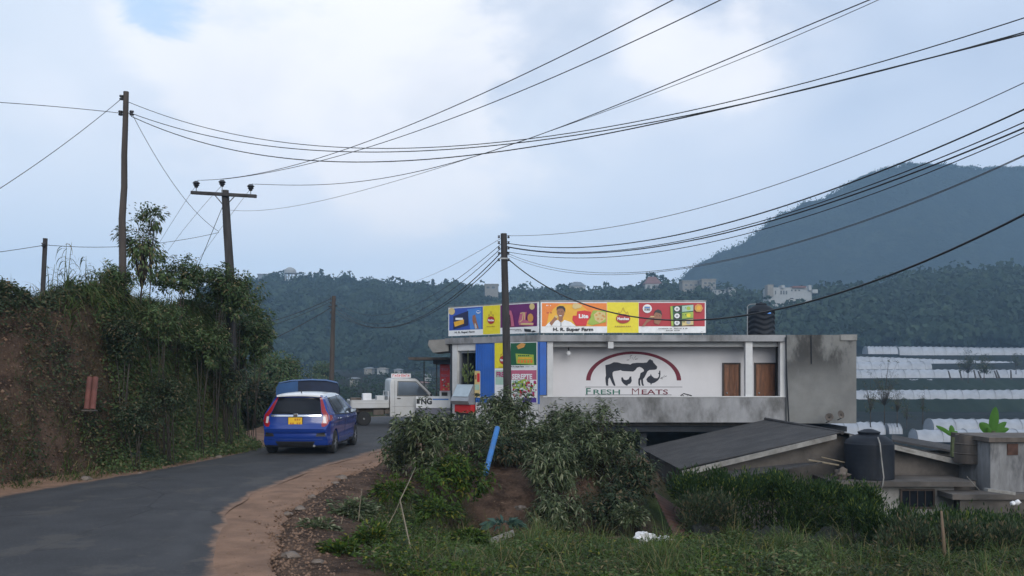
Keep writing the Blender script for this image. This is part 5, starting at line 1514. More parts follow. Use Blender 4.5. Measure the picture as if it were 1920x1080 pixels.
q = MB(); q.tube([(-.62, 1.37, 1.12), (-.62, 1.37, 1.28), (.62, 1.37, 1.28), (.62, 1.37, 1.12)], .018, 6); q.build('guard_frame', M['truck_white'], trk, world=False)
for s in (-1, 1):
    MB().prism([Vector((s * TW, y, z)) for y, z in ((.05, .66), (.12, .50), (.13, .49), (.06, .66))], (s * .005, 0, 0)).build('mudflap', M['black'], trk, world=False)
    wheel(trk, s * .60, .45, .27, .16, s, 0, 'wheel'); wheel(trk, s * .60, 2.70, .27, .16, s, 0, 'wheel')
# roof sign
rs = thing('roof_sign', 'small red and white sign plate standing on the pickup cab roof', 'sign', (0, 0, 0))
rs.location = trk.location; rs.rotation_euler = trk.rotation_euler
MB().x(TW - .24, TW - .20, 1.50, 2.25, 1.80, 1.96).build('plate', M['plastic_white'], rs, world=False)
q = MB(); 
for k in range(8):
    y = 1.55 + k * .083; q.x(TW - .196, TW - .193, y, y + .018, 1.83, 1.93); q.x(TW - .196, TW - .193, y + .018, y + .055, 1.83 + (.05 if k % 2 else .08), 1.85 + (.05 if k % 2 else .08)); 
    if k % 3: q.x(TW - .196, TW - .193, y + .045, y + .058, 1.83, 1.91)
q.build('lettering', pc('brightred', COLS['brightred']), rs, world=False)
# cargo: boxes on the bed
def tbox(c, d, label, mat):
    m_ = Matrix.Rotation(trk.rotation_euler.z, 3, 'Z'); w_ = m_ @ Vector(c) + trk.location
    mb = MB(); mb.rbox((0, 0, 0), d, .012); mb.x(-d[0] / 2 - .004, d[0] / 2 + .004, -.01, .01, d[2] / 2 - .10, d[2] / 2 + .004)
    o = mb.build('box', mat, None, loc=(0, 0, 0)); o.location = w_; o.rotation_euler.z = trk.rotation_euler.z; return tag(o, label, 'box')
tbox((.1, .62, .70 + .26), (.4, .32, .50), 'white carton on the pickup bed, nearer its tail', M['plastic_white'])
tbox((.1, 1.12, .70 + .21), (.5, .30, .42), 'grey crate against the pickup cab', M['truck_white'])
tbox((-.3, .25, .70 + .17), (.4, .4, .34), 'dark crate at the tail of the pickup bed', M['rust_grey'])

# ---- blue covered lorry parked behind the hatchback
lor = thing('covered_lorry', 'small lorry with a blue tarpaulin cover, mostly hidden behind the blue hatchback', 'lorry', (-7.38, 28.6, .02), R(11.5))
def lprism(*a_, **k): return tprism(*a_, parent=lor, **k)
MB().x(-.1, 1.9, .3, 3.6, .70, .76).build('bed_floor', M['rust_grey'], lor, world=False)
# hooped cover, open at the side facing the camera: hood mesh
q = MB()
arc = [(-.08, .78), (-.08, 1.50), (.0, 1.66), (.35, 1.73), (1.0, 1.76), (1.5, 1.74), (1.85, 1.66), (1.92, 1.50), (1.92, .78)]
q.grid(lambda u, v: (lambda i, f: Vector((arc[i][0] * (1 - f) + arc[i + 1][0] * f, .3 + 3.2 * v + .02 * math.sin(9 * u), arc[i][1] * (1 - f) + arc[i + 1][1] * f + .03 * math.sin(v * 12) * (1 if 0 < i < 7 else 0))))(min(7, int(u * 8)), min(1, u * 8 - min(7, int(u * 8)))), 24, 20)
q.build('tarpaulin', M['tarp_blue'], lor, world=False, smooth=True)
MB().prism([Vector((x, .29, z)) for x, z in ((-.08, .78), (-.08, 1.5), (.0, 1.65), (.60, 1.735), (.62, .78))], (0, .02, 0)).build('rear_flap_and_shade', M['tarp_blue'], lor, world=False)
MB().prism([Vector((x, .34, z)) for x, z in ((.62, .78), (.60, 1.735), (1.0, 1.75), (1.5, 1.73), (1.84, 1.65), (1.9, 1.5), (1.9, .78))], (0, .02, 0)).build('rear_flap_and_shade', M['open_back_shade'], lor, world=False)  # dark sheet stands in for the shaded opening beside the blue flap
MB().rbox((.9, .30, .98), (2.0, .04, .42), .01).build('tail_gate', M['tarp_blue'], lor, world=False)
MB().rbox((.9, 1.9, .55), (.9, 3.4, .18), .02).build('chassis', M['black'], lor, world=False)
cabl = [(3.62, .45), (5.0, .45), (5.05, .95), (4.75, 1.62), (4.6, 1.68), (3.62, 1.66)]
MB().prism([Vector((.1, y, z)) for y, z in cabl], (1.6, 0, 0)).build('cab', M['tarp_blue'], lor, world=False)
MB().tube([(-.05, 4.55, 1.35), (-.22, 4.6, 1.35), (-.24, 4.6, 1.15)], .014, 6).build('mirror_arm', M['steel'], lor, world=False)
MB().rbox((-.25, 4.58, 1.2), (.14, .04, .24), .02).build('side_mirror', M['chrome'], lor, world=False)
for y in (.95, 4.3):
    for x, s in ((.12, -1), (1.68, 1)): wheel(lor, x, y, .36, .2, s, 0)
# ------------------------------------------------------------------ poles
def pole(name, label, pts, rad, mat, n=12):
    root = thing(name, label, 'utility pole', pts[0])
    q = MB(); q.tube(pts, rad, n); q.build('pole_shaft', mat, root, smooth=40)
    return root
def shackle(par, c, s=1.0, ax='Z'):
    rot = None if ax == 'Z' else Matrix.Rotation(R(90), 3, ax)
    return MB().lathe([(.012 * s, -.05 * s), (.04 * s, -.045 * s), (.045 * s, -.02 * s), (.022 * s, -.005 * s), (.022 * s, .005 * s), (.045 * s, .02 * s), (.04 * s, .045 * s), (.012 * s, .05 * s)], c, 12, rot).build('insulator', M['ceramic'], par, smooth=40)
d1 = 20.0
tp1 = [(229, 700), (230, 560), (230, 480), (229, 410), (233, 350), (233, 290), (235, 235), (236.5, 172)]
pl1 = pole('utility_pole', 'tall thin crooked wooden pole on top of the left bank', [P(x, y, d1) for x, y in tp1], [.085, .08, .078, .075, .068, .064, .060, .058], M['wood_pale'])
for x, y in ((228, 183), (226, 212), (247, 212)): shackle(pl1, P(x, y, d1 - .02), 1.1)
MB().tube([P(226, 212, d1), P(247, 212, d1)], .012, 5).tube([P(228, 183, d1), P(236, 183, d1)], .012, 5).build('bracket', M['steel'], pl1)
d2 = 24.3
pl2 = pole('utility_pole', 'thick dark pole with a crossarm and three insulators above the bushes', [P(437, 800, d2), P(431, 505, d2), P(426, 430, d2), P(422, 357, d2)], [.118, .112, .105, .095], M['wood_pole'])
a_, b__ = P(358, 361, d2 - .14), P(481, 368, d2 - .14)
q_ = (b__ - a_).to_track_quat('X', 'Z').to_matrix(); c_ = (a_ + b__) / 2
MB().rbox((c_.x, c_.y, c_.z), ((b__ - a_).length, .09, .085), .01, q_).build('crossarm', M['wood_pole'], pl2)
MB().tube([P(402, 365, d2 - .15), P(419, 385, d2 - .1)], .013, 5).tube([P(441, 367, d2 - .15), P(427, 382, d2 - .1)], .013, 5).build('brace', M['wood_pole'], pl2)
for x, y in ((368, 345), (416.5, 343), (470, 351)):
    c = P(x, y, d2 - .14)
    MB().lathe([(.03, -.10), (.055, -.075), (.045, -.06), (.085, -.03), (.06, -.01), (.10, .02), (.07, .055), (.05, .075), (.01, .08)], c, 16).build('insulator', M['ceramic'], pl2, smooth=40)
    MB().tube([c - Vector((0, 0, .10)), c - Vector((0, 0, .26))], .014, 6).build('insulator_pin', M['steel'], pl2)
pl3 = pole('utility_pole', 'short thin post with one wire on the left bank top beside the reeds', [P(79.5, 600, 18.5), P(80, 553, 18.5), P(85, 447, 18.5)], [.05, .048, .045], M['wood_pole'])
shackle(pl3, P(81, 459, 18.4), .8)
d4 = 24.0
pl4 = pole('utility_pole', 'dark pole carrying thick black cables in front of the shop corner', [Vector(P(953, 842, d4)), P(951, 700, d4), P(948, 580, d4), P(944.5, 438, d4)], [.115, .112, .10, .085], M['wood_pole'])
for y in (441, 452, 462, 472, 484):
    for sx in (-1, 1): shackle(pl4, P(944.5 + sx * 9, y + 3, d4 - .05), .75)
MB().x(P(937, 0, d4).x, P(953, 0, d4).x, d4 - .12, d4 - .09, P(0, 487, d4).z, P(0, 484, d4).z).build('bracket', M['steel'], pl4)
d5 = 42.0
pl5 = pole('utility_pole', 'slim weathered pole on the far side of the road behind the blue covered lorry', [PG(620, d5, -.4), P(622, 700, d5), P(624, 620, d5), P(626, 555, d5)], [.12, .115, .10, .09], M['wood_pale'])
for y in (560, 568, 577, 586):
    shackle(pl5, P(620, y, d5 - .05), 1.1); 
MB().tube([P(616, 575, d5), P(632, 573, d5)], .03, 5).build('bracket', M['wood_pole'], pl5)

# ------------------------------------------------------------------ wires
def wire(label, A, Bp, pts, r=.009, deg=2, mat='wire', t1=1.0, name='overhead_wire', group=None, cat='wire'):
    Aw, Bw = P(*A), P(*Bp)
    ts, zs, ws = [], [], []
    for px, py in [(A[0], A[1])] + list(pts) + ([(Bp[0], Bp[1])] if t1 == 1.0 and Bp[0] < 1925 and Bp[1] > -5 else []):
        u = (px - CX) / F
        t_ = (u * Aw.y - Aw.x) / ((Bw.x - Aw.x) - u * (Bw.y - Aw.y))
        y_ = Aw.y + (Bw.y - Aw.y) * t_
        ts.append(t_); zs.append(CH + (HY - py) * y_ / F); ws.append(1 / y_ * 20)
    ws[0] *= 6
    if t1 == 1.0 and len(ts) > len(pts) + 1: ws[-1] *= 6
    co = np.polyfit(ts, zs, min(deg, len(ts) - 1), w=ws)
    n = 44
    P_ = []
    for i in range(n + 1):
        t_ = t1 * i / n
        P_.append(Vector((Aw.x + (Bw.x - Aw.x) * t_, Aw.y + (Bw.y - Aw.y) * t_, float(np.polyval(co, t_)))))
    if Bp[2] == 9:                      # carry the span on past the right edge of the view
        st_ = P_[-1] - P_[-2]; hl = math.hypot(st_.x, st_.y); dx_, dy_, sl_ = st_.x / hl, st_.y / hl, st_.z / hl
        for k in range(14):
            sl_ *= .72; P_.append(P_[-1] + Vector((dx_ * 3, dy_ * 3, sl_ * 3)))
    o = MB().tube(P_, r, 5).build(name, M[mat], None, loc=tuple(Aw), smooth=True)
    return tag(o, label, cat, group)
wire('topmost of the three wires sweeping right from the tall crooked pole', (238, 190, 20), (2150, -60, 9), [(330, 226), (440, 252), (560, 270), (690, 276), (800, 276), (900, 270), (1000, 260), (1240, 223), (1450, 170), (1700, 98), (1920, 36)], .007, 4)
wire('middle wire of the three sweeping right from the tall crooked pole', (248, 213, 20), (2150, -10, 9), [(330, 242), (440, 264), (560, 279), (690, 284), (800, 282), (900, 277), (1000, 264), (1240, 228), (1450, 182), (1700, 118), (1920, 62)], .008, 4)
wire('lowest wire of the three sweeping right from the tall crooked pole', (246, 218, 20), (2150, -8, 9), [(330, 255), (430, 280), (560, 297), (690, 302), (800, 299), (900, 291), (1000, 276), (1240, 230), (1450, 181), (1700, 119), (1920, 65)], .009, 4)
wire('wire rising right from the left insulator of the crossarm pole', (370, 338, 24.2), (1500, -110, 9), [(470, 327), (560, 308), (660, 275), (760, 240), (870, 190), (1000, 130), (1100, 82), (1262, 0)], .007, 3)
wire('wire rising right from the middle insulator of the crossarm pole', (418, 336, 24.2), (1600, -120, 9), [(500, 327), (600, 301), (700, 271), (800, 238), (900, 205), (1000, 160), (1150, 95), (1350, 0)], .007, 3)
wire('wire rising right from the right insulator of the crossarm pole', (472, 345, 24.2), (1850, -100, 9), [(540, 348), (620, 345), (720, 333), (820, 312), (900, 292), (1000, 256), (1200, 180), (1400, 95), (1630, 0)], .007, 4)
wire('faint thin wire leaving the crossarm pole below its arm, to the right', (432, 394, 24.2), (1850, -90, 9), [(500, 393), (600, 378), (700, 352), (800, 321), (900, 285), (1000, 262), (1200, 186), (1400, 103), (1640, 4)], .0045, 4, 'wire_grey')
wire('single thin wire from the very top of the cable pole up to the right', (948, 442, 24), (2200, 20, 9), [(1040, 440), (1140, 428), (1230, 409), (1360, 375), (1500, 330), (1700, 256), (1920, 154)], .006, 3, 'wire_grey')
wire('uppermost thick cable from the cable pole across the mountain', (950, 456, 24), (2200, 60, 9), [(1020, 462), (1100, 462), (1200, 453), (1300, 437), (1400, 408), (1500, 375), (1700, 300), (1920, 206)], .011, 3)
wire('second cable from the top running right off the cable pole', (950, 462, 24), (2200, 85, 9), [(1020, 470), (1100, 472), (1200, 465), (1300, 449), (1400, 423), (1500, 391), (1700, 320), (1920, 230)], .008, 3)
wire('third cable from the top running right off the cable pole', (950, 463, 24), (2200, 98, 9), [(1020, 471), (1100, 473), (1200, 468), (1300, 453), (1400, 427), (1500, 397), (1700, 327), (1920, 241)], .011, 3)
wire('fourth cable from the top running right off the cable pole', (950, 472, 24), (2200, 110, 9), [(1020, 478), (1100, 482), (1200, 478), (1300, 463), (1400, 441), (1500, 408), (1700, 336), (1920, 250)], .007, 3)
wire('thin slack wire passing above the hoarding to the right, upper of two', (950, 474, 24), (2200, 180, 9), [(1000, 493), (1060, 506), (1140, 511), (1240, 507), (1350, 490), (1500, 452), (1700, 384), (1920, 291)], .0055, 4, 'wire_grey')
wire('thin slack wire passing above the hoarding to the right, lower of two', (950, 478, 24), (2200, 186, 9), [(990, 495), (1060, 510), (1140, 514), (1240, 510), (1350, 492), (1500, 454), (1700, 386), (1920, 293)], .005, 4, 'wire_grey')
wire('thick black cable sagging across the yellow and red hoarding', (951, 484, 24), (2200, 280, 9), [(990, 513), (1040, 546), (1090, 569), (1150, 588), (1210, 597), (1280, 600), (1360, 596), (1450, 581), (1560, 554), (1680, 512), (1800, 461), (1920, 402)], .015, 4)
wire('thin wire from the cable pole top descending left past the ridge', (941, 446, 24), (776, 528, 42), [(900, 470), (850, 497), (810, 515)], .006, 2, 'wire_grey')
GW = 'cables between the cable pole and the slim pole'
for k, (ya, mid, r, lab) in enumerate([(456, [(900, 497), (860, 525), (820, 549), (760, 572), (700, 588), (650, 592)], .008, 'uppermost cable of the bundle hanging left of the cable pole'),
                         (464, [(900, 507), (860, 537), (820, 562), (760, 590), (700, 604), (650, 602)], .009, 'second cable of the bundle hanging left of the cable pole'),
                         (472, [(900, 516), (860, 550), (820, 578), (760, 602), (700, 611), (650, 604)], .014, 'thickest black cable of the bundle hanging left of the cable pole'),
                         (480, [(900, 522), (860, 556), (820, 582), (760, 604), (700, 613), (650, 606)], .012, 'lowest cable of the bundle hanging left of the cable pole')]):
    wire(lab, (941, ya, 24), (628, 562 + k * 8, 42), mid, r, 3, group=GW)
wire('upper wire from the slim pole to the left into the bushes', (620, 560, 42), (440, 618, 40), [(560, 585), (500, 606)], .016)
wire('middle wire from the slim pole to the left into the bushes', (620, 566, 42), (440, 628, 40), [(560, 592), (500, 613)], .012)
wire('lower thick wire from the slim pole slanting left to the trees', (620, 577, 42), (430, 670, 34), [(570, 605), (515, 635)], .022)
wire('wire entering from the left edge to the tall crooked pole', (-200, 182, 16), (226, 212, 20), [(0, 192), (100, 199), (180, 208)], .007)
wire('slanting wire from the tall pole top down to the left edge', (228, 185, 20), (-200, 470, 15), [(180, 217), (120, 265), (60, 314), (0, 360)], .007)
wire('low wire from the short post to the left edge', (81, 460, 18.4), (-200, 492, 15), [(40, 467), (0, 472)], .006)
wire('low wire between the short post and the tall crooked pole', (84, 459, 18.4), (231, 462, 20), [(150, 463)], .006)
wire('low wire from the tall crooked pole to the crossarm pole', (231, 462, 20), (410, 436, 24.2), [(300, 456), (360, 446)], .006)
wire('slanting wire from the tall pole down to the crossarm pole', (250, 218, 20), (410, 434, 24.2), [(270, 262), (300, 312), (340, 360), (375, 402)], .006)
wire('thin wire slanting down left from the left insulator', (366, 350, 24.2), (290, 470, 30), [(330, 405)], .005, mat='wire_grey')
wire('thin wire slanting down left from the middle insulator', (414, 350, 24.2), (315, 470, 30), [(370, 400), (340, 435)], .005, mat='wire_grey')
wire('thin wire slanting down left from the right insulator', (468, 356, 24.2), (370, 490, 30), [(435, 400), (400, 448)], .005, mat='wire_grey')
wire('stay wire slanting from the crossarm pole into the bushes', (417, 388, 24.2), (365, 515, 25), [(395, 440), (378, 480)], .008, 1)
wire('pale branch-like wire leaving the bush over the lorry', (350, 612, 24), (520, 601, 30), [(440, 602), (490, 600)], .007, mat='wire_grey')

# ------------------------------------------------------------------ far buildings
def far_box(name, label, px0, px1, yt, yb, d, mat, roof=None, windows=(), rh=0, depth=8, cat='house', group=None, extra=None):
    a, b = P(px0, yb, d), P(px1, yt, d)
    root = thing(name, label, cat, ((a.x + b.x) / 2, d + depth / 2, a.z), 0, group)
    zb = a.z - 4
    MB().x(a.x, b.x, d, d + depth, zb, b.z).build('wall', mat, root)
    if roof:
        zr = b.z + rh * d / F; ov = .4
        q = MB()
        if rh > 0:
            x0, x1 = a.x - ov, b.x + ov; xm0, xm1 = x0 + (x1 - x0) * .3, x1 - (x1 - x0) * .3; ym = d + depth / 2
            q.add([Vector(v) for v in ((x0, d - ov, b.z), (x1, d - ov, b.z), (x1, d + depth + ov, b.z), (x0, d + depth + ov, b.z), (xm0, ym, zr), (xm1, ym, zr))],
                  [(0, 1, 5, 4), (1, 2, 5), (2, 3, 4, 5), (3, 0, 4), (0, 3, 2, 1)])
        else: q.x(a.x - .3, b.x + .3, d - .3, d + depth, b.z + .01, b.z + .5)
        q.build('roof', roof, root)
    for (x0, x1, y0, y1) in windows:
        w0, w1 = P(x0, y1, d), P(x1, y0, d)
        wo = MB().x(w0.x - .1, w1.x + .1, d - .06, d - .005, w0.z - .1, w1.z + .1).build('window', M['ridge_pale'], root)
        MB().x(w0.x, w1.x, d - .10, d - .065, w0.z, w1.z).build('pane', M['ridge_win'], wo)
    for e_ in (extra or []):
        x0, x1, y0, y1, m_ = e_; w0, w1 = P(x0, y1, d), P(x1, y0, d)
        MB().x(w0.x, w1.x, d - .9, d + 3, w0.z, w1.z).build('block', m_, root)
    return root
far_box('hilltop_building', 'flat pale roofed building half sunk in trees at the left end of the ridge', 483, 508, 515, 526, 533, M['ridge_grey'], M['ridge_grey'])
far_box('hilltop_building', 'low flat building on the ridge just left of the cable pole', 909, 934, 534, 545, 470, M['ridge_tan'], M['ridge_tan'], [(912, 918, 537, 541), (922, 928, 537, 541)])
far_box('hilltop_house', 'house with a dark hipped roof on the ridge above the hoarding', 1068, 1098, 536, 546, 455, M['ridge_pale'], M['ridge_grey'], [(1072, 1077, 538, 543), (1086, 1092, 538, 543)], 9)
far_box('hilltop_house', 'pale house with a red pointed roof among trees on the ridge', 1210, 1240, 532, 546, 418, M['ridge_pale'], M['ridge_red'], [(1214, 1219, 535, 540), (1228, 1233, 535, 540)], 15)
far_box('hilltop_building', 'tan three storey building at the foot of the mountain, left part', 1280, 1318, 528, 556, 395, M['ridge_tan'], M['ridge_tan'], [(1284 + k * 9, 1289 + k * 9, 533 + r * 8, 536 + r * 8) for k in range(4) for r in range(2)])
far_box('hilltop_building', 'tall tan apartment block at the foot of the mountain', 1316, 1342, 525, 565, 388, M['ridge_tan'], M['ridge_tan'], [(1320 + k * 8, 1325 + k * 8, 529 + r * 8, 533 + r * 8) for k in range(3) for r in range(3)])
far_box('hilltop_house', 'long low white house right of the tan apartment block', 1336, 1366, 543, 552, 380, M['ridge_pale'], M['ridge_grey'], [(1340 + k * 7, 1343 + k * 7, 545, 549) for k in range(4)], 2)
far_box('hilltop_house', 'small white house furthest right of the white row by the apartment block', 1366, 1380, 541, 549, 378, M['ridge_pale'], M['ridge_grey'], [(1370, 1373, 543, 546)], 4)
far_box('hilltop_hotel', 'large white arcaded building with two small turrets on the wooded slope', 1442, 1522, 539, 560, 335, M['ridge_pale'], None, [(1453, 1455, 545, 552), (1463, 1466, 545, 552), (1468, 1471, 545, 552), (1473, 1476, 545, 552)] + [(1483 + k * 7, 1486 + k * 7, 543, 546) for k in range(3)],
        cat='hotel', extra=[(1438, 1449, 534, 556, M['ridge_tan']), (1464, 1470, 535, 540, M['ridge_pale']), (1515, 1520, 535, 545, M['ridge_pale']), (1485, 1510, 536.5, 540, M['ridge_red']), (1522, 1532, 543, 550, M['ridge_pale'])])
wt = thing('water_tower', 'white round water tower on legs standing on the far ridge', 'water tower', P(544, 530, 500))
cT = P(544, 513.5, 500); k_ = 500 / F
MB().lathe([(10 * k_, 0), (11 * k_, 1 * k_), (11 * k_, 6 * k_), (10 * k_, 8 * k_), (5 * k_, 11.5 * k_), (1 * k_, 12.5 * k_)], cT, 24).build('tank', M['ridge_pale'], wt)
for dx in (-9, -3.5, 3.5, 9): MB().tube([cT + Vector((dx * k_, 0, 0)), cT + Vector((dx * k_, 0, -22 * k_))], 1.0 * k_, 6).build('leg', M['ridge_pale'], wt)
MB().x(cT.x - 10 * k_, cT.x + 10 * k_, 499.5, 500.5, cT.z - 6 * k_, cT.z - 5 * k_).build('brace', M['ridge_pale'], wt)
# valley houses
for (px, py, w, h, d, m_, r_, lab) in [(690, 694, 14, 6, 262, 'ridge_tan', 'ridge_grey', 'small gabled house in the valley, leftmost above the pickup'),
                     (715, 695, 16, 7, 256, 'ridge_pale', 'ridge_tan', 'bright white house in the valley just left above the pickup cab'),
                     (745, 696, 12, 5, 250, 'ridge_pale', 'ridge_grey', 'white house in the valley right of the bright one'),
                     (772, 721, 12, 9, 150, 'ridge_pale', 'ridge_pale', 'pale shed in the valley directly right of the pickup windscreen'),
                     (787, 722, 20, 8, 152, 'ridge_tan', 'ridge_red', 'long shed with a reddish roof in the valley beside the pale shed'),
                     (660, 713, 8, 6, 180, 'ridge_tan', 'ridge_grey', 'tiny hut in the valley fields above the pickup bed'),
                     (800, 706, 10, 5, 210, 'ridge_pale', 'ridge_grey', 'tiny pale hut in the valley left of the rusty canopy post')]:
    far_box('valley_house', lab, px - w / 2, px + w / 2, py - h / 2, py + h / 2, d, M[m_], M[r_], [(px - w * .3, px - w * .12, py - .3, py + 2)], 2.5, 6)

# ------------------------------------------------------------------ poly tunnels
def tunnel(label, px0, px1, yb, hp, d, yb1=None, dsl=0, name='greenhouse_tunnel'):
    a, b = P(px0, yb, d), P(px1, yb1 if yb1 else yb, d + dsl)
    h = hp * 1.1 * d / F; wd = h * 1.9; L_ = (b - a).length; n = max(8, int(L_ / (1.7)))
    root = thing(name, label, 'greenhouse', (a + b) / 2, 0, 'white poly tunnels on the valley terraces')
    dirv = (b - a).normalized(); back = Vector((-dirv.y, dirv.x, 0)).normalized()
    if back.y < 0: back = -back
    rd = random.Random(int(px0 + yb)); q = MB(); hoop = MB()
    m = 4; sec = 9; rows = []
    ph = rd.uniform(0, 6)
    for i in range(n * m + 1):
        u = i / (n * m); c = a.lerp(b, u) + back * (wd / 2)
        sag = 1 - .07 * abs(math.sin(math.pi * i / m)) + .015 * math.sin(u * L_ * .2 + ph)
        for k in range(sec + 1):
            an = math.pi * k / sec
            rows.append(c + back * (-math.cos(an) * wd / 2) + Vector((0, 0, (math.sin(an) ** .8) * h * sag)))
    fs = []
    for i in range(n * m):
        for k in range(sec): fs.append((i * (sec + 1) + k, (i + 1) * (sec + 1) + k, (i + 1) * (sec + 1) + k + 1, i * (sec + 1) + k + 1))
    fs.append(tuple(range(sec + 1))); fs.append(tuple(n * m * (sec + 1) + k for k in range(sec + 1)))
    q.add(rows, fs, 0)
    for i in range(0, n + 1, 2):
        c = a.lerp(b, i / n) + back * (wd / 2)
        q.tube([c + back * (-math.cos(math.pi * k / sec) * wd / 2 * 1.02) + Vector((0, 0, (math.sin(math.pi * k / sec) ** .8) * h * 1.03)) for k in range(sec + 1)], .05, 4, mi=1)
    q.build('film_cover', [M['green_house_film'], M['steel']], root, smooth=30)
    return root
tunnel('farthest poly tunnel, short left section beside the dark gap', 1628, 1684, 664, 14, 270)
tunnel('farthest poly tunnel, long right section reaching the edge of the view', 1687, 1960, 666, 16, 270, 669)
tunnel('second row tunnel from the back, long, behind the leafy saplings', 1560, 1905, 680, 13, 246, 692)
tunnel('short tunnel with a curved end, third row from the back', 1560, 1748, 694, 15, 232)
tunnel('long tunnel behind the row of leaning stakes', 1560, 1960, 711, 17, 215)
tunnel('ragged low tunnel piece below the leaning stakes', 1698, 1750, 721, 9, 205)
tunnel('long narrow ribbed tunnel in the middle of the terraces', 1560, 1960, 749, 16, 190, 748)
tunnel('big near tunnel behind the banana leaves, upper of two', 1752, 1960, 810, 22, 150)
tunnel('nearest tunnel with a slanted open end behind the banana leaves', 1722, 1960, 829, 21, 132)
tunnel('near low tunnel ending left, behind the black tank lid', 1560, 1660, 815, 21, 140)
tunnel('small greenish tunnel scrap right of the black tank lid', 1668, 1692, 814, 17, 140)
for k, (x0, y0, x1, y1) in enumerate([(1778, 695, 1786, 725), (1799, 695, 1807, 726), (1826, 694, 1832, 722), (1834, 696, 1842, 716), (1864, 695, 1870, 710), (1868, 694, 1874, 709), (1895, 694, 1896, 712)]):
    o = MB().tube([P(x1, y1, 211), P(x0, y0, 211)], [.22, .16], 5).build('stake', M['stem'], None, loc=tuple(P(x1, y1, 211)))
    tag(o, 'dark stake leaning against the long tunnel behind, number %s from the left' % ['one', 'two', 'three', 'four', 'five', 'six', 'seven'][k], 'stake', 'leaning stakes along the long tunnel')
# terrace banks: low dark walls between the rows
for (px0, px1, yt, yb, d, lab) in [(1600, 1960, 712, 732, 200, 'dark terrace bank below the leaning stakes'), (1600, 1960, 750, 786, 172, 'broad dark terrace bank under the middle tunnel')]:
    a, b = P(px0, yb, d), P(px1, yt, d); q = MB()
    q.grid(lambda u, v: Vector((a.x + (b.x - a.x) * u, d + v * 5 + .5 * math.sin(u * 40), a.z + (b.z - a.z) * v + .15 * math.sin(u * 70 + v * 4))), 80, 6)
    o = q.build('terrace_bank', M['forest_floor'], None, loc=tuple(a), smooth=True); tag(o, kind='structure')

# ------------------------------------------------------------------ banana plants
def banana(label, px, pyb, d, leaves_, seed):
    base = P(px, pyb, d); root = thing('banana_plant', label, 'banana plant', base)
    rd = random.Random(seed)
    MB().tube([base - Vector((0, 0, .8)), base + Vector((0, 0, .35))], [.09, .06], 8).build('stem', M['stem_green'], root)
    for (tx, ty, w) in leaves_:
        tip = P(tx, ty, d + rd.uniform(-.1, .1)); st = base + Vector((0, 0, .25)); L_ = (tip - st).length
        ax_ = (tip - st).normalized(); sd_ = ax_.cross(Vector((rd.uniform(-.3, .3), 1, 0))).normalized()
        q = MB(); n = 16; ww = w * d / F / 2
        def f(u, v):
            s_ = 2 * u - 1; wid = ww * (math.sin(math.pi * min(1, v * .94 + .06)) ** .55) * (0.12 if v < .12 else 1)
            return st + ax_ * L_ * v + sd_ * s_ * wid + Vector((0, 1, 0)) * (.10 * abs(s_) * ww * 3) + Vector((0, 0, -.12 * L_ * v * v * abs(ax_.x)))
        q.grid(f, 4, n); q.build('leaf', M['banana'], root, smooth=True, fixn=False)
    return root
banana('banana plant with the tallest upright bright leaf, right of the rusty drum', 1862, 832, 24.5, [(1868, 762, 17), (1888, 788, 14), (1893, 800, 12), (1838, 790, 18), (1852, 800, 10)], 1)
banana('smaller banana plant with narrow leaves, left behind the rusty drum', 1787, 834, 25, [(1784, 797, 10), (1755, 794, 8), (1772, 806, 8), (1796, 808, 9)], 2)

# ------------------------------------------------------------------ trees in the middle distance
leafy('round_tree', 'round dark green tree above the blue covered lorry', 'tree', PG(520, 52, .0), P(517, 702, 52), (1.75, 1.6, 1.25), 130, 60, .17, .10, M['leaf_tree'], 21, trunk=.10, spread=.42, fb=.9, shell=.35)
leafy('round_tree', 'small round tree in the haze just left of the slim pole', 'tree', P(605, 716, 130), P(605, 698, 130), (1.5, 1.4, 1.35), 60, 40, .3, .2, M['leaf_tree'], 22, trunk=.12, spread=.5, fb=.9)
leafy('round_tree', 'spreading tree leaning out at the right end of the bushy bank', 'tree', (-7.9, 26.0, .8), P(455, 622, 26.5), (.95, .9, .95), 110, 60, .12, .06, M['leaf_tree'], 23, trunk=.07, spread=.26, fb=.9, shell=.3)
leafy('bush', 'dark bush low on the far roadside bank behind the hatchback', 'bush', (-10.8, 33, 1.4), (-10.8, 33.2, 2.0), (1.5, 1, .8), 60, 50, .16, .09, M['leaf_dark'], 24, spread=.35)
leafy('bush', 'dark bush on the far roadside bank left of the lorry mirror', 'bush', (-9.3, 32.6, .3), (-9.5, 32.7, .8), (1.2, .8, .9), 60, 50, .16, .09, M['leaf_dark'], 25, spread=.35)
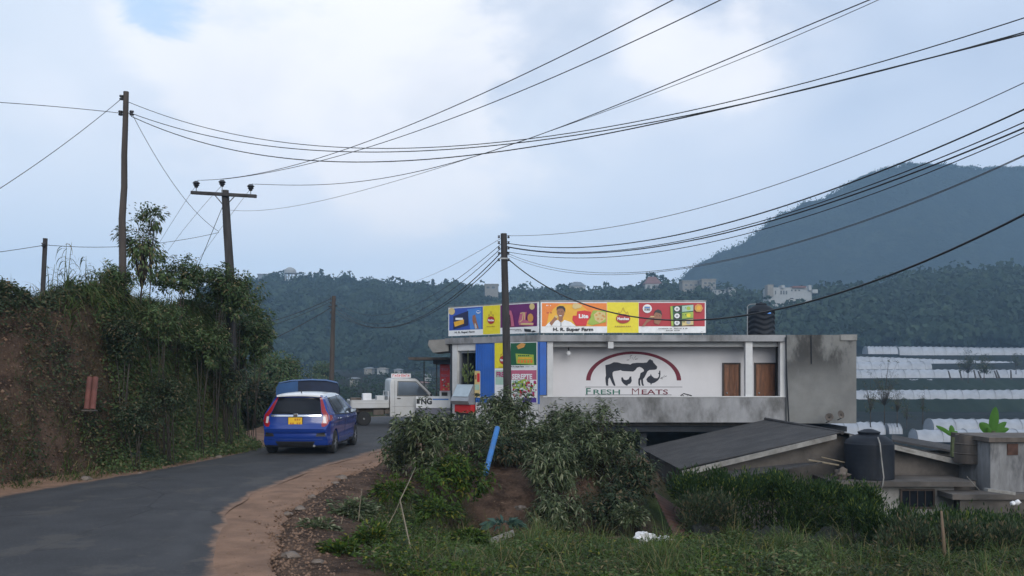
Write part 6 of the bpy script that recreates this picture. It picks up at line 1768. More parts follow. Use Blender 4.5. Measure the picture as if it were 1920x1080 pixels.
for k, (px, yb, yt, w, d, den, lab) in enumerate([(1658, 792, 664, 46, 62, 34, 'thin half-bare tree in front of the tunnels, right beside the concrete block'), (1632, 795, 700, 30, 58, 16, 'bare twiggy sapling nearest the concrete block'),
        (1682, 795, 705, 26, 60, 12, 'bare twiggy sapling right of the half-bare tree'), (1730, 790, 715, 22, 60, 9, 'thinnest bare sapling in front of the middle tunnels'),
        (1815, 716, 652, 26, 165, 30, 'dark leafy sapling crossing the far tunnels, left of the pair'), (1845, 716, 650, 20, 165, 26, 'dark leafy sapling crossing the far tunnels, right of the pair'),
        (1905, 700, 655, 12, 190, 10, 'small sapling against the farthest tunnel by the right edge'), (1700, 800, 745, 24, 75, 12, 'low scrubby tree between the two nearest tunnels')]):
    base = P(px, yb, d); cz_ = P(px, (yt + yb) / 2 - (yb - yt) * .08, d); k2 = d / F
    leafy('thin_tree', lab, 'tree', base, cz_, (w * k2 * .75, w * k2 * .7, (yb - yt) * k2 * .42), int(den * 1.6), 13 if d < 100 else 26, 2.4 * k2, 1.3 * k2, M['leaf_dark'], 40 + k, trunk=.75 * k2, spread=4.5 * k2, stems=60, fb=1, shell=.15)

rg = np.random.default_rng(400); n_ = 420
vp = np.r_[rg.uniform(560, 1010, 250), rg.uniform(1500, 2000, 170)]; vd = np.r_[1 / rg.uniform(1 / 330, 1 / 95, 250), rg.uniform(58, 98, 170)]
vx = (vp - CX) * vd / F; vz = HZ(vx, vd); vr = rg.uniform(.5, 1.5, n_) * np.clip(vd / 150, .45, 1.3); per_ = 70
dv = rdir(n_ * per_, rg).reshape(n_, per_, 3)
pv_ = (np.stack([vx, vd, vz + vr * .5], -1)[:, None, :] + dv * vr[:, None, None] * np.array([1.5, 1, .7])).reshape(-1, 3)
LV = np.repeat(vr, per_) * .35
tag(np_mesh('valley_scrub', leaves(pv_, dv.reshape(-1, 3), LV, LV * .7, .2, rg, up=dv.reshape(-1, 3) + rdir(n_ * per_, rg) * .3), quadidx(n_ * per_), M['far_crowns']), 'scattered scrub and field hedges across the valley floor', 'scrub', kind='stuff')
# ------------------------------------------------------------------ left bank growth
rng = np.random.default_rng(77)
foot = np.array([(-9.15, 15.2), (-8.9, 15.5), (-7.9, 18.9), (-7.15, 23.0), (-7.3, 25.2), (-8.8, 26.6)])
fs_ = np.r_[0, np.cumsum(np.hypot(*np.diff(foot, axis=0).T))]
def foot_pts(s, ins):
    x = np.interp(s, fs_, foot[:, 0]); y = np.interp(s, fs_, foot[:, 1])
    tx = np.gradient(np.interp(np.linspace(0, fs_[-1], 400), fs_, foot[:, 0])); ty = np.gradient(np.interp(np.linspace(0, fs_[-1], 400), fs_, foot[:, 1]))
    tx = np.interp(s, np.linspace(0, fs_[-1], 400), tx); ty = np.interp(s, np.linspace(0, fs_[-1], 400), ty); L_ = np.hypot(tx, ty)
    nx, ny = -ty / L_, tx / L_        # inwards
    return x + nx * ins, y + ny * ins, -nx, -ny
def grass_mass(name, label, N, s0, s1, i0, i1, L0, L1, up, outw, bend, w, mat, seed, power=1.0, seg=5, clump=0):
    rg = np.random.default_rng(seed)
    if clump:
        sc_ = s0 + (s1 - s0) * rg.uniform(0, 1, clump) ** power; ic = rg.uniform(i0, i1, clump); ci = rg.integers(0, clump, N)
        s = sc_[ci] + rg.normal(size=N) * .10; ins = ic[ci] + rg.normal(size=N) * .08; LL = rg.uniform(.65, 1.15, clump)[ci]
    else:
        s = s0 + (s1 - s0) * rg.uniform(0, 1, N) ** power; ins = rg.uniform(i0, i1, N); LL = 1
    x, y, ox, oy = foot_pts(s, ins); z = HZ(x, y) - .05
    d = np.stack([ox * outw + rg.normal(size=N) * .38, oy * outw + rg.normal(size=N) * .38, np.full(N, up) + rg.normal(size=N) * .15], -1)
    co, q = blades(np.stack([x, y, z], -1), d, rg.uniform(L0, L1, N) * LL, rg.uniform(.7, 1.3, N) * w, rg.uniform(.7, 1.3, N) * bend, seg, rg)
    o = np_mesh(name, co, q, mat); tag(o, label, 'grass', kind='stuff'); return o
grass_mass('grass', 'long green grass arching over the end of the left bank', 6000, 3.0, 9.8, .9, 1.9, .40, .95, 1.1, .45, 1.5, .022, M['grass_long'], 1, .75, clump=170)
grass_mass('grass', 'long green grass hanging down the face of the left bank', 3200, 3.8, 10.2, .45, 1.1, .25, .6, .9, .9, 2.0, .018, M['grass_long'], 2, .7, clump=110)
grass_mass('dry_grass', 'dry brown grass hanging over the lower face of the left bank', 4200, 3.4, 10.2, .12, .8, .2, .55, .5, .8, 2.6, .016, M['grass_dry'], 3, .6, clump=150)
grass_mass('grass', 'low dark weeds along the foot of the left bank', 8000, .0, 9.6, -.42, .22, .12, .42, .9, .35, 1.0, .018, M['grass_long'], 4, clump=300, seg=3)
grass_mass('grass', 'weedy tufts scattered on the bare soil face', 2600, .0, 5.0, .2, 1.2, .10, .35, .7, .6, 1.4, .012, M['grass_dry'], 5, clump=90, seg=3)
grass_mass('grass', 'short grass fringe along the top of the left bank', 9000, -.0, 9.0, 1.0, 2.8, .14, .48, 1.0, .2, .8, .012, M['leaf_dark'], 6, seg=3)
# small-leaved creepers clothing the face
def creeper(name, label, N, s0, s1, i0, i1, L_, W_, mat, seed, power=1, off=.12, clump=60):
    rg = np.random.default_rng(seed)
    sc_ = s0 + (s1 - s0) * rg.uniform(0, 1, clump) ** power; ic = rg.uniform(i0, i1, clump); ci = rg.integers(0, clump, N); sz = rg.uniform(.12, .34, clump)[ci]
    s = sc_[ci] + rg.normal(size=N) * sz; ins = ic[ci] + rg.normal(size=N) * sz * .45
    x, y, ox, oy = foot_pts(s, ins); z = HZ(x, y) + rg.uniform(0, off, N) + .25 * np.abs(rg.normal(size=N)) * sz
    x += ox * rg.uniform(0, off, N); y += oy * rg.uniform(0, off, N)
    d = np.stack([ox * .8 + rg.normal(size=N) * .6, oy * .8 + rg.normal(size=N) * .6, rg.normal(size=N) * .5 - .1], -1)
    o = np_mesh(name, leaves(np.stack([x, y, z], -1), d, rg.uniform(.6, 1.3, N) * L_, rg.uniform(.6, 1.3, N) * W_, .15, rg), quadidx(N), mat)
    return tag(o, label, 'undergrowth', kind='stuff')
creeper('undergrowth', 'dark leafy undergrowth covering the right part of the bank face', 40000, 3.9, 10.2, .05, 1.3, .085, .042, M['leaf_tree'], 31, .8, clump=150)
creeper('undergrowth', 'small weeds on the bare brown soil of the bank', 6500, 0, 4.6, .05, 1.3, .06, .035, M['leaf_dark'], 32, clump=22)
creeper('undergrowth', 'mixed green leaves low on the bank beside the road', 9000, 3.0, 9.8, -.3, .35, .07, .04, M['leaf_tree'], 33, clump=110)
creeper('undergrowth', 'dark roots and leaves under the bank crest', 4500, 0, 5.0, .95, 1.5, .09, .04, M['leaf_dark'], 34, clump=60)
def bz(px, d): return Vector(((px - CX) * d / F, d, hz((px - CX) * d / F, d)))
b0 = bz(262, 20.6)
leafy('leafy_sapling', 'slender leafy sapling beside the tall crooked pole, leaves dark against the sky', 'sapling', tuple(b0), P(268, 455, 20.6), (.62, .5, .85), 52, 26, .105, .042, M['leaf_tree'], 51, trunk=.022, spread=.17, stems=48, fb=1, shell=.25, droop=.35)
leafy('leafy_sapling', 'small upright leafy twig at the tip above the sapling', 'sapling', tuple(b0 + Vector((.15, .1, 0))), P(288, 405, 20.5), (.30, .3, .28), 16, 20, .095, .042, M['leaf_tree'], 52, trunk=.014, spread=.12, stems=14, fb=1, shell=.2, droop=.35)
for k, (px, py, d, rx, rz, lab, mt_, L_) in enumerate([(395, 535, 22.8, .85, .42, 'leafy bush on the bank directly left of the crossarm pole', 'leaf_tree', .10), (445, 560, 24.0, .75, .62, 'leafy bush around the foot of the crossarm pole', 'leaf_tree', .10),
        (330, 522, 21.4, .7, .35, 'leafy shrub on the bank between the two tall poles', 'leaf_tree', .09), (470, 640, 25.2, .62, .75, 'leafy bush bulging from the right end of the bank', 'leaf_tree', .11), (425, 560, 22.9, .55, .55, 'bush in front of the crossarm pole foot, hanging over the bank edge', 'leaf_tree', .10), (405, 660, 22.2, .5, .5, 'light green bush below the crossarm pole on the bank face', 'leaf_tree', .09), (215, 530, 20.0, .5, .28, 'low leafy shrub left of the tall crooked pole', 'leaf_tree', .08),
        (300, 600, 19.9, .55, .40, 'bush high on the bank face under the sapling', 'leaf_tree', .08), (375, 650, 21.2, .55, .50, 'bush half way down the bank face under the crossarm pole', 'leaf_tree', .09), (430, 730, 22.8, .32, .55, 'narrow bush at the right corner of the bank, near the road', 'leaf_dark', .08),
        (318, 745, 19.6, .50, .40, 'low bush bulging from the bank towards the road', 'leaf_dark', .07), (232, 640, 18.9, .38, .40, 'dark bush overhanging the bare soil above the clay pipe', 'leaf_dark', .08), (255, 790, 18.4, .45, .30, 'lowest bush at the foot of the bank right of the clay pipe', 'leaf_dark', .07)]):
    leafy('bush', lab, 'bush', tuple(bz(px, d)), P(px, py, d), (rx, rx * .8, rz), 75, 45, L_, L_ * .42, M[mt_], 60 + k, spread=.20, fb=.9, shell=.35, stems=5, shoots=True)
# reeds along the crest
def reed(label, px, h, d, seed, name='reed'):
    rd = random.Random(seed); b = bz(px, d); root = thing(name, label, 'reed', b); mb = MB(); n = 3
    rg = np.random.default_rng(seed); pos = []; dirs = []
    for k in range(n):
        o = Vector((rd.uniform(-.08, .08), rd.uniform(-.08, .08), -.1)); hh = h * rd.uniform(.7, 1.05); ln = Vector((rd.uniform(-.12, .12), 0, 1))
        mb.tube([b + o, b + o + ln * hh * .5, b + o + ln * hh + Vector((rd.uniform(-.06, .06), 0, 0))], [.011, .008, .003], 5)
        for j in range(9):
            t_ = rd.uniform(.3, 1); pos.append(b + o + ln * hh * t_); dirs.append((rd.choice((-1, 1)) * rd.uniform(.4, 1), rd.uniform(-.4, .4), rd.uniform(.3, 1)))
    mb.build('cane', M['stem_green'], root)
    co, q = blades(np.array([tuple(p) for p in pos]), np.array(dirs), rg.uniform(.18, .42, len(pos)), .026, 2.4, 5, rg)
    np_mesh('leaf_blades', co, q, M['leaf_dark'], parent=root)
for px, h, d, lab in [(128, 1.12, 18.8, 'tallest clump of reeds right of the short post'), (165, .85, 19.2, 'second clump of reeds right of the short post'), (100, .72, 18.7, 'reeds just right of the short post, shorter than the next clump'), (48, .62, 18.2, 'thin reed left of the short post'), (8, .42, 17.8, 'reed tuft at the left edge of the view'), (188, .55, 19.4, 'short reeds nearest the tall crooked pole'), (66, .4, 18.3, 'low reed tuft immediately left of the short post')]:
    reed(lab, px, h, d, int(px) + 3)
# broken clay pipe sticking from the bank
a_, b__ = P(174, 708, 18.0), P(168, 768, 17.7)
cp = thing('clay_pipe', 'broken reddish half pipe sticking out of the bare bank face', 'pipe', a_)
q = MB()
ax_ = (b__ - a_).normalized(); sd_ = Vector((1, .1, 0)).normalized(); fr_ = ax_.cross(sd_)
for off_ in (-.055, .055):
    for rr_ in (.055, .044):
        q.grid(lambda u, v, o=off_, r_=rr_: a_.lerp(b__, v) + sd_ * (o + math.cos(math.pi * u) * r_) + fr_ * math.sin(math.pi * u) * r_, 10, 6)
q.build('pipe_shell', M['red_pipe'], cp, smooth=True, fixn=False)
MB().rbox(tuple(b__ + ax_ * .02), (.26, .14, .03), .01).build('broken_tile', M['rust_grey'], cp)

# ------------------------------------------------------------------ mound shrubs
def gz(px, d, dz=0): x = (px - CX) * d / F; return (x, d, hz(x, d) + dz)
SHR = [
 ('tall drooping shrub at the road edge, first left of the blue pipe', 800, 832, 17.7, .76, .72, 130, 34, .14, .036, 'leaf_shrub', .5),
 ('shrub growing round the foot of the cable pole', 950, 792, 21.2, .78, .72, 120, 34, .15, .038, 'leaf_shrub', .5),
 ('low shrub between the road edge shrub and the cable pole', 885, 812, 19.6, .60, .36, 80, 30, .13, .034, 'leaf_shrub', .4),
 ('broad shrub on the mound crest behind the blue pipe, right of the pole', 1010, 832, 19.7, .75, .42, 90, 32, .14, .036, 'leaf_shrub', .4),
 ('large dark shrub at the right end of the mound under the balcony', 1120, 862, 18.9, .98, .86, 170, 34, .13, .034, 'leaf_shrub', .4),
 ('sparse upright shoots topping the right shrub in front of the parapet', 1130, 790, 19.0, .38, .38, 26, 22, .12, .034, 'leaf_shrub', .2),
 ('yellowish green shrub hanging over the soil face right of the blue pipe', 1032, 882, 17.5, .55, .50, 95, 32, .13, .036, 'leaf_shrub', .6),
 ('lower hanging shrub at the right foot of the soil face', 1040, 965, 16.4, .52, .40, 80, 30, .13, .034, 'leaf_shrub', .6),
 ('shrub under the road edge shrub, with brighter leaves', 850, 905, 16.3, .68, .46, 90, 32, .11, .040, 'leaf_bright', .3),
 ('dark shrub at the far right of the mound above the rusty sheet', 1195, 905, 17.7, .42, .50, 70, 30, .12, .034, 'leaf_dark', .4),
 ('dark low shrub hanging between the right shrub and the rusty sheet', 1150, 955, 16.9, .55, .40, 80, 30, .11, .032, 'leaf_dark', .4),
 ('shrub joining the cable pole shrub to the crest, nearer the balcony', 1060, 800, 20.6, .55, .42, 70, 30, .13, .034, 'leaf_shrub', .3),
 ('small shrub bulging over the road edge left of the tall drooping shrub', 748, 850, 18.4, .34, .36, 50, 28, .11, .032, 'leaf_shrub', .3),
 ('dark mass of weeds beneath the crest shrub, behind the blue pipe', 935, 850, 18.8, .60, .26, 60, 30, .11, .034, 'leaf_dark', .5)]
for k, (lab, px, py, d, rx, rz, nc_, per_, L_, W_, m_, dr_) in enumerate(SHR):
    leafy('shrub', lab, 'shrub', gz(px, d), P(px, py, d), (rx, rx * .8, rz), nc_, per_, L_, W_, M[m_], 100 + k, spread=.17, droop=dr_ * .6, down=.28, stems=18, stem_mat=M['stem'], fb=.8, shell=.35, shoots=True)
for k, (px, py, d, r_, m_, lab) in enumerate([(640, 1040, 10.3, .22, 'leaf_bright', 'bright leafy weed lowest on the slope, nearest the dirt edge'), (700, 1015, 11.0, .26, 'leaf_bright', 'large bright leafy weed left of the bent dry cane'), (735, 925, 14.4, .32, 'leaf_bright', 'bushy weed below the road edge shrub'),
        (660, 960, 13.2, .30, 'leaf_shrub', 'greyish weed clump close to the dirt shoulder'), (820, 960, 13.6, .30, 'leaf_bright', 'bright green weed in the middle of the slope, right of the bent cane'), (1010, 1050, 11.4, .20, 'leaf_bright', 'low bright weed right of the pale ball'), (880, 1010, 12.6, .18, 'leaf_bright', 'small bright weed just above the pale ball'), (600, 1000, 11.8, .22, 'leaf_shrub', 'grey green weed spilling on the dirt edge'),
        (1180, 970, 15.2, .26, 'leaf_shrub', 'low weed left of the white bag'), (1245, 1050, 11.9, .20, 'leaf_bright', 'low bright weed below the white bag'), (760, 1050, 10.6, .22, 'leaf_dark', 'dark weed at the foot of the bent cane')]):
    leafy('weed', lab, 'weed', gz(px, d), P(px, py, d), (r_ * 1.2, r_, r_ * .7), 40, 22, .085, .036, M[m_], 140 + k, spread=.09, droop=.25, down=.0, stems=10, stem_mat=M['stem_green'], fb=.4, shell=.3, stemr=.005)
# agave like blue green plant
ag = thing('blue_green_plant', 'blue green broad leaved plant at the foot of the soil face', 'plant', gz(942, 14.9))
rg = np.random.default_rng(3); b_ = np.array(P(945, 985, 14.9)); n_ = 60
dd_ = rdir(n_, rg); dd_[:, 2] = np.abs(dd_[:, 2]) * .5
np_mesh('leaf_blades', leaves(b_ + dd_ * .1 * np.array([2.2, 1.5, .5]), dd_, rg.uniform(.14, .26, n_), rg.uniform(.05, .09, n_), .3, rg), quadidx(n_), M['agave'], parent=ag)
MB().tube([Vector(gz(942, 14.9)) - Vector((0, 0, .1)), P(945, 985, 14.9)], [.03, .02], 6).build('stem', M['stem_green'], ag)

# ------------------------------------------------------------------ hedge
def hedge(label, X0, X1, D0, D1, zt0, zt1, seed, n=17000, mat='leaf_hedge'):
    rg = np.random.default_rng(seed)
    cx, cy = (X0 + X1) / 2, (D0 + D1) / 2; root = thing('hedge_bush', label, 'hedge', (cx, cy, hz(cx, cy)), 0, 'hedge in front of the low house')
    ncl = 260; u = rg.uniform(0, 1, ncl); v = rg.uniform(0, 1, ncl)
    topside = rg.uniform(0, 1, ncl) < .5
    cx_ = X0 + (X1 - X0) * u; cy_ = np.where(topside, D0 + (D1 - D0) * v, D0 + .15 * v)
    ztop = zt0 + (zt1 - zt0) * u + .09 * np.sin(u * 23 + seed) + .05 * np.sin(u * 51)
    zg = HZ(cx_, cy_)
    cz_ = np.where(topside, ztop - .05 * v, zg + (ztop - zg) * rg.uniform(.12, 1, ncl))
    ci = rg.integers(0, ncl, n); sz = rg.uniform(.10, .24, ncl)[ci]
    off = rdir(n, rg) * (rg.uniform(.2, 1, n) * sz)[:, None]
    pos = np.stack([cx_[ci], cy_[ci], cz_[ci]], -1) + off * np.array([1, 1, 1.25])
    d = off / sz[:, None] + np.array([0, -.1, .75]) + rdir(n, rg) * .35
    np_mesh('crown', leaves(pos, d, rg.uniform(.05, .105, n), rg.uniform(.013, .026, n), .05, rg), quadidx(n), M[mat], parent=root)
    mb = MB()
    for k in range(26):
        x = X0 + (X1 - X0) * (k + .5) / 26; y = D0 + (D1 - D0) * rg.uniform(.3, .8); g = hz(x, y); zt = zt0 + (zt1 - zt0) * (k + .5) / 26
        mb.tube([(x, y, g - .1), (x + rg.uniform(-.1, .1), y, (g + zt) / 2), (x + rg.uniform(-.15, .15), y - .1, zt - .03)], [.014, .010, .004], 5)
    mb.build('stem', M['stem'], root)
    return root
hedge('hedge section under the dark roof, leftmost and brightest at its top', 2.95, 4.85, 15.7, 16.7, .04, .0, 5)
hedge('hedge section in front of the lean-to and black tank', 4.5, 6.3, 15.3, 16.2, .03, -.20, 6)
hedge('hedge section at the right, lower, just under the house window', 5.1, 7.4, 13.0, 13.8, -.14, -.36, 7)
hedge('rearmost hedge section at the right edge, under the porch wall', 6.9, 9.2, 14.3, 15.0, -.42, -.52, 8, 9000)
hedge('hedge front row lowest at the bottom right, behind the rough stake', 5.0, 7.2, 12.0, 12.6, -.18, -.24, 10, 11000, 'leaf_dark')
hedge('small hedge clump low beside the rusty sheet', 2.9, 3.7, 15.2, 15.8, -.22, -.27, 9, 6000, 'leaf_dark')
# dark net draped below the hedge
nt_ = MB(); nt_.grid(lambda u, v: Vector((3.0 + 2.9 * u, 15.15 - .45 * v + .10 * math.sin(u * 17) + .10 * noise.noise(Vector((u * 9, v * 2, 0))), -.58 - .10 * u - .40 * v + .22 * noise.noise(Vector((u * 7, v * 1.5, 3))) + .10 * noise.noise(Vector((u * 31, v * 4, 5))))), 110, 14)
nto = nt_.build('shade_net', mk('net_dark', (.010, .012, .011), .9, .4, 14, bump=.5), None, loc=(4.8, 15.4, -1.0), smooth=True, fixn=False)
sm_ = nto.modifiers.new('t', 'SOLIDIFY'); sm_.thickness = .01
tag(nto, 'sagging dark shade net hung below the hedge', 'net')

# ------------------------------------------------------------------ foreground ground cover
rg = np.random.default_rng(200)
def gat(x, y): 
    i = np.clip(np.searchsorted(gx, x) - 1, 0, len(gx) - 2); j = np.clip(np.searchsorted(gy, y) - 1, 0, len(gy) - 2); return g_at[j, i], GD[j, i]
def cover(name, label, N, p0, p1, dd0, dd1, L0, L1, up, bend, w, mat, seed, thr=.35, seg=3, dmin=.55, clump=0, spread=.12):
    rg = np.random.default_rng(seed)
    if clump:
        cpx = rg.uniform(p0, p1, clump); cd = 1 / rg.uniform(1 / dd1, 1 / dd0, clump); ci = rg.integers(0, clump, N)
        d = cd[ci] + rg.normal(size=N) * spread; x = (cpx[ci] - CX) * cd[ci] / F + rg.normal(size=N) * spread; LL = rg.uniform(.6, 1.2, clump)[ci]
    else:
        d = 1 / rg.uniform(1 / dd1, 1 / dd0, N); x = (rg.uniform(p0, p1, N) - CX) * d / F; LL = np.ones(N)
    g, D = gat(x, d); k = (g > thr * rg.uniform(.4, 1.3, N)) & (D > dmin)
    x, d, LL = x[k], d[k], LL[k]; n = len(x)
    di = np.stack([rg.normal(size=n) * .45, rg.normal(size=n) * .45, np.full(n, up)], -1)
    co, q = blades(np.stack([x, d, HZ(x, d) - .02], -1), di, rg.uniform(L0, L1, n) * LL, rg.uniform(.7, 1.3, n) * w, rg.uniform(.5, 1.3, n) * bend, seg, rg)
    return tag(np_mesh(name, co, q, mat), label, 'grass', kind='stuff')
cover('grass', 'short green grass and weeds covering the slope below the road', 56000, 470, 2000, 8.3, 18.5, .05, .22, 1, 1.3, .007, M['grass_turf'], 201)
cover('grass', 'longer tufts of green grass on the slope', 20000, 560, 2000, 8.6, 17, .16, .50, 1, 1.6, .009, M['grass_long'], 202, clump=220)
cover('grass', 'tall rank grass tufts standing out of the slope', 15000, 590, 2000, 9.2, 17.5, .30, .72, 1.2, 1.5, .010, M['grass_long'], 205, clump=85, seg=4, spread=.09)
cover('grass', 'bright yellow green grass tufts in the middle of the slope', 9000, 620, 1500, 9.5, 16.5, .18, .42, 1.1, 1.4, .009, M['grass_turf'], 206, clump=60, seg=4, spread=.13)
cover('dry_grass', 'dry straw coloured grass among the weeds', 15000, 560, 2000, 9, 17, .12, .46, 1, 1.5, .006, M['grass_dry'], 203, clump=190, thr=.2)
cover('grass', 'yellowish fine grass on the low ground at the bottom right', 26000, 1050, 2000, 9.2, 14.5, .07, .20, 1, 1.0, .009, M['grass_turf'], 204, thr=.1)
def herbs(name, label, N, clump, p0, p1, dd0, dd1, L_, W_, mat, seed, thr=.3, dmin=.5, hgt=.14):
    rg = np.random.default_rng(seed)
    cd = 1 / rg.uniform(1 / dd1, 1 / dd0, clump); cx_ = (rg.uniform(p0, p1, clump) - CX) * cd / F; g, D = gat(cx_, cd)
    ok = (g > thr * rg.uniform(.4, 1.2, clump)) & (D > dmin); cd, cx_ = cd[ok], cx_[ok]
    ci = rg.integers(0, len(cd), N); sz = rg.uniform(.06, .20, len(cd))[ci]
    x = cx_[ci] + rg.normal(size=N) * sz; y = cd[ci] + rg.normal(size=N) * sz; z = HZ(x, y) + rg.uniform(0, 1, N) ** .7 * hgt * sz / .13
    d = np.stack([rg.normal(size=N), rg.normal(size=N), rg.uniform(-.1, .9, N)], -1)
    return tag(np_mesh(name, leaves(np.stack([x, y, z], -1), d, rg.uniform(.6, 1.3, N) * L_, rg.uniform(.6, 1.3, N) * W_, .25, rg), quadidx(N), mat), label, 'undergrowth', kind='stuff')
herbs('undergrowth', 'broad leaved green weeds covering the roadside slope', 15000, 150, 540, 1400, 8.8, 17.5, .055, .026, M['leaf_bright'], 211)
herbs('undergrowth', 'grey green weeds covering the roadside slope', 20000, 220, 540, 1500, 8.8, 18.0, .065, .022, M['leaf_tree'], 212)
herbs('undergrowth', 'dark low weeds in the hollows of the slope', 16000, 260, 600, 2000, 9.0, 17.0, .06, .028, M['leaf_dark'], 213, hgt=.10)
herbs('undergrowth', 'low weeds in front of the hedge', 14000, 200, 1300, 2000, 10, 16.5, .05, .022, M['leaf_hedge'], 214, hgt=.12)

# ------------------------------------------------------------------ small things
a_, b__ = P(927, 824, 17.75), P(910, 889, 16.95)
bp_ = thing('blue_pipe', 'bright blue plastic pipe sticking out of the mound, its open end down', 'pipe', b__)
q = MB().tube([a_ + (a_ - b__) * .35, b__], .054, 20, caps=False); q.tube([b__ , b__ + (a_ - b__) * .3], .047, 20, caps=False); q.build('pipe_wall', M['blue_pipe'], bp_, smooth=True)
MB().tube([b__ + (a_ - b__) * .2, b__ + (a_ - b__) * .21], .047, 16).build('pipe_inside', M['black'], bp_)
def stickobj(name, label, cat, pts, r, mat=None):
    o = MB().tube(pts, r, 6).build(name, mat or M['stick'], None, loc=tuple(pts[0]), smooth=True); return tag(o, label, cat)
stickobj('bent_cane', 'pale bent dry cane leaning on the slope, folded at its middle', 'cane', [P(781, 1078, 10.2), P(768, 1020, 10.6), P(750, 938, 11.4), P(766, 905, 11.9), P(779, 876, 12.4)], [.010, .010, .009, .007, .004])
stickobj('thin_cane', 'thin dry cane crossing low left of the bent one', 'cane', [P(722, 995, 11.4), P(740, 962, 11.7), P(752, 935, 11.9)], [.006, .005, .003])
stickobj('dry_stalk', 'thin upright dry stalk left of the slope weeds', 'stalk', [P(672, 978, 12.6), P(675, 945, 12.7), P(679, 915, 12.8)], [.008, .006, .003])
stickobj('dry_stalk', 'short dry stalk in the weeds close to the dirt edge', 'stalk', [P(638, 990, 12.2), P(644, 965, 12.3)], [.007, .003])
stickobj('dry_stalk', 'thin standing stem right of the pale ball, near the bottom edge', 'stalk', [P(817, 1080, 10.6), P(818, 1040, 10.8), P(820, 985, 11.2)], [.006, .005, .003], M['stem'])
stickobj('garden_stake', 'rough brown stake standing in front of the right hedge', 'stake', [P(1774, 1090, 11.2), P(1769, 1010, 11.3), P(1765, 958, 11.4)], [.024, .022, .014], mk('stake_wood', (.16, .11, .07), .9, .3))
stickobj('garden_stake', 'short stub of a stake at the bottom edge, left of the tall stake', 'stake', [P(1641, 1092, 11.5), P(1640, 1062, 11.6)], [.024, .022])
MBs = MB().tube([P(1769, 1005, 11.7), P(1776, 992, 11.75)], [.010, .006], 5)
bx_ = thing('broken_crate', 'weathered broken wooden crate piece below the blue green plant', 'crate', P(942, 1018, 14.2))
c_ = P(942, 1012, 14.2); rt = Matrix.Rotation(R(-18), 3, 'Y') @ Matrix.Rotation(R(15), 3, 'Z')
for k in range(3):
    off = rt @ Vector((0, .07 * k - .07, .05 * (k == 0)))
    MB().rbox(tuple(c_ + off), (.40, .02, .10), .004, rt).build('slat', M['barge'], bx_)
MB().rbox(tuple(c_ + rt @ Vector((-.18, 0, -.01))), (.03, .18, .09), .004, rt).build('end_block', M['stick'], bx_)
def lump(name, label, cat, px, py, d, r, sc, mat, seed, jit=.6, sub=3):
    c = P(px, py, d); g = hz(c.x, c.y); c.z = max(c.z, g + r * sc[2] * .4) if c.z < g else c.z
    o = MB().ico(c, r, sub, jit, sc, seed=seed).build(name, mat, None, loc=tuple(c), smooth=50); return tag(o, label, cat)
lump('plastic_bag', 'crumpled white plastic bag on the slope left of the rusty sheet', 'bag', 1207, 1012, 13.9, .13, (1, .8, .75), M['bag'], 3, 1.1)
lump('plastic_bag', 'small torn pale scrap right of the white plastic bag', 'bag', 1244, 1010, 13.9, .085, (1.2, .7, .5), M['bag'], 9, 1.3)
lump('pale_ball', 'pale bluish ball lying in the weeds', 'ball', 870, 1037, 11.9, .05, (1, 1, 1), mk('ball', (.55, .56, .72), .6, .05), 1, .1)
lump('white_scrap', 'tiny white scrap standing in the grass below the mound', 'litter', 1100, 1036, 12.2, .03, (1, .6, 1.2), M['bag'], 5, .8)
lump('pale_scrap', 'pale stony lump half way up the soil face', 'litter', 975, 952, 15.8, .07, (1.2, .8, .5), M['rust_grey'], 6, .8)
bk = thing('old_basket', 'round grey basket rim at the bottom edge beside the bent cane', 'basket', P(795, 1082, 10.0))
c_ = P(795, 1084, 10.0)
MB().lathe([(.16, -.12), (.20, -.02), (.21, 0), (.19, .01), (.17, -.02), (.13, -.11)], c_, 24).build('basket_wall', M['rust_grey'], bk, smooth=40)
MB().lathe([(.125, -.10), (.02, -.095)], c_, 20).build('basket_floor', M['rust'], bk)
STN = [(612, 876, 18.9, .08, 'pale stone where the dirt shoulder meets the slope, nearest the blue car'), (640, 900, 17.2, .10, 'pale stone on the crest of the slope left of the shrubs'), (628, 905, 16.5, .06, 'small stone just below the pale crest stone'), (540, 972, 12.9, .055, 'small stone on the lower dirt edge'), (562, 965, 13.2, .07, 'rounded brown stone on the dirt edge'),
       (506, 1040, 10.2, .05, 'brown stone near the bottom edge of the dirt bank'), (545, 1066, 9.8, .08, 'broken stone lowest on the dirt bank, largest there'), (520, 1005, 11.2, .045, 'little stone half way along the dirt bank'), (585, 935, 14.6, .06, 'stone under the grass fringe of the dirt bank'), (160, 899, 16.9, .10, 'round brown stone at the left verge, nearest the camera'),
       (262, 884, 18.0, .05, 'small pale stone on the left verge'), (395, 856, 21.2, .05, 'pale stone on the left verge near the bush foot'), (410, 857, 21.4, .07, 'flat pale stone on the left verge beside the small one'), (480, 832, 25.0, .06, 'stone on the left verge close to the blue car'), (596, 1072, 9.6, .05, 'small stone in the weeds at the bottom edge')]
for k, (px, py, d, r_, lab) in enumerate(STN):
    x = (px - CX) * d / F; g = max(hz(x, d), -.02 if RD.size and False else -9)
    g = max(g, .0) if px < 500 else g
    c = Vector((x, d, g + r_ * .3))
    o = MB().ico(c, r_, 2, .5, (1.2, 1, .65), seed=k).build('stone', M['stone'], None, loc=tuple(c), smooth=30); tag(o, lab, 'stone', 'stones along the road edges')
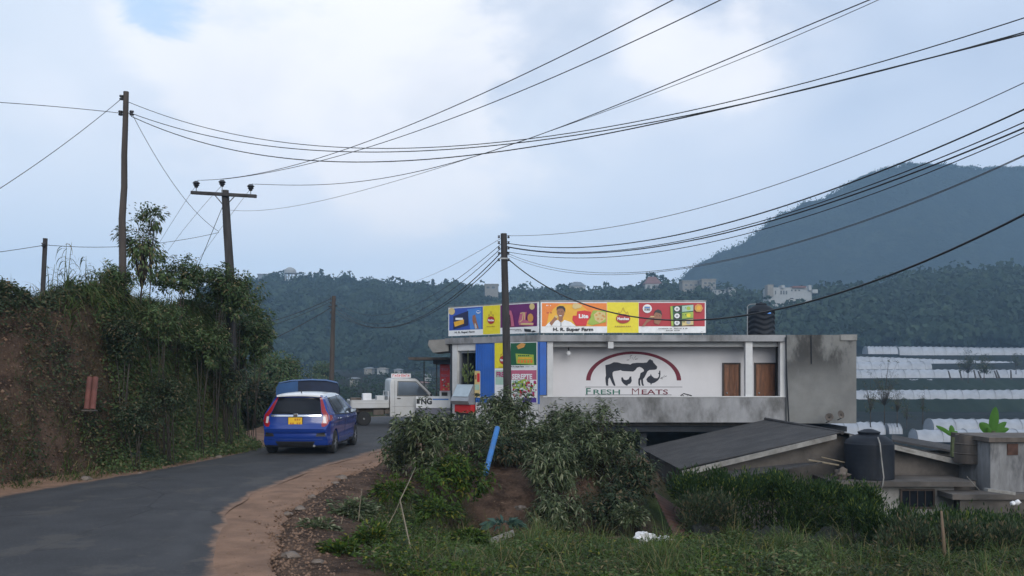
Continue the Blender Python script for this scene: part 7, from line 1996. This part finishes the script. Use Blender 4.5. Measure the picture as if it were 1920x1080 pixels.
# loose crumbs of soil: uncountable
rg = np.random.default_rng(300); n_ = 4200
s_ = rg.uniform(0, 1, n_); side = rg.uniform(0, 1, n_) < .3
xs_, ys_ = [], []
shx = np.interp(np.linspace(5, 26, 400), [p[1] for p in SH], [p[0] for p in SH]); yy = 1 / rg.uniform(1 / 24, 1 / 8.6, n_)
xx = np.interp(yy, np.linspace(5, 26, 400), shx) + rg.normal(size=n_) * .28 + .12
lx_ = np.interp(yy, [12, 15.5, 18.9, 23, 25.4], [-9.3, -8.9, -7.95, -7.25, -7.4]) + rg.normal(size=n_) * .16 + .1
xx = np.where(side & (yy > 14), lx_, xx)
zz = np.where(side & (yy > 14), .03, np.maximum(HZ(xx, yy), -3)); zz = np.where((~side) & (xx < np.interp(yy, np.linspace(5, 26, 400), shx)), .02, zz)
nb = 1500; sb = rg.uniform(0, 5.0, nb); xb, yb, oxb, oyb = foot_pts(sb, rg.uniform(0, 1.3, nb)); xx[:nb] = xb; yy[:nb] = yb; zz[:nb] = HZ(xb, yb) + .01
rr_ = .005 + .026 * rg.uniform(0, 1, n_) ** 3; rr_[:nb] *= 1.8
oct_ = np.array([(1, 0, 0), (0, 1, 0), (-1, 0, 0), (0, -1, 0), (0, 0, .8), (0, 0, -.8)])
co = (np.stack([xx, yy, zz], -1)[:, None, :] + oct_[None] * rr_[:, None, None] * rg.uniform(.6, 1.4, (n_, 6, 1))).reshape(-1, 3)
fi = np.array([(0, 1, 4), (1, 2, 4), (2, 3, 4), (3, 0, 4), (1, 0, 5), (2, 1, 5), (3, 2, 5), (0, 3, 5)])
fc = (np.arange(n_)[:, None, None] * 6 + fi[None]).reshape(-1, 3)
tag(np_mesh('gravel', co, fc, mk('clods', (.17, .105, .07), .95, .4, 6, bump=0)), 'crumbs of soil and gravel strewn along the dirt edges', 'gravel', kind='stuff')

# ------------------------------------------------------------------ haze
hz_box = MB().x(-1450, 1450, -110, 1750, -62, 215)
ho = hz_box.build('haze', [], None, loc=(0, 0, 0))
hm = bpy.data.materials.new('haze_air'); hm.use_nodes = True
for n_ in list(hm.node_tree.nodes):
    if n_.type == 'BSDF_PRINCIPLED': hm.node_tree.nodes.remove(n_)
pv = hm.node_tree.nodes.new('ShaderNodeVolumePrincipled')
pv.inputs['Color'].default_value = (.48, .73, 1.0, 1)
pv.inputs['Density'].default_value = .00056
pv.inputs['Anisotropy'].default_value = 0
hm.node_tree.links.new(pv.outputs[0], hm.node_tree.nodes['Material Output'].inputs['Volume'])
ho.data.materials.append(hm)
tag(ho, 'thin bluish haze between the camera and the far hills', 'haze', kind='stuff')
